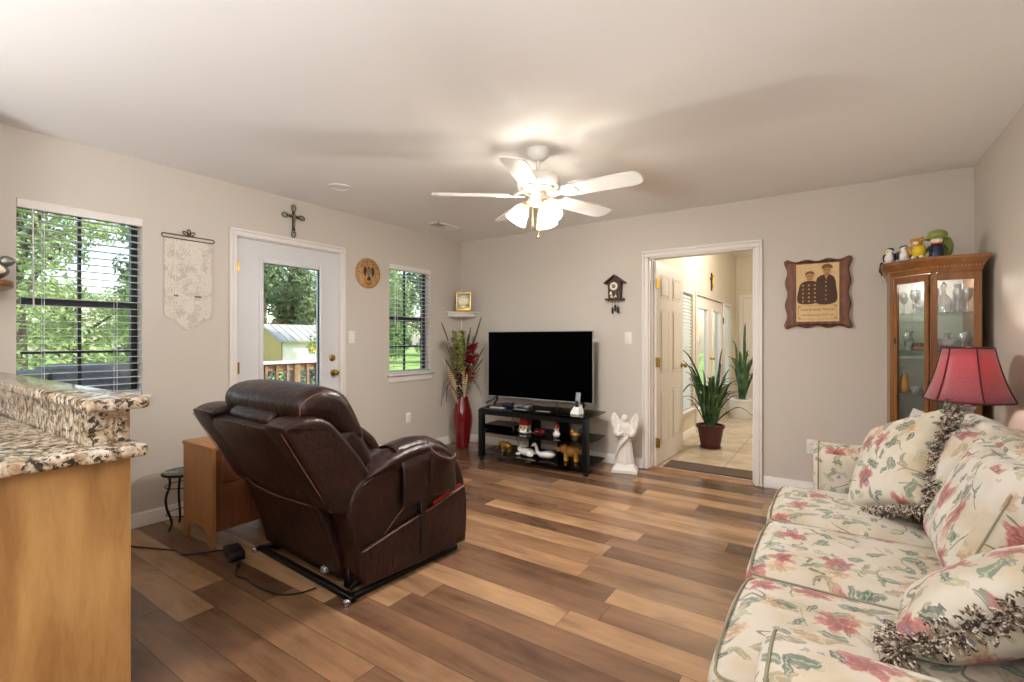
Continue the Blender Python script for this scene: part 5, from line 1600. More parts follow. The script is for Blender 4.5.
obj('keypad', MB().box(-0.018, 0.018, -0.0145, -0.012, 0.02, 0.085, 0, 1, Matrix.Translation((0, 0.005, 0.035)) @ Matrix.Rotation(radians(-8), 4, 'X')), M['black'], h)
rnd = random.Random(11)
def wire(label, pts):
    c = catmull([sloc(*p) for p in pts], 6, False)
    tag(obj('cable', MB().tube(c, 0.0032, 6), M['cord'], loc=c[0]), label, 'cable')
wire('black cable looping beside the white phone charger', [(0.10, 0.10, ZT + 0.004), (0.16, 0.02, ZT + 0.045), (0.20, -0.03, ZT + 0.075), (0.235, -0.02, ZT + 0.03), (0.26, -0.07, ZT + 0.005), (0.33, -0.10, ZT + 0.005), (0.37, -0.06, ZT + 0.02)])
wire('black cable knotted between the set top box and the screen', [(-0.36, 0.02, ZT + 0.03), (-0.31, 0.0, ZT + 0.055), (-0.33, -0.05, ZT + 0.012), (-0.24, -0.07, ZT + 0.006), (-0.16, -0.08, ZT + 0.034), (-0.10, 0.0, ZT + 0.05), (0.0, 0.02, ZT + 0.02), (0.04, -0.05, ZT + 0.005)])
wire('black cable arching above the disc player', [(-0.42, 0.12, ZM + 0.05), (-0.37, 0.06, ZM + 0.115), (-0.33, 0.05, ZM + 0.07), (-0.30, 0.08, ZM + 0.12), (-0.27, 0.12, ZM + 0.055)])
wire('black cable drooping behind the golden figurine on the bottom shelf', [(-0.44, 0.225, 0.29), (-0.42, 0.20, 0.22), (-0.36, 0.16, 0.13), (-0.30, 0.19, 0.11), (-0.27, 0.215, 0.20), (-0.23, 0.225, 0.28)])
t = at_st('disc_player', -0.40, -0.02, ZM, 'black disc player on the left of the middle shelf', 'disc player')
obj('casing', MB().box(-0.19, 0.17, -0.13, 0.13, 0.006, 0.062, 0.004, 1), M['black'], t)
obj('front_panel', MB().box(-0.18, 0.16, -0.134, -0.130, 0.012, 0.055), M['screen'], t)
for x in (-0.15, 0.13):
    obj('foot', MB().box(x - 0.012, x + 0.012, -0.11, 0.11, 0, 0.007), M['black'], t)
# snowy house ornament
t = at_st('house_ornament', -0.13, -0.09, ZM, 'red and white snowy house ornament on the middle shelf', 'ornament')
obj('snow_base', MB().ell((0, 0, 0.014), (0.070, 0.055, 0.020)), M['ceramic'], t)
obj('walls', MB().box(-0.05, 0.05, -0.035, 0.035, 0.015, 0.095, 0.004, 1), M['cream'], t)
obj('roof', MB().prism([(-0.060, 0.085), (0.060, 0.085), (0.03, 0.145), (-0.03, 0.145)], 'y', -0.045, 0.045, 0), M['red'], t)
for x in (-0.03, 0.012):
    obj('window', MB().box(x - 0.010, x + 0.010, -0.037, -0.0345, 0.045, 0.070), M['amber'], t)
obj('door', MB().box(-0.012, 0.008, -0.037, -0.0345, 0.016, 0.042), M['red'], t)
for x, y in ((-0.055, -0.035), (0.05, -0.04)):
    obj('fir_tree', MB().lathe([(0.016, 0), (0.001, 0.05)], 10, (x, y, 0.020)), M['dkgreen'], t)
obj('chimney', MB().box(0.02, 0.035, -0.01, 0.01, 0.12, 0.160), M['red'], t)
# sleigh of berries
t = at_st('berry_dish', 0.035, -0.10, ZM, 'wooden dish heaped with red berries on the middle shelf', 'ornament')
obj('dish', MB().lathe([(0.001, 0), (0.05, 0), (0.075, 0.022), (0.070, 0.024), (0.045, 0.008), (0.001, 0.008)], 24), M['tabledark'], t)
mb = MB()
for k in range(16):
    a = rnd.random() * 6.28; r = 0.052 * sqrt(rnd.random())
    mb.ell((r * cos(a), r * sin(a), 0.028 + 0.02 * rnd.random()), (0.012, 0.012, 0.012), 8, 6)
obj('berries', mb, M['red'], t)
mb = MB()
for k in range(7):
    a = k * 0.9
    mb.ribbon([(0.02 * cos(a), 0.02 * sin(a), 0.03), (0.05 * cos(a), 0.05 * sin(a), 0.06), (0.07 * cos(a), 0.07 * sin(a), 0.06)], [0.008, 0.012, 0.002], (-sin(a), cos(a), 0))
obj('sprigs', mb, M['dkgreen'], t)
# little snowman with a red hat
t = at_st('snowman_figurine', 0.235, -0.12, ZM, 'white snowman figurine with a red pointed hat', 'figurine')
remesh(obj('body', MB().ell((0, 0, 0.030), (0.036, 0.034, 0.032)).ell((0, 0, 0.078), (0.027, 0.026, 0.026)), M['ceramic'], t))
obj('hat', MB().lathe([(0.030, 0.092), (0.028, 0.100), (0.018, 0.13), (0.004, 0.155), (0.001, 0.156)], 20), M['red'], t)
obj('nose', MB().lathe([(0.005, 0), (0.001, 0.018)], 8, M=Matrix.Translation((0, -0.024, 0.078)) @ Matrix.Rotation(pi / 2, 4, 'X')), M['amber'], t)
for s in (-1, 1):
    obj('eye', MB().ell((s * 0.010, -0.024, 0.087), (0.003, 0.003, 0.003), 8, 6), M['black'], t)
t = at_st('rooster_figurine', 0.42, -0.10, ZM, 'small red and gold rooster figurine right on the middle shelf', 'figurine', radians(15))
remesh(obj('body', MB().ell((0, 0, 0.042), (0.042, 0.026, 0.030)).ell((-0.032, 0, 0.080), (0.016, 0.014, 0.020)).ell((-0.022, 0, 0.060), (0.018, 0.016, 0.022)), M['gold'], t))
obj('tail', MB().prism([(0.02, 0.045), (0.055, 0.060), (0.072, 0.095), (0.052, 0.105), (0.03, 0.085)], 'y', -0.008, 0.008, 0.003), M['dkgreen'], t)
obj('comb', MB().prism([(-0.045, 0.094), (-0.042, 0.110), (-0.034, 0.104), (-0.028, 0.112), (-0.020, 0.095)], 'y', -0.004, 0.004), M['red'], t)
obj('breast', MB().ell((-0.030, 0, 0.048), (0.020, 0.022, 0.022)), M['red'], t)
obj('base', MB().lathe([(0.001, 0), (0.030, 0), (0.026, 0.014), (0.001, 0.016)], 16), M['dkgreen'], t)
# bottom shelf animals
def elephant(name, label, x, rz, mat, s, trunk_up, y=-0.08):
    t = at_st(name, x, y, ZB, label, 'figurine', rz)
    b = MB().ell((0, 0, 0.085 * s), (0.070 * s, 0.042 * s, 0.046 * s)).ell((-0.075 * s, 0, 0.105 * s), (0.034 * s, 0.030 * s, 0.034 * s))
    for px in (-0.042, 0.045):
        for py in (-0.022, 0.022):
            b.tube([(px * s, py * s, 0.08 * s), (px * s - 0.004 * s, py * s, 0.040 * s), (px * s, py * s, 0.002)], [0.020 * s, 0.015 * s, 0.018 * s], 10)
    tr = [(-0.10, 0, 0.10), (-0.125, 0, 0.075), (-0.13, 0, 0.045), (-0.145, 0, 0.03)] if not trunk_up else [(-0.10, 0, 0.10), (-0.125, 0, 0.095), (-0.138, 0, 0.12), (-0.130, 0, 0.15)]
    b.tube([(p[0] * s, 0, p[2] * s) for p in tr], [0.016 * s, 0.012 * s, 0.009 * s, 0.007 * s], 8)
    b.tube([(0.068 * s, 0, 0.095 * s), (0.080 * s, 0, 0.07 * s), (0.078 * s, 0, 0.045 * s)], [0.006 * s, 0.004 * s, 0.005 * s], 6)
    remesh(obj('body', b, mat, t), 0.004)
    for q in (-1, 1):
        obj('ear', MB().ell((-0.062 * s, q * 0.036 * s, 0.105 * s), (0.026 * s, 0.007 * s, 0.032 * s), 14, 8), mat, t)
        obj('tusk', MB().tube([(-0.098 * s, q * 0.014 * s, 0.088 * s), (-0.118 * s, q * 0.016 * s, 0.080 * s), (-0.128 * s, q * 0.015 * s, 0.088 * s)], [0.005 * s, 0.004 * s, 0.002 * s], 6), M['ceramic'], t)
    obj('saddle_cloth', MB().lathe([(0.046 * s, -0.025 * s), (0.050 * s, 0.0), (0.046 * s, 0.025 * s)], 20, M=Matrix.Translation((0.0, 0, 0.086 * s)) @ Matrix.Rotation(pi / 2, 4, 'Y')), M['amber'], t)
elephant('elephant_figurine', 'golden elephant figurine at the left of the bottom shelf', -0.36, radians(10), M['gold'], 0.80, False)
elephant('elephant_figurine', 'larger amber elephant figurine at the right of the bottom shelf', 0.37, radians(12), M['amber'], 1.12, True)
t = at_st('rabbit_figurine', -0.105, -0.12, ZB, 'white ceramic crouching rabbit on the bottom shelf', 'figurine', radians(5))
remesh(obj('body', MB().ell((0.015, 0, 0.040), (0.085, 0.048, 0.040)).ell((-0.055, 0, 0.062), (0.038, 0.034, 0.034)).ell((-0.08, -0.02, 0.015), (0.026, 0.014, 0.014)).ell((0.06, -0.035, 0.02), (0.036, 0.018, 0.020)).ell((0.095, 0, 0.038), (0.016, 0.016, 0.016)), M['ceramic'], t))
for s in (-1, 1):
    obj('ear', MB().ell((0, 0, 0), (0.034, 0.010, 0.012), 12, 8, Matrix.Rotation(radians(24), 4, 'Y')), M['ceramic'], t).location = (-0.028, s * 0.018, 0.098)
t = at_st('swan_figurine', 0.095, -0.13, ZB, 'white ceramic swan right of the rabbit', 'figurine', radians(8))
b = MB().ell((0.03, 0, 0.038), (0.085, 0.045, 0.036)).ell((0.09, 0, 0.05), (0.035, 0.028, 0.024))
b.tube(catmull([(-0.03, 0, 0.04), (-0.062, 0, 0.065), (-0.070, 0, 0.10), (-0.088, 0, 0.135), (-0.112, 0, 0.118)], 5, False), [0.022] * 5 + [0.017] * 5 + [0.015] * 6 + [0.013] * 5, 10)
remesh(obj('body', b, M['ceramic'], t))
obj('beak', MB().lathe([(0.008, 0), (0.002, 0.022)], 8, M=Matrix.Translation((-0.115, 0, 0.115)) @ Matrix.Rotation(radians(-115), 4, 'Y')), M['amber'], t)
for s in (-1, 1):
    obj('wing', MB().ell((0.045, s * 0.040, 0.048), (0.062, 0.012, 0.026), 16, 8), M['ceramic'], t)

# ------------------------------------------------------------------ floor vase with dried and silk flowers
VX, VY = -3.545, 4.225
t = thing('floor_vase', 'tall glossy red floor vase in the corner', 'vase', (VX, VY, 0))
obj('body', MB().lathe([(0.001, 0), (0.068, 0.0), (0.074, 0.008), (0.080, 0.06), (0.098, 0.17), (0.113, 0.29), (0.114, 0.35), (0.104, 0.43), (0.086, 0.50), (0.066, 0.565), (0.062, 0.585), (0.058, 0.585), (0.058, 0.56), (0.08, 0.47), (0.001, 0.30)], 44), M['vase'], t)
t = thing('flower_arrangement', 'mixed red, white and lime silk flowers with dried grasses in the red vase', 'flowers', (VX, VY, 0.58))
rnd = random.Random(5)
ur, uv_ = Vector((cos(radians(34.1)), sin(radians(34.1)), 0)), Vector((-sin(radians(34.1)), cos(radians(34.1)), 0))
def fp(a, d, z):
    """a: sideways, d: depth, z: height above the rim"""
    p = ur * a + uv_ * d
    return Vector((p.x, p.y, z))
def stem(part, mat, a, d, z, r=0.0035, bend=0.3):
    p = [fp(0.25 * a * 0.15, 0.1 * d, -0.10), fp(a * 0.12, d * 0.12, 0.05), fp(a * (0.45 - bend * 0.1), d * 0.45, z * 0.5), fp(a, d, z)]
    return obj(part, MB().tube(catmull(p, 5, False), r, 6), mat, t)
# lime spike
stem('stem', M['olive'], -0.035, 0.0, 0.62)
mb = MB()
for k in range(170):
    f = rnd.random(); z = 0.28 + 0.46 * f
    w = 0.062 * (1.0 - 0.35 * f)
    a = rnd.random() * 6.28
    c = fp(-0.040 + w * cos(a), w * sin(a), z)
    mb.ribbon([c, c + Vector((cos(a) * 0.020, sin(a) * 0.020, 0.022)), c + Vector((cos(a) * 0.055, sin(a) * 0.055, 0.018))], [0.012, 0.026, 0.005], (-sin(a), cos(a), 0.2), 0.3)
obj('lime_spike', mb, M['lime'], t)
# crimson gladiolus
stem('stem', M['olive'], 0.115, -0.02, 0.60)
mb = MB()
for k in range(170):
    f = rnd.random(); z = 0.20 + 0.40 * f
    c = fp(0.05 + 0.075 * f + rnd.uniform(-1, 1) * (0.072 - 0.045 * f), -0.03 + rnd.uniform(-0.05, 0.05), z)
    a = rnd.random() * 6.28
    v = Vector((cos(a), sin(a), rnd.uniform(-0.2, 0.7)))
    mb.ribbon([c, c + v * 0.028, c + v * 0.055 + Vector((0, 0, -0.008))], [0.010, 0.027, 0.006], (-sin(a), cos(a), 0.3), 0.35)
obj('crimson_blooms', mb, M['crimson'], t)
# white flowers at upper left
for a, z in ((-0.185, 0.60), (-0.125, 0.57)):
    stem('stem', M['olive'], a, 0.0, z)
    mb = MB()
    for k in range(26):
        an = rnd.random() * 6.28
        v = Vector((cos(an), sin(an), rnd.uniform(0.0, 0.9)))
        c = fp(a, 0, z)
        mb.ribbon([c, c + v * 0.035, c + v * 0.072], [0.010, 0.030, 0.008], (-sin(an), cos(an), 0.1), 0.3)
    obj('white_bloom', mb, M['whitepetal'], t)
# striped feathers
for a, z, ln, wd in ((-0.17, 0.12, 0.26, 0.028), (0.065, 0.05, 0.24, 0.020), (-0.12, -0.02, 0.15, 0.016), (0.03, 0.12, 0.24, 0.014)):
    p0 = fp(a * 0.35, -0.08, z - 0.05)
    pts = [p0 + (fp(a, -0.11, z + ln) - p0) * (k / 8) for k in range(9)]
    obj('feather', MB().ribbon(pts, [0.003] + [wd * sin(pi * (k + 0.8) / 9) for k in range(1, 8)] + [0.002], ur, 0.15), M['feather'], t)
# plum flowers low in the middle
mb = MB()
for k in range(150):
    z = rnd.uniform(0.02, 0.36)
    w = 0.045 + 0.16 * z
    c = fp(rnd.uniform(-w, w) - 0.01, rnd.uniform(-0.07, 0.04), z)
    a = rnd.random() * 6.28
    v = Vector((cos(a), sin(a), rnd.uniform(-0.2, 0.8)))
    mb.ribbon([c, c + v * 0.022, c + v * 0.045], [0.007, 0.017, 0.003], (-sin(a), cos(a), 0.2), 0.3)
obj('plum_cluster', mb, M['plum'], t)
mb = MB()
for k in range(26):
    z = rnd.uniform(0.05, 0.38); w = 0.05 + 0.18 * z
    mb.ell(fp(rnd.uniform(-w, w), rnd.uniform(-0.09, 0), z), (0.009, 0.009, 0.010), 8, 6)
obj('cream_buds', mb, M['cream'], t)
mb = MB()
for k in range(60):
    a = rnd.uniform(-0.20, 0.20); z = rnd.uniform(0.30, 0.62) * (1 - abs(a)); dd = rnd.uniform(-0.10, 0.06)
    p = catmull([fp(a * 0.1, 0, -0.02), fp(a * 0.4, dd * 0.4, z * 0.5), fp(a * 0.8, dd * 0.8, z * 0.85), fp(a, dd, z)], 3, False)
    mb.tube(p, 0.0022, 4)
    for q in range(5):
        mb.ell(p[-1] if q == 0 else fp(a * (1 - 0.06 * q), dd, z - 0.022 * q), (0.006, 0.006, 0.011), 6, 4)
obj('grass_sprays', mb, M['straw'], t)
# dried blades and grasses reaching out
blades = ((0.215, 0.02, 0.92), (0.175, 0.03, 0.78), (0.155, -0.02, 0.62), (-0.245, 0.02, 0.86), (-0.13, 0.05, 0.68), (0.235, -0.04, 0.44), (0.06, 0.06, 0.72), (0.02, 0.05, 0.66), (-0.20, -0.02, 0.44), (0.09, 0.03, 0.80), (0.24, 0.0, 0.56), (-0.08, 0.04, 0.6), (0.13, 0.05, 0.7))
for a, d, z in blades:
    p = catmull([fp(0, 0, -0.05), fp(a * 0.25, d * 0.3, z * 0.35), fp(a * 0.62, d * 0.7, z * 0.7), fp(a, d, z)], 5, False)
    n = len(p)
    obj('dried_blade', MB().tube(p, [0.0032 * (1 - 0.6 * k / n) for k in range(n)], 5).ribbon(p[n // 2:], [0.002 + 0.006 * sin(pi * k / (n - n // 2)) for k in range(n - n // 2)], ur, 0.2), M['dryleaf'], t)
for a, zt, zb in ((-0.21, 0.22, -0.10), (-0.19, 0.16, 0.0), (0.20, 0.20, 0.02), (-0.16, 0.20, -0.04), (0.17, 0.22, 0.10)):
    p = catmull([fp(a * 0.2, -0.05, 0.05), fp(a * 0.6, -0.08, zt), fp(a * 0.95, -0.1, zt * 0.7), fp(a * 1.1, -0.1, zb)], 6, False)
    obj('drooping_strand', MB().tube(p, 0.0035, 5), M['dryleaf'], t)

# ------------------------------------------------------------------ corner shelf and the gold clock
ks = 0.275
cx, cy = XL + 0.002, YF - 0.002
t = thing('corner_shelf', 'white quarter round corner shelf above the flowers', 'shelf', (cx, cy, 1.535))
def quarter(r, z, n=18):
    return [(cx, cy, z)] + [(cx + r * sin(a), cy - r * cos(a), z) for a in [k * pi / 2 / n for k in range(n + 1)]]
obj('board', MB().rings([quarter(ks, 1.552), quarter(ks + 0.006, 1.556), quarter(ks + 0.006, 1.568), quarter(ks, 1.572)]), M['trim'], t, True)
obj('apron', MB().rings([quarter(ks - 0.07, 1.500), quarter(ks - 0.035, 1.515), quarter(ks - 0.03, 1.552)]), M['trim'], t, True)
t = thing('mantel_clock', 'gold cube clock standing on the white corner shelf', 'clock', (-3.665, 4.385, 1.5725), radians(40))
obj('plinth', MB().box(-0.090, 0.090, -0.068, 0.068, 0, 0.040, 0.004, 2), M['brass'], t)
obj('top_plate', MB().box(-0.086, 0.086, -0.064, 0.064, 0.205, 0.220, 0.003, 1), M['brass'], t)
for x in (-0.080, 0.080):
    for y in (-0.058, 0.058):
        obj('pillar', MB().box(x - 0.006, x + 0.006, y - 0.006, y + 0.006, 0.040, 0.205), M['brass'], t)
obj('glass_case', MB().box(-0.076, 0.076, -0.056, -0.054, 0.041, 0.204), M['pane'], t)
obj('back_plate', MB().box(-0.074, 0.074, 0.045, 0.052, 0.041, 0.204), M['antique'], t)
d = obj('dial', MB().lathe([(0.030, 0), (0.056, 0), (0.060, 0.004), (0.056, 0.010), (0.030, 0.008)], 36, M=Matrix.Translation((0, -0.030, 0.124)) @ Matrix.Rotation(pi / 2, 4, 'X')), M['cream'], t)
mb = MB()
for k in range(12):
    a = k * pi / 6
    mb.box(-0.0016, 0.0016, -0.012, -0.0085, 0.040, 0.051, 0, 1, Matrix.Translation((0, -0.030, 0.124)) @ Matrix.Rotation(a, 4, 'Y'))
obj('hour_marks', mb, M['antique'], d)
mb = MB().box(-0.002, 0.002, -0.043, -0.041, -0.006, 0.040, 0, 1, Matrix.Translation((0, 0, 0.124)) @ Matrix.Rotation(0.3, 4, 'Y')).box(-0.0028, 0.0028, -0.043, -0.041, -0.006, 0.028, 0, 1, Matrix.Translation((0, 0, 0.124)) @ Matrix.Rotation(3.4, 4, 'Y'))
obj('hands', mb, M['black'], d)
obj('movement', MB().lathe([(0.001, 0), (0.026, 0), (0.026, 0.03), (0.001, 0.03)], 20, M=Matrix.Translation((0, 0.02, 0.124)) @ Matrix.Rotation(pi / 2, 4, 'X')).box(-0.02, 0.02, 0.0, 0.045, 0.041, 0.1), M['brass'], t)
tag(obj('cable_raceway', MB().tube([(XL + 0.03, YF - 0.028, 1.50), (XL + 0.028, YF - 0.026, 1.0), (XL + 0.03, YF - 0.03, 0.40)], 0.010, 8), M['white'], loc=(XL + 0.03, YF - 0.03, 1.5)), 'thin white cable raceway down the corner under the shelf', 'cable raceway')

# ------------------------------------------------------------------ angel statue
t = thing('angel_statue', 'white plaster angel statue standing by the doorway', 'statue', (-1.645, 4.325, 0), radians(16))
PL = M['plaster']
obj('base', MB().rings([[(x * s, y * s, z) for x, y in ((-0.115, -0.085), (0.115, -0.085), (0.115, 0.085), (-0.115, 0.085))] for s, z in ((1.0, 0.001), (1.0, 0.028), (0.86, 0.045), (0.72, 0.075), (0.60, 0.082))]), PL, t, sharp=25)
rb = MB()
prf = [(0.078, 0.075), (0.082, 0.10), (0.076, 0.16), (0.066, 0.24), (0.056, 0.31), (0.050, 0.345), (0.058, 0.385), (0.062, 0.42), (0.050, 0.445), (0.022, 0.460), (0.018, 0.475)]
rb.rings([[((r * (1 + 0.10 * max(0, (0.36 - z) / 0.3) * cos(9 * a + z * 6))) * cos(a), 0.78 * (r * (1 + 0.10 * max(0, (0.36 - z) / 0.3) * cos(9 * a + z * 6))) * sin(a), z) for a in [2 * pi * k / 54 for k in range(54)]] for r, z in prf])
rb.ell((0, -0.006, 0.495), (0.026, 0.029, 0.034))
for s in (-1, 1):
    rb.tube(catmull([(s * 0.052, 0.0, 0.430), (s * 0.075, -0.025, 0.375), (s * 0.050, -0.065, 0.355), (s * 0.012, -0.080, 0.385)], 4, False), [0.024, 0.026, 0.028, 0.030, 0.030, 0.029, 0.027, 0.025, 0.020, 0.016, 0.013, 0.011, 0.010], 10)
rb.ell((0, -0.033, 0.492), (0.005, 0.007, 0.008), 8, 6)
remesh(obj('body', rb, PL, t), 0.004)
obj('hair', MB().ell((0, 0.004, 0.504), (0.031, 0.032, 0.032), mod if False else 20, 12).tube(catmull([(0.02, 0.012, 0.50), (0.03, 0.020, 0.46), (0.02, 0.03, 0.43)], 4, False), 0.014, 8).tube(catmull([(-0.02, 0.012, 0.50), (-0.03, 0.020, 0.46), (-0.02, 0.03, 0.43)], 4, False), 0.014, 8), PL, t)
obj('drape', MB().tube(catmull([(0.05, -0.02, 0.43), (0.03, -0.055, 0.34), (-0.03, -0.066, 0.26), (-0.07, -0.03, 0.17), (-0.075, 0.0, 0.10)], 5, False), [0.016, 0.018, 0.020, 0.02, 0.02, 0.022, 0.022, 0.022, 0.022, 0.022, 0.022, 0.024, 0.024, 0.024, 0.024, 0.024, 0.024, 0.024, 0.024, 0.024, 0.024], 8, flat=0.6), PL, t)
wg = [(0.02, 0.40), (0.035, 0.45), (0.06, 0.495), (0.088, 0.535), (0.112, 0.552), (0.128, 0.525), (0.136, 0.49), (0.130, 0.455), (0.126, 0.42), (0.116, 0.392), (0.112, 0.362), (0.098, 0.338), (0.090, 0.312), (0.072, 0.295), (0.055, 0.315), (0.04, 0.35)]
for s in (-1, 1):
    R = Matrix.Translation((0, 0.045, 0)) @ Matrix.Rotation(s * radians(-14), 4, 'Z')
    w = obj('wing', MB().puff([(s * x, z) for x, z in wg], 'y', -0.010, 0.010, 0.008, 3, 3, M=R), PL, t)
    mb = MB()
    for k in range(7):
        f = k / 6
        mb.ell((0, 0, 0), (0.010, 0.006, 0.045 - 0.012 * f), 10, 8, Matrix.Identity(4))
        vs = mb.bm.verts[:][-(10 * 7 + 2):]
        A = R @ Matrix.Translation((s * (0.060 + 0.055 * sin(f * 2.6)), -0.012, 0.355 + 0.145 * f)) @ Matrix.Rotation(s * radians(18 + 14 * f), 4, 'Y')
        for v in vs: v.co = A @ v.co
    obj('feathers', mb, PL, w)

# ------------------------------------------------------------------ cuckoo clock
t = thing('cuckoo_clock', 'small dark carved cuckoo clock with hanging weights', 'clock', (-1.81, YF - 0.001, 1.63))
CW = M['clockwood']
obj('case', MB().prism([(-0.058, 0.01), (0.058, 0.01), (0.066, 0.175), (0, 0.222), (-0.066, 0.175)], 'y', -0.075, -0.002), CW, t)
for s in (-1, 1):
    obj('roof_board', MB().box(-0.066, 0.066, -0.095, 0.0, -0.007, 0.007, 0.002, 1, Matrix.Translation((s * 0.048, 0, 0.205)) @ Matrix.Rotation(s * radians(36), 4, 'Y')), CW, t)
obj('ledge', MB().box(-0.090, 0.090, -0.095, 0.0, 0.0, 0.016, 0.003, 1), CW, t)
d = obj('dial', MB().lathe([(0.001, 0), (0.038, 0), (0.040, 0.004), (0.001, 0.006)], 32, M=Matrix.Translation((0.0, -0.076, 0.135)) @ Matrix.Rotation(pi / 2, 4, 'X')), M['cream'], t)
obj('centre', MB().lathe([(0.001, 0.006), (0.018, 0.006), (0.016, 0.009), (0.001, 0.009)], 20, M=Matrix.Translation((0.0, -0.076, 0.135)) @ Matrix.Rotation(pi / 2, 4, 'X')), CW, d)
obj('hands', MB().box(-0.002, 0.002, -0.088, -0.086, -0.004, 0.030, 0, 1, Matrix.Translation((0, 0, 0.135)) @ Matrix.Rotation(0.9, 4, 'Y')).box(-0.002, 0.002, -0.088, -0.086, -0.004, 0.020, 0, 1, Matrix.Translation((0, 0, 0.135)) @ Matrix.Rotation(-1.8, 4, 'Y')), M['cream'], d)
for i, (x, z, m, r) in enumerate(((-0.028, 0.068, 'ceramic', 0.017), (0.026, 0.070, 'pewter', 0.014), (-0.020, 0.036, 'cream', 0.014), (0.022, 0.038, 'ceramic', 0.013), (0.0, 0.024, 'gold', 0.014))):
    obj('carved_figure', MB().lathe([(0.001, -r), (r * 0.8, -r), (r, -r * 0.3), (r * 0.6, r * 0.3), (r * 0.5, r * 0.8), (0.001, r * 1.1)], 12, (x, -0.082, z)), M[m], t)
for x, L in ((-0.030, 0.115), (0.0, 0.09), (0.030, 0.112)):
    c = obj('chain', MB().tube([(x, -0.04, 0.0), (x, -0.04, -L + 0.045)], 0.0016, 5), M['antique'], t)
    obj('weight', MB().lathe([(0.001, 0), (0.008, 0.004), (0.010, 0.02), (0.009, 0.058), (0.004, 0.066), (0.001, 0.068)], 12, (x, -0.04, -L - 0.02)), M['black'], c)

# ------------------------------------------------------------------ carved frame with the engraved couple
FX, FZ = -0.125, 1.61
t = thing('carved_frame', 'scalloped walnut frame with an engraved portrait of a couple', 'picture', (FX, YF - 0.001, FZ))
def wavy(hw, hh):
    pts = []
    def edge(ax, ay, bx, by, nx, ny, n=32):
        for k in range(n):
            f = k / n
            d = 0.009 * cos(f * 2 * pi * 3) - 0.006 + 0.012 * (abs(2 * f - 1) ** 4)
            if f < 0.03 or f > 0.97: d -= 0.008
            pts.append((ax + (bx - ax) * f + nx * d, ay + (by - ay) * f + ny * d))
    edge(-hw, -hh, hw, -hh, 0, -1); edge(hw, -hh, hw, hh, 1, 0); edge(hw, hh, -hw, hh, 0, 1); edge(-hw, hh, -hw, -hh, -1, 0)
    return pts
obj('frame', MB().puff(wavy(0.220, 0.272), 'y', -0.030, -0.001, 0.010, 4, 0), M['walnut'], t)
pb = obj('panel', MB().box(-0.142, 0.146, -0.0335, -0.028, -0.225, 0.235), M['maple'], t)
def fig(poly, y0, y1, mat, nm, sm=4):
    return obj(nm, MB().prism(catmull(poly, sm), 'y', y0, y1), M[mat], pb)
def blob(cx, cz, rx, rz, n=24):
    return [(cx + rx * cos(2 * pi * k / n), cz + rz * sin(2 * pi * k / n)) for k in range(n)]
fig([(-0.128, -0.075), (-0.124, 0.04), (-0.105, 0.085), (-0.07, 0.10), (-0.035, 0.10), (-0.005, 0.085), (0.005, 0.0), (0.003, -0.075)], -0.0345, -0.033, 'burn', 'engraved_coat')
fig([(-0.012, -0.075), (-0.006, 0.09), (0.012, 0.13), (0.05, 0.145), (0.085, 0.142), (0.115, 0.115), (0.126, 0.05), (0.124, -0.075)], -0.0350, -0.034, 'burn', 'engraved_coat')
fig(blob(-0.048, 0.130, 0.026, 0.032), -0.0345, -0.033, 'burnlight', 'engraved_face', 1)
fig([(-0.078, 0.135), (-0.078, 0.165), (-0.050, 0.178), (-0.022, 0.168), (-0.018, 0.135), (-0.026, 0.150), (-0.048, 0.158), (-0.070, 0.150)], -0.0350, -0.034, 'burnmid', 'engraved_hair')
fig(blob(0.066, 0.175, 0.027, 0.036), -0.0350, -0.034, 'burnlight', 'engraved_face', 1)
fig([(0.034, 0.190), (0.036, 0.215), (0.066, 0.228), (0.098, 0.214), (0.102, 0.190), (0.066, 0.198)], -0.0355, -0.034, 'burnmid', 'engraved_hat')
mb = MB()
for hx, hz in ((-0.048, 0.132), (0.066, 0.178)):
    for s in (-1, 1):
        mb.box(hx + s * 0.011 - 0.006, hx + s * 0.011 + 0.006, -0.0358, -0.0345, hz + 0.002, hz + 0.008)
    mb.box(hx - 0.009, hx + 0.009, -0.0358, -0.0345, hz - 0.019, hz - 0.016)
obj('engraved_features', mb, M['burn'], pb)
mb = MB()
for r in range(5):
    for q in range(3):
        mb.prism(blob(-0.095 + q * 0.040, 0.065 - r * 0.032, 0.007, 0.008, 10), 'y', -0.0352, -0.0344)
for r in range(5):
    mb.box(0.055, 0.063, -0.0356, -0.0348, 0.08 - r * 0.034, 0.092 - r * 0.034)
mb.prism([(0.048, 0.142), (0.062, 0.10), (0.076, 0.142)], 'y', -0.0356, -0.0348)
obj('engraved_pattern', mb, M['burnlight'], pb)
mb = MB()
for q in ((-0.128, 0.130, -0.098, -0.095), (-0.128, 0.130, -0.207, -0.204), (-0.128, -0.125, -0.207, -0.095), (0.127, 0.130, -0.207, -0.095)):
    mb.box(q[0], q[1], -0.0345, -0.033, q[2], q[3])
for x in (-0.118, 0.120):
    for z in (-0.105, -0.197):
        mb.prism(blob(x, z, 0.008, 0.008, 10), 'y', -0.0345, -0.033)
obj('engraved_border', mb, M['burnlight'], pb)
RX = Matrix.Rotation(pi / 2, 4, 'X')
mb = add_text(MB(), 'Alvin & Sarah Thomas', 0.026, Matrix.Translation((0.002, -0.0340, -0.130)) @ RX)
obj('lettering', mb, M['burnmid'], pb)
mb = add_text(MB(), 'celebrating the Joy of Marriage', 0.0175, Matrix.Translation((0.002, -0.0340, -0.172)) @ RX)
obj('lettering', mb, M['burnmid'], pb)

# ------------------------------------------------------------------ things on the left wall (local frame: x along the wall, y towards the room)
def on_left(name, label, cat, y, z):
    return thing(name, label, cat, (XL + 0.001, y, z), -pi / 2)   # local +y = world +x, local +x = world -y
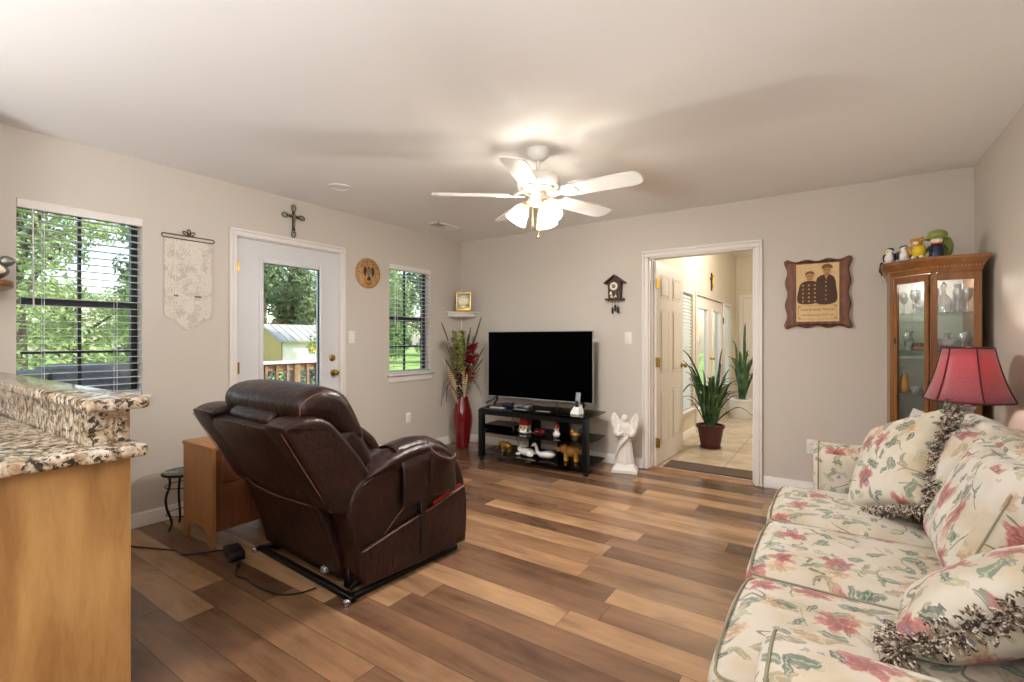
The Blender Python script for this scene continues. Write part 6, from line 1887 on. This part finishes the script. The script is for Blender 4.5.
# metal cross
t = on_left('wall_cross', 'dark metal cross with looped ends over the patio door', 'cross', 2.33, 2.245)
obj('bars', MB().box(-0.013, 0.013, 0.004, 0.016, -0.095, 0.095, 0.003, 1).box(-0.062, 0.062, 0.004, 0.015, 0.030, 0.056, 0.003, 1), M['antique'], t)
def loop(cx, cz, a, w, l):
    pts = []
    for k in range(25):
        q = 2 * pi * k / 24
        x, z = w * sin(q), l * cos(q)
        pts.append((cx + x * cos(a) + z * sin(a), 0.010, cz - x * sin(a) + z * cos(a)))
    return MB().tube(pts, 0.0075, 6)
remesh(obj('corpus', MB().ell((0, 0.024, 0.062), (0.009, 0.009, 0.012), 12, 8).tube([(0, 0.022, 0.050), (0.002, 0.024, 0.015), (0.003, 0.022, -0.020), (0, 0.020, -0.060)], [0.012, 0.011, 0.009, 0.006], 10).tube([(-0.05, 0.018, 0.050), (0, 0.022, 0.040), (0.05, 0.018, 0.050)], [0.004, 0.007, 0.004], 8), M['straw'], t), 0.003)
for cx_, cz_, a in ((0, 0.112, 0), (0, -0.108, 0), (-0.075, 0.043, pi / 2), (0.075, 0.043, pi / 2)):
    l = obj('looped_end', loop(cx_, cz_, a, 0.018, 0.026), M['pewter'], t)
    obj('inlay', MB().ell((cx_, 0.009, cz_), (0.011, 0.004, 0.013) if a == 0 else (0.013, 0.004, 0.011), 12, 8), M['silverp'], l)
# round military plaque
t = on_left('round_plaque', 'round carved wooden plaque with an eagle seal', 'plaque', 3.113, 1.895)
Rp = Matrix.Rotation(-pi / 2, 4, 'X')
obj('disc', MB().lathe([(0.001, 0), (0.142, 0), (0.148, 0.006), (0.148, 0.014), (0.140, 0.020), (0.001, 0.020)], 56, M=Rp), M['plaquewood'], t)
def ringm(r, w, y, n=48):
    return MB().tube([(r * cos(2 * pi * k / n), y, r * sin(2 * pi * k / n)) for k in range(n + 1)], w, 6)
obj('outer_ring', ringm(0.134, 0.0018, 0.0200), M['burnmid'], t)
obj('inner_ring', ringm(0.086, 0.0020, 0.0200), M['burnmid'], t)
obj('shield', MB().prism(catmull([(-0.026, 0.030), (0.026, 0.030), (0.026, -0.005), (0, -0.034), (-0.026, -0.005)], 3), 'y', 0.020, 0.026), M['pewter'], t)
for s in (-1, 1):
    w = [(s * 0.016, 0.018), (s * 0.030, 0.050), (s * 0.046, 0.060), (s * 0.060, 0.040), (s * 0.066, 0.008), (s * 0.056, -0.022), (s * 0.036, -0.040), (s * 0.040, -0.010), (s * 0.028, 0.004)]
    obj('eagle_wing', MB().prism(catmull(w, 3), 'y', 0.0195, 0.0225), M['burn'], t)
obj('eagle_head', MB().prism(catmull([(-0.012, 0.034), (-0.010, 0.058), (0.004, 0.066), (0.018, 0.056), (0.010, 0.048), (0.012, 0.034)], 3), 'y', 0.0195, 0.0235), M['burnmid'], t)
obj('eagle_tail', MB().prism(catmull([(-0.012, -0.036), (-0.022, -0.066), (0, -0.074), (0.022, -0.066), (0.012, -0.036)], 3), 'y', 0.0195, 0.0225), M['burn'], t)
for a in (0, pi):
    obj('star', MB().prism([((0.012 if k % 2 == 0 else 0.005) * sin(k * pi / 5) + 0.110 * cos(a), (0.012 if k % 2 == 0 else 0.005) * cos(k * pi / 5)) for k in range(10)], 'y', 0.0195, 0.0215), M['burn'], t)
def arc_text(body, r, a0, da, up):
    mb = MB()
    for k, ch in enumerate(body):
        if ch == ' ': continue
        a = a0 + da * k
        # seen from the room, local +x points to the left, so letters are turned about z by pi
        T = Matrix.Translation((-r * sin(a), 0.0200, r * cos(a))) @ Matrix.Rotation(pi, 4, 'Z') @ Matrix.Rotation(pi / 2, 4, 'X') @ Matrix.Rotation(-a if up else pi - a, 4, 'Z')
        add_text(mb, ch, 0.036, T, 0.0012)
    obj('lettering', mb, M['burn'], t)
arc_text('UNITED STATES', 0.110, -6 * 0.185, 0.185, True)
arc_text('ARMY', 0.110, pi + 1.5 * 0.20, -0.20, False)
# lace hanging on a wire hanger
t = on_left('lace_hanging', 'cream lace panel hung from a curled wire rod', 'wall hanging', 1.535, 1.95)
pts = catmull([(-0.155, 0.010, 0.0), (-0.168, 0.010, 0.012), (-0.160, 0.010, 0.026), (-0.14, 0.010, 0.026), (-0.02, 0.010, 0.026), (0.02, 0.010, 0.026), (0.14, 0.010, 0.026), (0.160, 0.010, 0.026), (0.168, 0.010, 0.012), (0.155, 0.010, 0.0)], 5, False)
hg = obj('wire_hanger', MB().tube(pts, 0.0035, 6).tube([(-0.155, 0.010, 0.0), (0.155, 0.010, 0.0)], 0.0035, 6), M['antique'], t)
mb = MB()
for a in (-0.9, 0, 0.9):
    lp = []
    for k in range(21):
        q = 2 * pi * k / 20
        x, z = 0.010 * sin(q), 0.024 - 0.024 * cos(q)
        lp.append((x * cos(a) + z * sin(a), 0.010, 0.028 - x * sin(a) + z * cos(a)))
    mb.tube(lp, 0.003, 6)
obj('curl', mb, M['antique'], hg)
outl = [(-0.150, 0.0)] + [(-0.150 - (0.004 if k % 2 else 0), -0.04 * k) for k in range(1, 14)] + [(-0.140, -0.545), (-0.115, -0.562), (-0.09, -0.560), (-0.07, -0.590), (-0.04, -0.625), (0.0, -0.645)]
outl = outl + [(-x, z) for x, z in outl[::-1][1:]]
lc = obj('lace_panel', MB().prism(outl, 'y', 0.006, 0.008), M['lace'], t)
mb = MB()
for x in (-0.085, 0.085):
    mb.box(x - 0.0025, x + 0.0025, 0.008, 0.0095, -0.56, -0.01)
obj('woven_border', mb, M['cream'], lc)
mb = MB()
for x0, n in ((0.072, 3), (-0.078, 5)):
    for k in range(n):
        mb.ell((x0 + k * 0.009, 0.010, -0.400), (0.0042, 0.003, 0.006), 8, 6)
obj('beads', mb, M['antique'], lc)

# ------------------------------------------------------------------ ceiling fan
FCX, FCY = -1.559, 2.596
def fan():
    t = thing('ceiling_fan', 'white five blade ceiling fan with lit glass shades', 'ceiling fan', (FCX, FCY, H))
    Wt = M['white']
    obj('canopy', MB().lathe([(0.001, 0), (0.072, 0), (0.074, -0.012), (0.062, -0.045), (0.040, -0.066), (0.020, -0.072), (0.001, -0.072)], 36), Wt, t)
    obj('downrod', MB().tube([(0, 0, -0.06), (0, 0, -0.16)], 0.013, 14), Wt, t)
    obj('motor', MB().lathe([(0.001, -0.145), (0.03, -0.148), (0.075, -0.158), (0.125, -0.168), (0.136, -0.180), (0.136, -0.222), (0.128, -0.236), (0.10, -0.246), (0.001, -0.250)], 44), Wt, t)
    obj('motor_band', MB().lathe([(0.090, -0.246), (0.104, -0.254), (0.088, -0.270), (0.060, -0.278), (0.001, -0.278)], 40), M['cream'], t)
    obj('switch_housing', MB().lathe([(0.001, -0.276), (0.055, -0.278), (0.060, -0.30), (0.052, -0.325), (0.060, -0.338), (0.040, -0.352), (0.001, -0.355)], 32), Wt, t)
    zb = -0.290
    for k in range(5):
        a = radians(1.2 + 72 * k)
        R = Matrix.Rotation(a, 4, 'Z')
        P = R @ Matrix.Translation((0, 0, zb)) @ Matrix.Rotation(radians(-12), 4, 'X')
        ol = [(0.190, -0.055), (0.215, -0.064), (0.40, -0.070), (0.58, -0.073), (0.635, -0.066), (0.660, -0.040), (0.665, 0.0), (0.660, 0.040), (0.635, 0.066), (0.58, 0.073), (0.40, 0.070), (0.215, 0.064), (0.190, 0.055), (0.180, 0.0)]
        b = obj('blade', MB().prism(catmull(ol, 4), 'z', -0.004, 0.004, 0.0, P), Wt, t)
        br = [(0.09, -0.022), (0.15, -0.018), (0.185, -0.040), (0.225, -0.052), (0.262, -0.035), (0.275, 0.0), (0.262, 0.035), (0.225, 0.052), (0.185, 0.040), (0.15, 0.018), (0.09, 0.022)]
        i = obj('blade_iron', MB().prism(catmull(br, 4), 'z', -0.010, -0.0042, 0.0, P).tube([R @ Vector((0.07, 0, -0.250)), R @ Vector((0.11, 0, -0.268)), R @ Vector((0.15, 0, zb - 0.006))], 0.012, 8), Wt, b)
        for q in ((0.215, -0.025), (0.215, 0.025), (0.245, 0.0)):
            obj('screw', MB().ell(P @ Vector((q[0], q[1], -0.011)), (0.005, 0.005, 0.003), 8, 6), M['brass'], i)
    # light kit: four bells
    for k in range(3):
        a = radians(-24 + 120 * k)
        d = Vector((cos(a), sin(a), 0))
        p0, p1 = d * 0.035 + Vector((0, 0, -0.330)), d * 0.078 + Vector((0, 0, -0.345))
        ar = obj('lamp_arm', MB().tube(catmull([p0, d * 0.056 + Vector((0, 0, -0.325)), p1], 5, False), 0.010, 8), Wt, t)
        ax = (d * 0.55 + Vector((0, 0, -0.90))).normalized()
        T = Matrix.Translation(p1) @ ax.to_track_quat('Z', 'Y').to_matrix().to_4x4()
        obj('socket', MB().lathe([(0.001, -0.006), (0.024, -0.006), (0.027, 0.010), (0.024, 0.026), (0.001, 0.028)], 20, M=T), M['brass'], ar)
        flute = lambda q, z: 1 + 0.035 * cos(12 * q) * max(0, (z - 0.06) / 0.06)
        sh = obj('glass_shade', MB().rings([[T @ Vector((r * flute(q, z) * cos(q), r * flute(q, z) * sin(q), z)) for q in [2 * pi * j / 48 for j in range(48)]] for r, z in ((0.025, 0.012), (0.032, 0.022), (0.046, 0.045), (0.053, 0.070), (0.057, 0.092), (0.064, 0.112), (0.070, 0.124))], True, False), M['litglass'], ar, solid=0.003)
        c = p1 + ax * 0.098
        make_light('fan_bulb', 'POINT', (FCX + c.x, FCY + c.y, H + c.z), 30, (1.0, 0.985, 0.96), shadow_soft_size=0.035)
    for x, y, L in ((0.020, -0.03, 0.21), (-0.012, -0.045, 0.145)):
        pc = obj('pull_chain', MB().tube([(x, y, -0.345), (x, y, -0.345 - L)], 0.0018, 5), M['brass'], t)
        obj('fob', MB().lathe([(0.001, 0.012), (0.006, 0.006), (0.007, -0.006), (0.001, -0.014)], 10, (x, y, -0.345 - L)), M['antique'], pc)
fan()

# ------------------------------------------------------------------ the hall beyond the doorway
mb = MB().box(-1.40, -0.575, YF + 0.155, YF + 0.42, 0.001, 0.012, 0.004, 1)
rnd = random.Random(2)
m = tag(obj('door_mat', mb, M['mat'], loc=(-1.0, 4.8, 0)), 'brown shaggy mat just inside the hall doorway', 'mat')
mb = MB()
for k in range(170):
    x = -1.40 + 0.825 * k / 169
    mb.tube([(x, YF + 0.42, 0.008), (x + rnd.uniform(-0.008, 0.008), YF + 0.435, 0.010), (x + rnd.uniform(-0.012, 0.012), YF + 0.452, 0.003)], 0.0022, 4)
f = obj('fringe', mb, M['mat']); f.parent = m; f.location = (1.0, -4.8, 0)
def blade_plant(name, label, x, y, z, specs, wmax, seed, wob=0.03):
    t = thing(name, label, 'plant', (x, y, z))
    rnd = random.Random(seed)
    for (a, reach, h, droop, w) in specs:
        d = Vector((cos(a), sin(a), 0))
        r0 = rnd.uniform(0.01, 0.05)
        p = [d * r0, d * (r0 + reach * 0.22) + Vector((0, 0, h * 0.45)), d * (r0 + reach * 0.6) + Vector((0, 0, h * 0.88)), d * (r0 + reach) + Vector((0, 0, h - droop))]
        p = [q + Vector((rnd.uniform(-wob, wob) * (i > 0), rnd.uniform(-wob, wob) * (i > 0), 0)) for i, q in enumerate(p)]
        p = catmull([tuple(q) for q in p], 6, False)
        n = len(p)
        ws = [wmax * w * (0.55 + 0.45 * sin(pi * min(1, k / n * 1.2))) * (1 - (k / (n - 1)) ** 3.5) + 0.0015 for k in range(n)]
        obj('leaf', MB().ribbon(p, ws, (-sin(a), cos(a), 0), 0.35), M['leafdark'], t, sharp=180, solid=0.003)
    return t
def pot(name, label, mat, x, y, r, h, taper, square=False):
    t = thing(name, label, 'plant pot', (x, y, 0))
    obj('body', MB().lathe([(0.001, 0.002), (r * taper, 0.002), (r * taper + 0.004, 0.01), (r * 0.93, h * 0.86), (r, h * 0.87), (r * 1.03, h * 0.90), (r * 1.03, h * 0.985), (r, h), (r * 0.93, h), (r * 0.9, h * 0.9), (0.001, h * 0.88)], 40), mat, t)
    obj('soil', MB().lathe([(0.001, h * 0.89), (r * 0.91, h * 0.89), (r * 0.5, h * 0.93), (0.001, h * 0.94)], 28), M['tabledark'], t)
    return t
PX, PY = -1.195, 5.83
t = pot('flower_pot', 'oxblood plastic pot holding the spiky plant in the hall', M['terra'], PX, PY, 0.150, 0.265, 0.66)
obj('saucer', MB().lathe([(0.001, 0), (0.105, 0), (0.125, 0.012), (0.12, 0.014), (0.10, 0.004), (0.001, 0.004)], 32), M['tabledark'], t)
vl = radians(180 + 34)     # direction towards the left of the photograph
sp = []
rnd = random.Random(21)
for k in range(44):
    a = rnd.uniform(0, 2 * pi)
    sp.append((a, rnd.uniform(0.08, 0.32), rnd.uniform(0.26, 0.66), rnd.uniform(0.0, 0.08), rnd.uniform(0.5, 1.0)))
sp += [(vl, 0.40, 0.92, 0.0, 1.2), (vl + 0.2, 0.34, 0.74, 0.0, 1.25), (vl - 0.3, 0.36, 0.80, 0.02, 1.1), (vl + 0.1, 0.36, 0.55, 0.22, 1.2), (radians(34), 0.11, 0.90, 0.0, 0.9), (radians(40), 0.22, 0.66, 0.0, 0.9),
       (radians(20), 0.36, 0.40, 0.06, 0.9), (radians(30), 0.46, 0.26, 0.16, 0.9), (radians(50), 0.30, 0.52, 0.0, 0.8), (radians(70), 0.2, 0.72, 0, 0.9), (radians(-60), 0.16, 0.42, 0.05, 1.1), (radians(-100), 0.12, 0.5, 0.0, 1.1)]
blade_plant('spiky_plant', 'dark green spiky leaved plant in the oxblood pot', PX, PY, 0.235, sp, 0.026, 4)
PX, PY = -1.235, 8.30
pot('flower_pot', 'white round pot holding the tall upright plant at the hall end', M['whitepot'], PX, PY, 0.205, 0.31, 0.80)
sp = [(rnd.uniform(0, 6.28), rnd.uniform(0.03, 0.20), rnd.uniform(0.40, 0.80), 0.0, rnd.uniform(0.8, 1.2)) for k in range(20)]
sp += [(radians(34), 0.02, 1.22, 0, 1.2), (vl, 0.10, 0.95, 0, 1.1), (radians(30), 0.24, 0.72, 0, 1.1), (radians(34), 0.26, 0.5, 0.02, 1.1), (vl, 0.2, 0.7, 0, 1.1)]
blade_plant('snake_plant', 'tall green snake plant in the white hall pot', PX, PY, 0.28, sp, 0.038, 8, 0.02)
# crucifix over the french doors (x towards the hall)
t = thing('wall_crucifix', 'small bronze crucifix above the french doors', 'cross', (HX0 + 0.001, 7.65, 1.97), -pi / 2)
obj('cross', MB().box(-0.016, 0.016, 0.0, 0.018, 0.0, 0.27, 0.003, 1).box(-0.085, 0.085, 0.0, 0.016, 0.165, 0.195, 0.003, 1), M['antique'], t)
remesh(obj('corpus', MB().ell((0, 0.030, 0.225), (0.013, 0.014, 0.018), 12, 8).tube([(0, 0.028, 0.205), (0, 0.030, 0.15), (0.004, 0.028, 0.10), (0, 0.024, 0.04)], [0.018, 0.016, 0.012, 0.008], 10).tube([(-0.07, 0.022, 0.190), (0, 0.026, 0.190), (0.07, 0.022, 0.190)], [0.006, 0.010, 0.006], 8), M['gold'], t), 0.004)
# ------------------------------------------------------------------ outdoors
GZ = -0.30
struct(obj('lawn', MB().box(-60, 1.0, -30, 55, GZ - 0.1, GZ), M['lawn'], loc=(-20, 10, GZ)), 'sunlit green lawn around the house', 'lawn')
# deck with railing outside the patio door
mb = MB()
for k in range(18):
    x = XL - 0.16 - 0.15 * k
    mb.box(x - 0.144, x, -0.9, 5.3, -0.085, -0.055, 0.003, 1)
struct(obj('deck', mb, M['cedar'], loc=(-5.2, 2.2, -0.08)), 'wooden deck outside the patio door', 'deck')
t = thing('deck_railing', 'weathered wooden deck railing seen through the patio door', 'railing', (-6.5, 2.2, -0.054))
obj('cap_rail', MB().box(-6.57, -6.43, -0.95, 5.35, 0.895, 0.935, 0.004, 1), M['shedwhite'], t, True)
obj('top_rail', MB().box(-6.52, -6.48, -0.9, 5.3, 0.800, 0.893, 0.003, 1), M['cedar'], t, True)
obj('bottom_rail', MB().box(-6.52, -6.48, -0.9, 5.3, 0.04, 0.12, 0.003, 1), M['cedar'], t, True)
for k in range(6):
    y = -0.8 + 1.2 * k
    obj('post', MB().box(-6.545, -6.455, y - 0.045, y + 0.045, -0.054, 0.893, 0.004, 1), M['cedar'], t, True)
for k in range(38):
    y = -0.65 + 0.155 * k
    if min(abs(y + 0.8 - 1.2 * q) for q in range(6)) > 0.05:
        obj('baluster', MB().box(-6.475, -6.44, y - 0.018, y + 0.018, 0.02, 0.87, 0.002, 1), M['cedar'], t, True)
# covered grill standing on the deck under the large window's view
t = thing('covered_grill', 'dark grey covered grill on the deck outside the large window', 'grill', (-5.75, 1.50, -0.054))
obj('cover', MB().cush((0, 0, 0.60), (0.30, 0.34, 0.46), 0.035, (0.0, 0.0, 0.012), 12, 0.012), M['cover'], t)
obj('side_flap', MB().cush((0.0, -0.40, 0.62), (0.24, 0.10, 0.40), 0.03, (0.0, 0.0, 0.01), 8, 0.01), M['cover'], t)
for x in (-0.24, 0.24):
    for y in (-0.28, 0.28):
        obj('leg', MB().box(x - 0.02, x + 0.02, y - 0.02, y + 0.02, 0.0, 0.2), M['blackm'], t)
# low hedge behind the railing
t = thing('hedge', 'dark low hedge growing just behind the deck railing', 'hedge', (-7.6, 2.6, GZ))
rnd = random.Random(9)
mb = MB()
for k in range(16000):
    y = rnd.uniform(-1.2, 6.2); a_ = rnd.uniform(0, 2 * pi); q = rnd.uniform(0.75, 1.0)
    top = 1.06 + 0.04 * sin(y * 3.1) + 0.04 * sin(y * 7.7)
    p = Vector((-7.6 + 0.42 * q * cos(a_), y, GZ + 0.05 + max(0, (top * 0.5 + top * 0.5 * q * sin(a_)) - 0.05)))
    n = Vector((cos(a_) + rnd.uniform(-0.6, 0.6), rnd.uniform(-0.6, 0.6), sin(a_) + rnd.uniform(-0.4, 0.6))).normalized()
    u = Matrix.Rotation(rnd.uniform(0, 6.28), 3, n) @ n.orthogonal().normalized(); w = n.cross(u); L = rnd.uniform(0.03, 0.055)
    mb.bm.faces.new([mb.bm.verts.new(p - u * L), mb.bm.verts.new(p + w * L * 0.5), mb.bm.verts.new(p + u * L), mb.bm.verts.new(p - w * L * 0.5)])
obj('foliage', mb, M['hedge'], t, True, sharp=180)
mb = MB()
for k in range(10):
    mb.tube([(-7.6, -1.0 + 0.78 * k, GZ), (-7.6 + rnd.uniform(-0.1, 0.1), -1.0 + 0.78 * k, GZ + 0.6)], 0.03, 6)
obj('stems', mb, M['bark'], t, True)
# garden shed
t = thing('garden_shed', 'low white and tan shed with grey metal roof beyond the deck', 'shed', (-25.5, 16.0, GZ))
x0, x1, y0, y1, ze, zr = -27.2, -24.0, 13.95, 19.6, 1.20, 1.98
obj('walls', MB().box(x0, x1, y0 + 0.02, y1, GZ, ze), M['shedwhite'], t, True)
obj('gable_wall', MB().prism([(x0, GZ), (x1, GZ), (x1, ze), ((x0 + x1) / 2, zr - 0.05), (x0, ze)], 'y', y0, y0 + 0.06), M['shedtan'], t, True)
mb = MB()
xm = (x0 + x1) / 2
mb.prism([(xm, zr), (x1 + 0.25, ze - 0.12), (x1 + 0.25, ze - 0.04), (xm, zr + 0.08)], 'y', y0 - 0.25, y1 + 0.2)
mb.prism([(xm, zr), (x0 - 0.25, ze - 0.12), (x0 - 0.25, ze - 0.04), (xm, zr + 0.08)], 'y', y0 - 0.25, y1 + 0.2)
r = obj('roof', mb, M['shedroof'], t, True)
mb = MB()
for k in range(14):
    y = y0 - 0.2 + k * 0.44
    mb.prism([(xm, zr + 0.08), (x1 + 0.25, ze - 0.04), (x1 + 0.25, ze - 0.01), (xm, zr + 0.11)], 'y', y, y + 0.04)
obj('roof_ribs', mb, M['shedroof'], r, True)
obj('wreath', MB().tube([(x1 + 0.06, 15.75 + 0.18 * cos(2 * pi * k / 20), 0.75 + 0.20 * sin(2 * pi * k / 20)) for k in range(21)], 0.07, 8), M['yellow'], t, True)
obj('door', MB().box(x1, x1 + 0.03, 17.2, 18.2, GZ, 0.95, 0.01, 1), M['shedwhite'], t, True)

# trees: a trunk with boughs and a crown of separate leaves
def make_tree(name, label, loc, h, r, zc, nleaf, ls, mat, seed, group):
    t = thing(name, label, 'tree', loc, 0, group)
    rnd = random.Random(seed)
    mb = MB().tube([(0, 0, -0.05), (0.05 * r, 0, h * 0.3), (-0.04 * r, 0.03 * r, h * 0.62), (0.02, 0, h * 0.9)], [0.045 * h, 0.034 * h, 0.02 * h, 0.006 * h], 10)
    cl = []
    for k in range(40):
        a = rnd.uniform(0, 6.28); z = rnd.uniform(zc, 1.0)
        q = r * sqrt(rnd.random()) * (1.0 - 0.55 * ((z - zc) / (1 - zc)) ** 2)
        cl.append((Vector((q * cos(a), q * sin(a), h * z)), r * rnd.uniform(0.24, 0.44)))
    for c, s in cl[:12]:
        mb.tube([(0, 0, c.z * 0.62), (c.x * 0.5, c.y * 0.5, c.z * 0.84), tuple(c)], [0.014 * h, 0.008 * h, 0.003 * h], 6)
    obj('trunk', mb, M['bark'], t)
    lf = MB()
    bm = lf.bm
    for k in range(nleaf):
        c, s = cl[k % len(cl)]
        v = Vector((rnd.gauss(0, 1), rnd.gauss(0, 1), rnd.gauss(0, 0.85)))
        v = v.normalized() * s * rnd.uniform(0.55, 1.05)
        p = c + v
        if p.z < 0.1: p.z = 0.1
        n = (v.normalized() + Vector((rnd.uniform(-0.8, 0.8), rnd.uniform(-0.8, 0.8), rnd.uniform(-0.2, 0.9)))).normalized()
        u = n.orthogonal().normalized(); u = Matrix.Rotation(rnd.uniform(0, 6.28), 3, n) @ u
        w = n.cross(u)
        L = ls * rnd.uniform(0.7, 1.3)
        bm.faces.new([bm.verts.new(p - u * L), bm.verts.new(p + w * L * 0.5 + n * L * 0.15), bm.verts.new(p + u * L), bm.verts.new(p - w * L * 0.5 + n * L * 0.15)])
    me = bpy.data.meshes.new('foliage'); bm.to_mesh(me); bm.free()
    me.materials.append(mat)
    o = bpy.data.objects.new('foliage', me); COL.objects.link(o); o.parent = t
    return t
TG = 'trees behind the garden'
ta = make_tree('garden_tree', 'bright green tree filling the left of the large window', (-10.5, 1.75, GZ), 5.4, 1.35, 0.22, 11000, 0.048, M['tree_a'], 1, TG)
tb = make_tree('garden_tree', 'mid green tree at the right edge of the large window', (-11.5, 4.15, GZ), 4.7, 1.10, 0.10, 11000, 0.048, M['tree_b'], 2, TG)
tc = make_tree('garden_tree', 'tall deep green tree behind the shed, left of the door glass', (-32, 17.0, GZ), 12.0, 3.5, 0.06, 14000, 0.17, M['tree_c'], 3, TG)
S3 = [(tc, (-32, 25.2, GZ), 1.0, 'deep green tree behind the shed in the middle of the door glass'),
      (tc, (-32, 33.4, GZ), 2.2, 'deep green tree behind the shed, right of the door glass'),
      (tc, (-43, 17.0, GZ), 3.1, 'deep green tree in the second row, farthest left in the door glass'),
      (tc, (-43, 26.0, GZ), 4.1, 'deep green tree in the second row behind the shed roof'),
      (tc, (-43, 35.0, GZ), 5.1, 'deep green tree in the second row, farthest right in the door glass'),
      (tb, (-19.5, 15.6, GZ), 0.7, 'leafy tree filling the left of the small window'),
      (tb, (-21.5, 23.4, GZ), 1.9, 'leafy tree filling the right of the small window'),
      (ta, (-14.5, 3.4, GZ), 2.4, 'bright green low tree in the middle of the large window'),
      (ta, (-18.5, 6.6, GZ), 4.0, 'bright green tree behind the covered grill'),
      (ta, (-17.5, 1.0, GZ), 5.0, 'bright green tree at the far left beyond the large window')]
for src, loc, rz, lb in S3:
    copy_thing(src, loc, rz, lb, TG)
for o in COL.objects:
    if o.get('label') == 'bright green low tree in the middle of the large window': o.scale = (1.1, 1.1, 0.52)
    if o.get('label') == 'bright green tree behind the covered grill': o.scale = (1.1, 1.1, 0.72)
    if o.get('label', '').startswith('leafy tree'): o.scale = (2.0, 2.0, 1.75)

struct(obj('patio', MB().box(-7.0, -1.7, 4.8, 16.0, GZ, GZ + 0.12), M['concrete'], loc=(-4, 10, GZ)), 'pale concrete patio added to bounce light at the french doors', 'patio')  # added slab, kept pale to throw light up at the hall glass
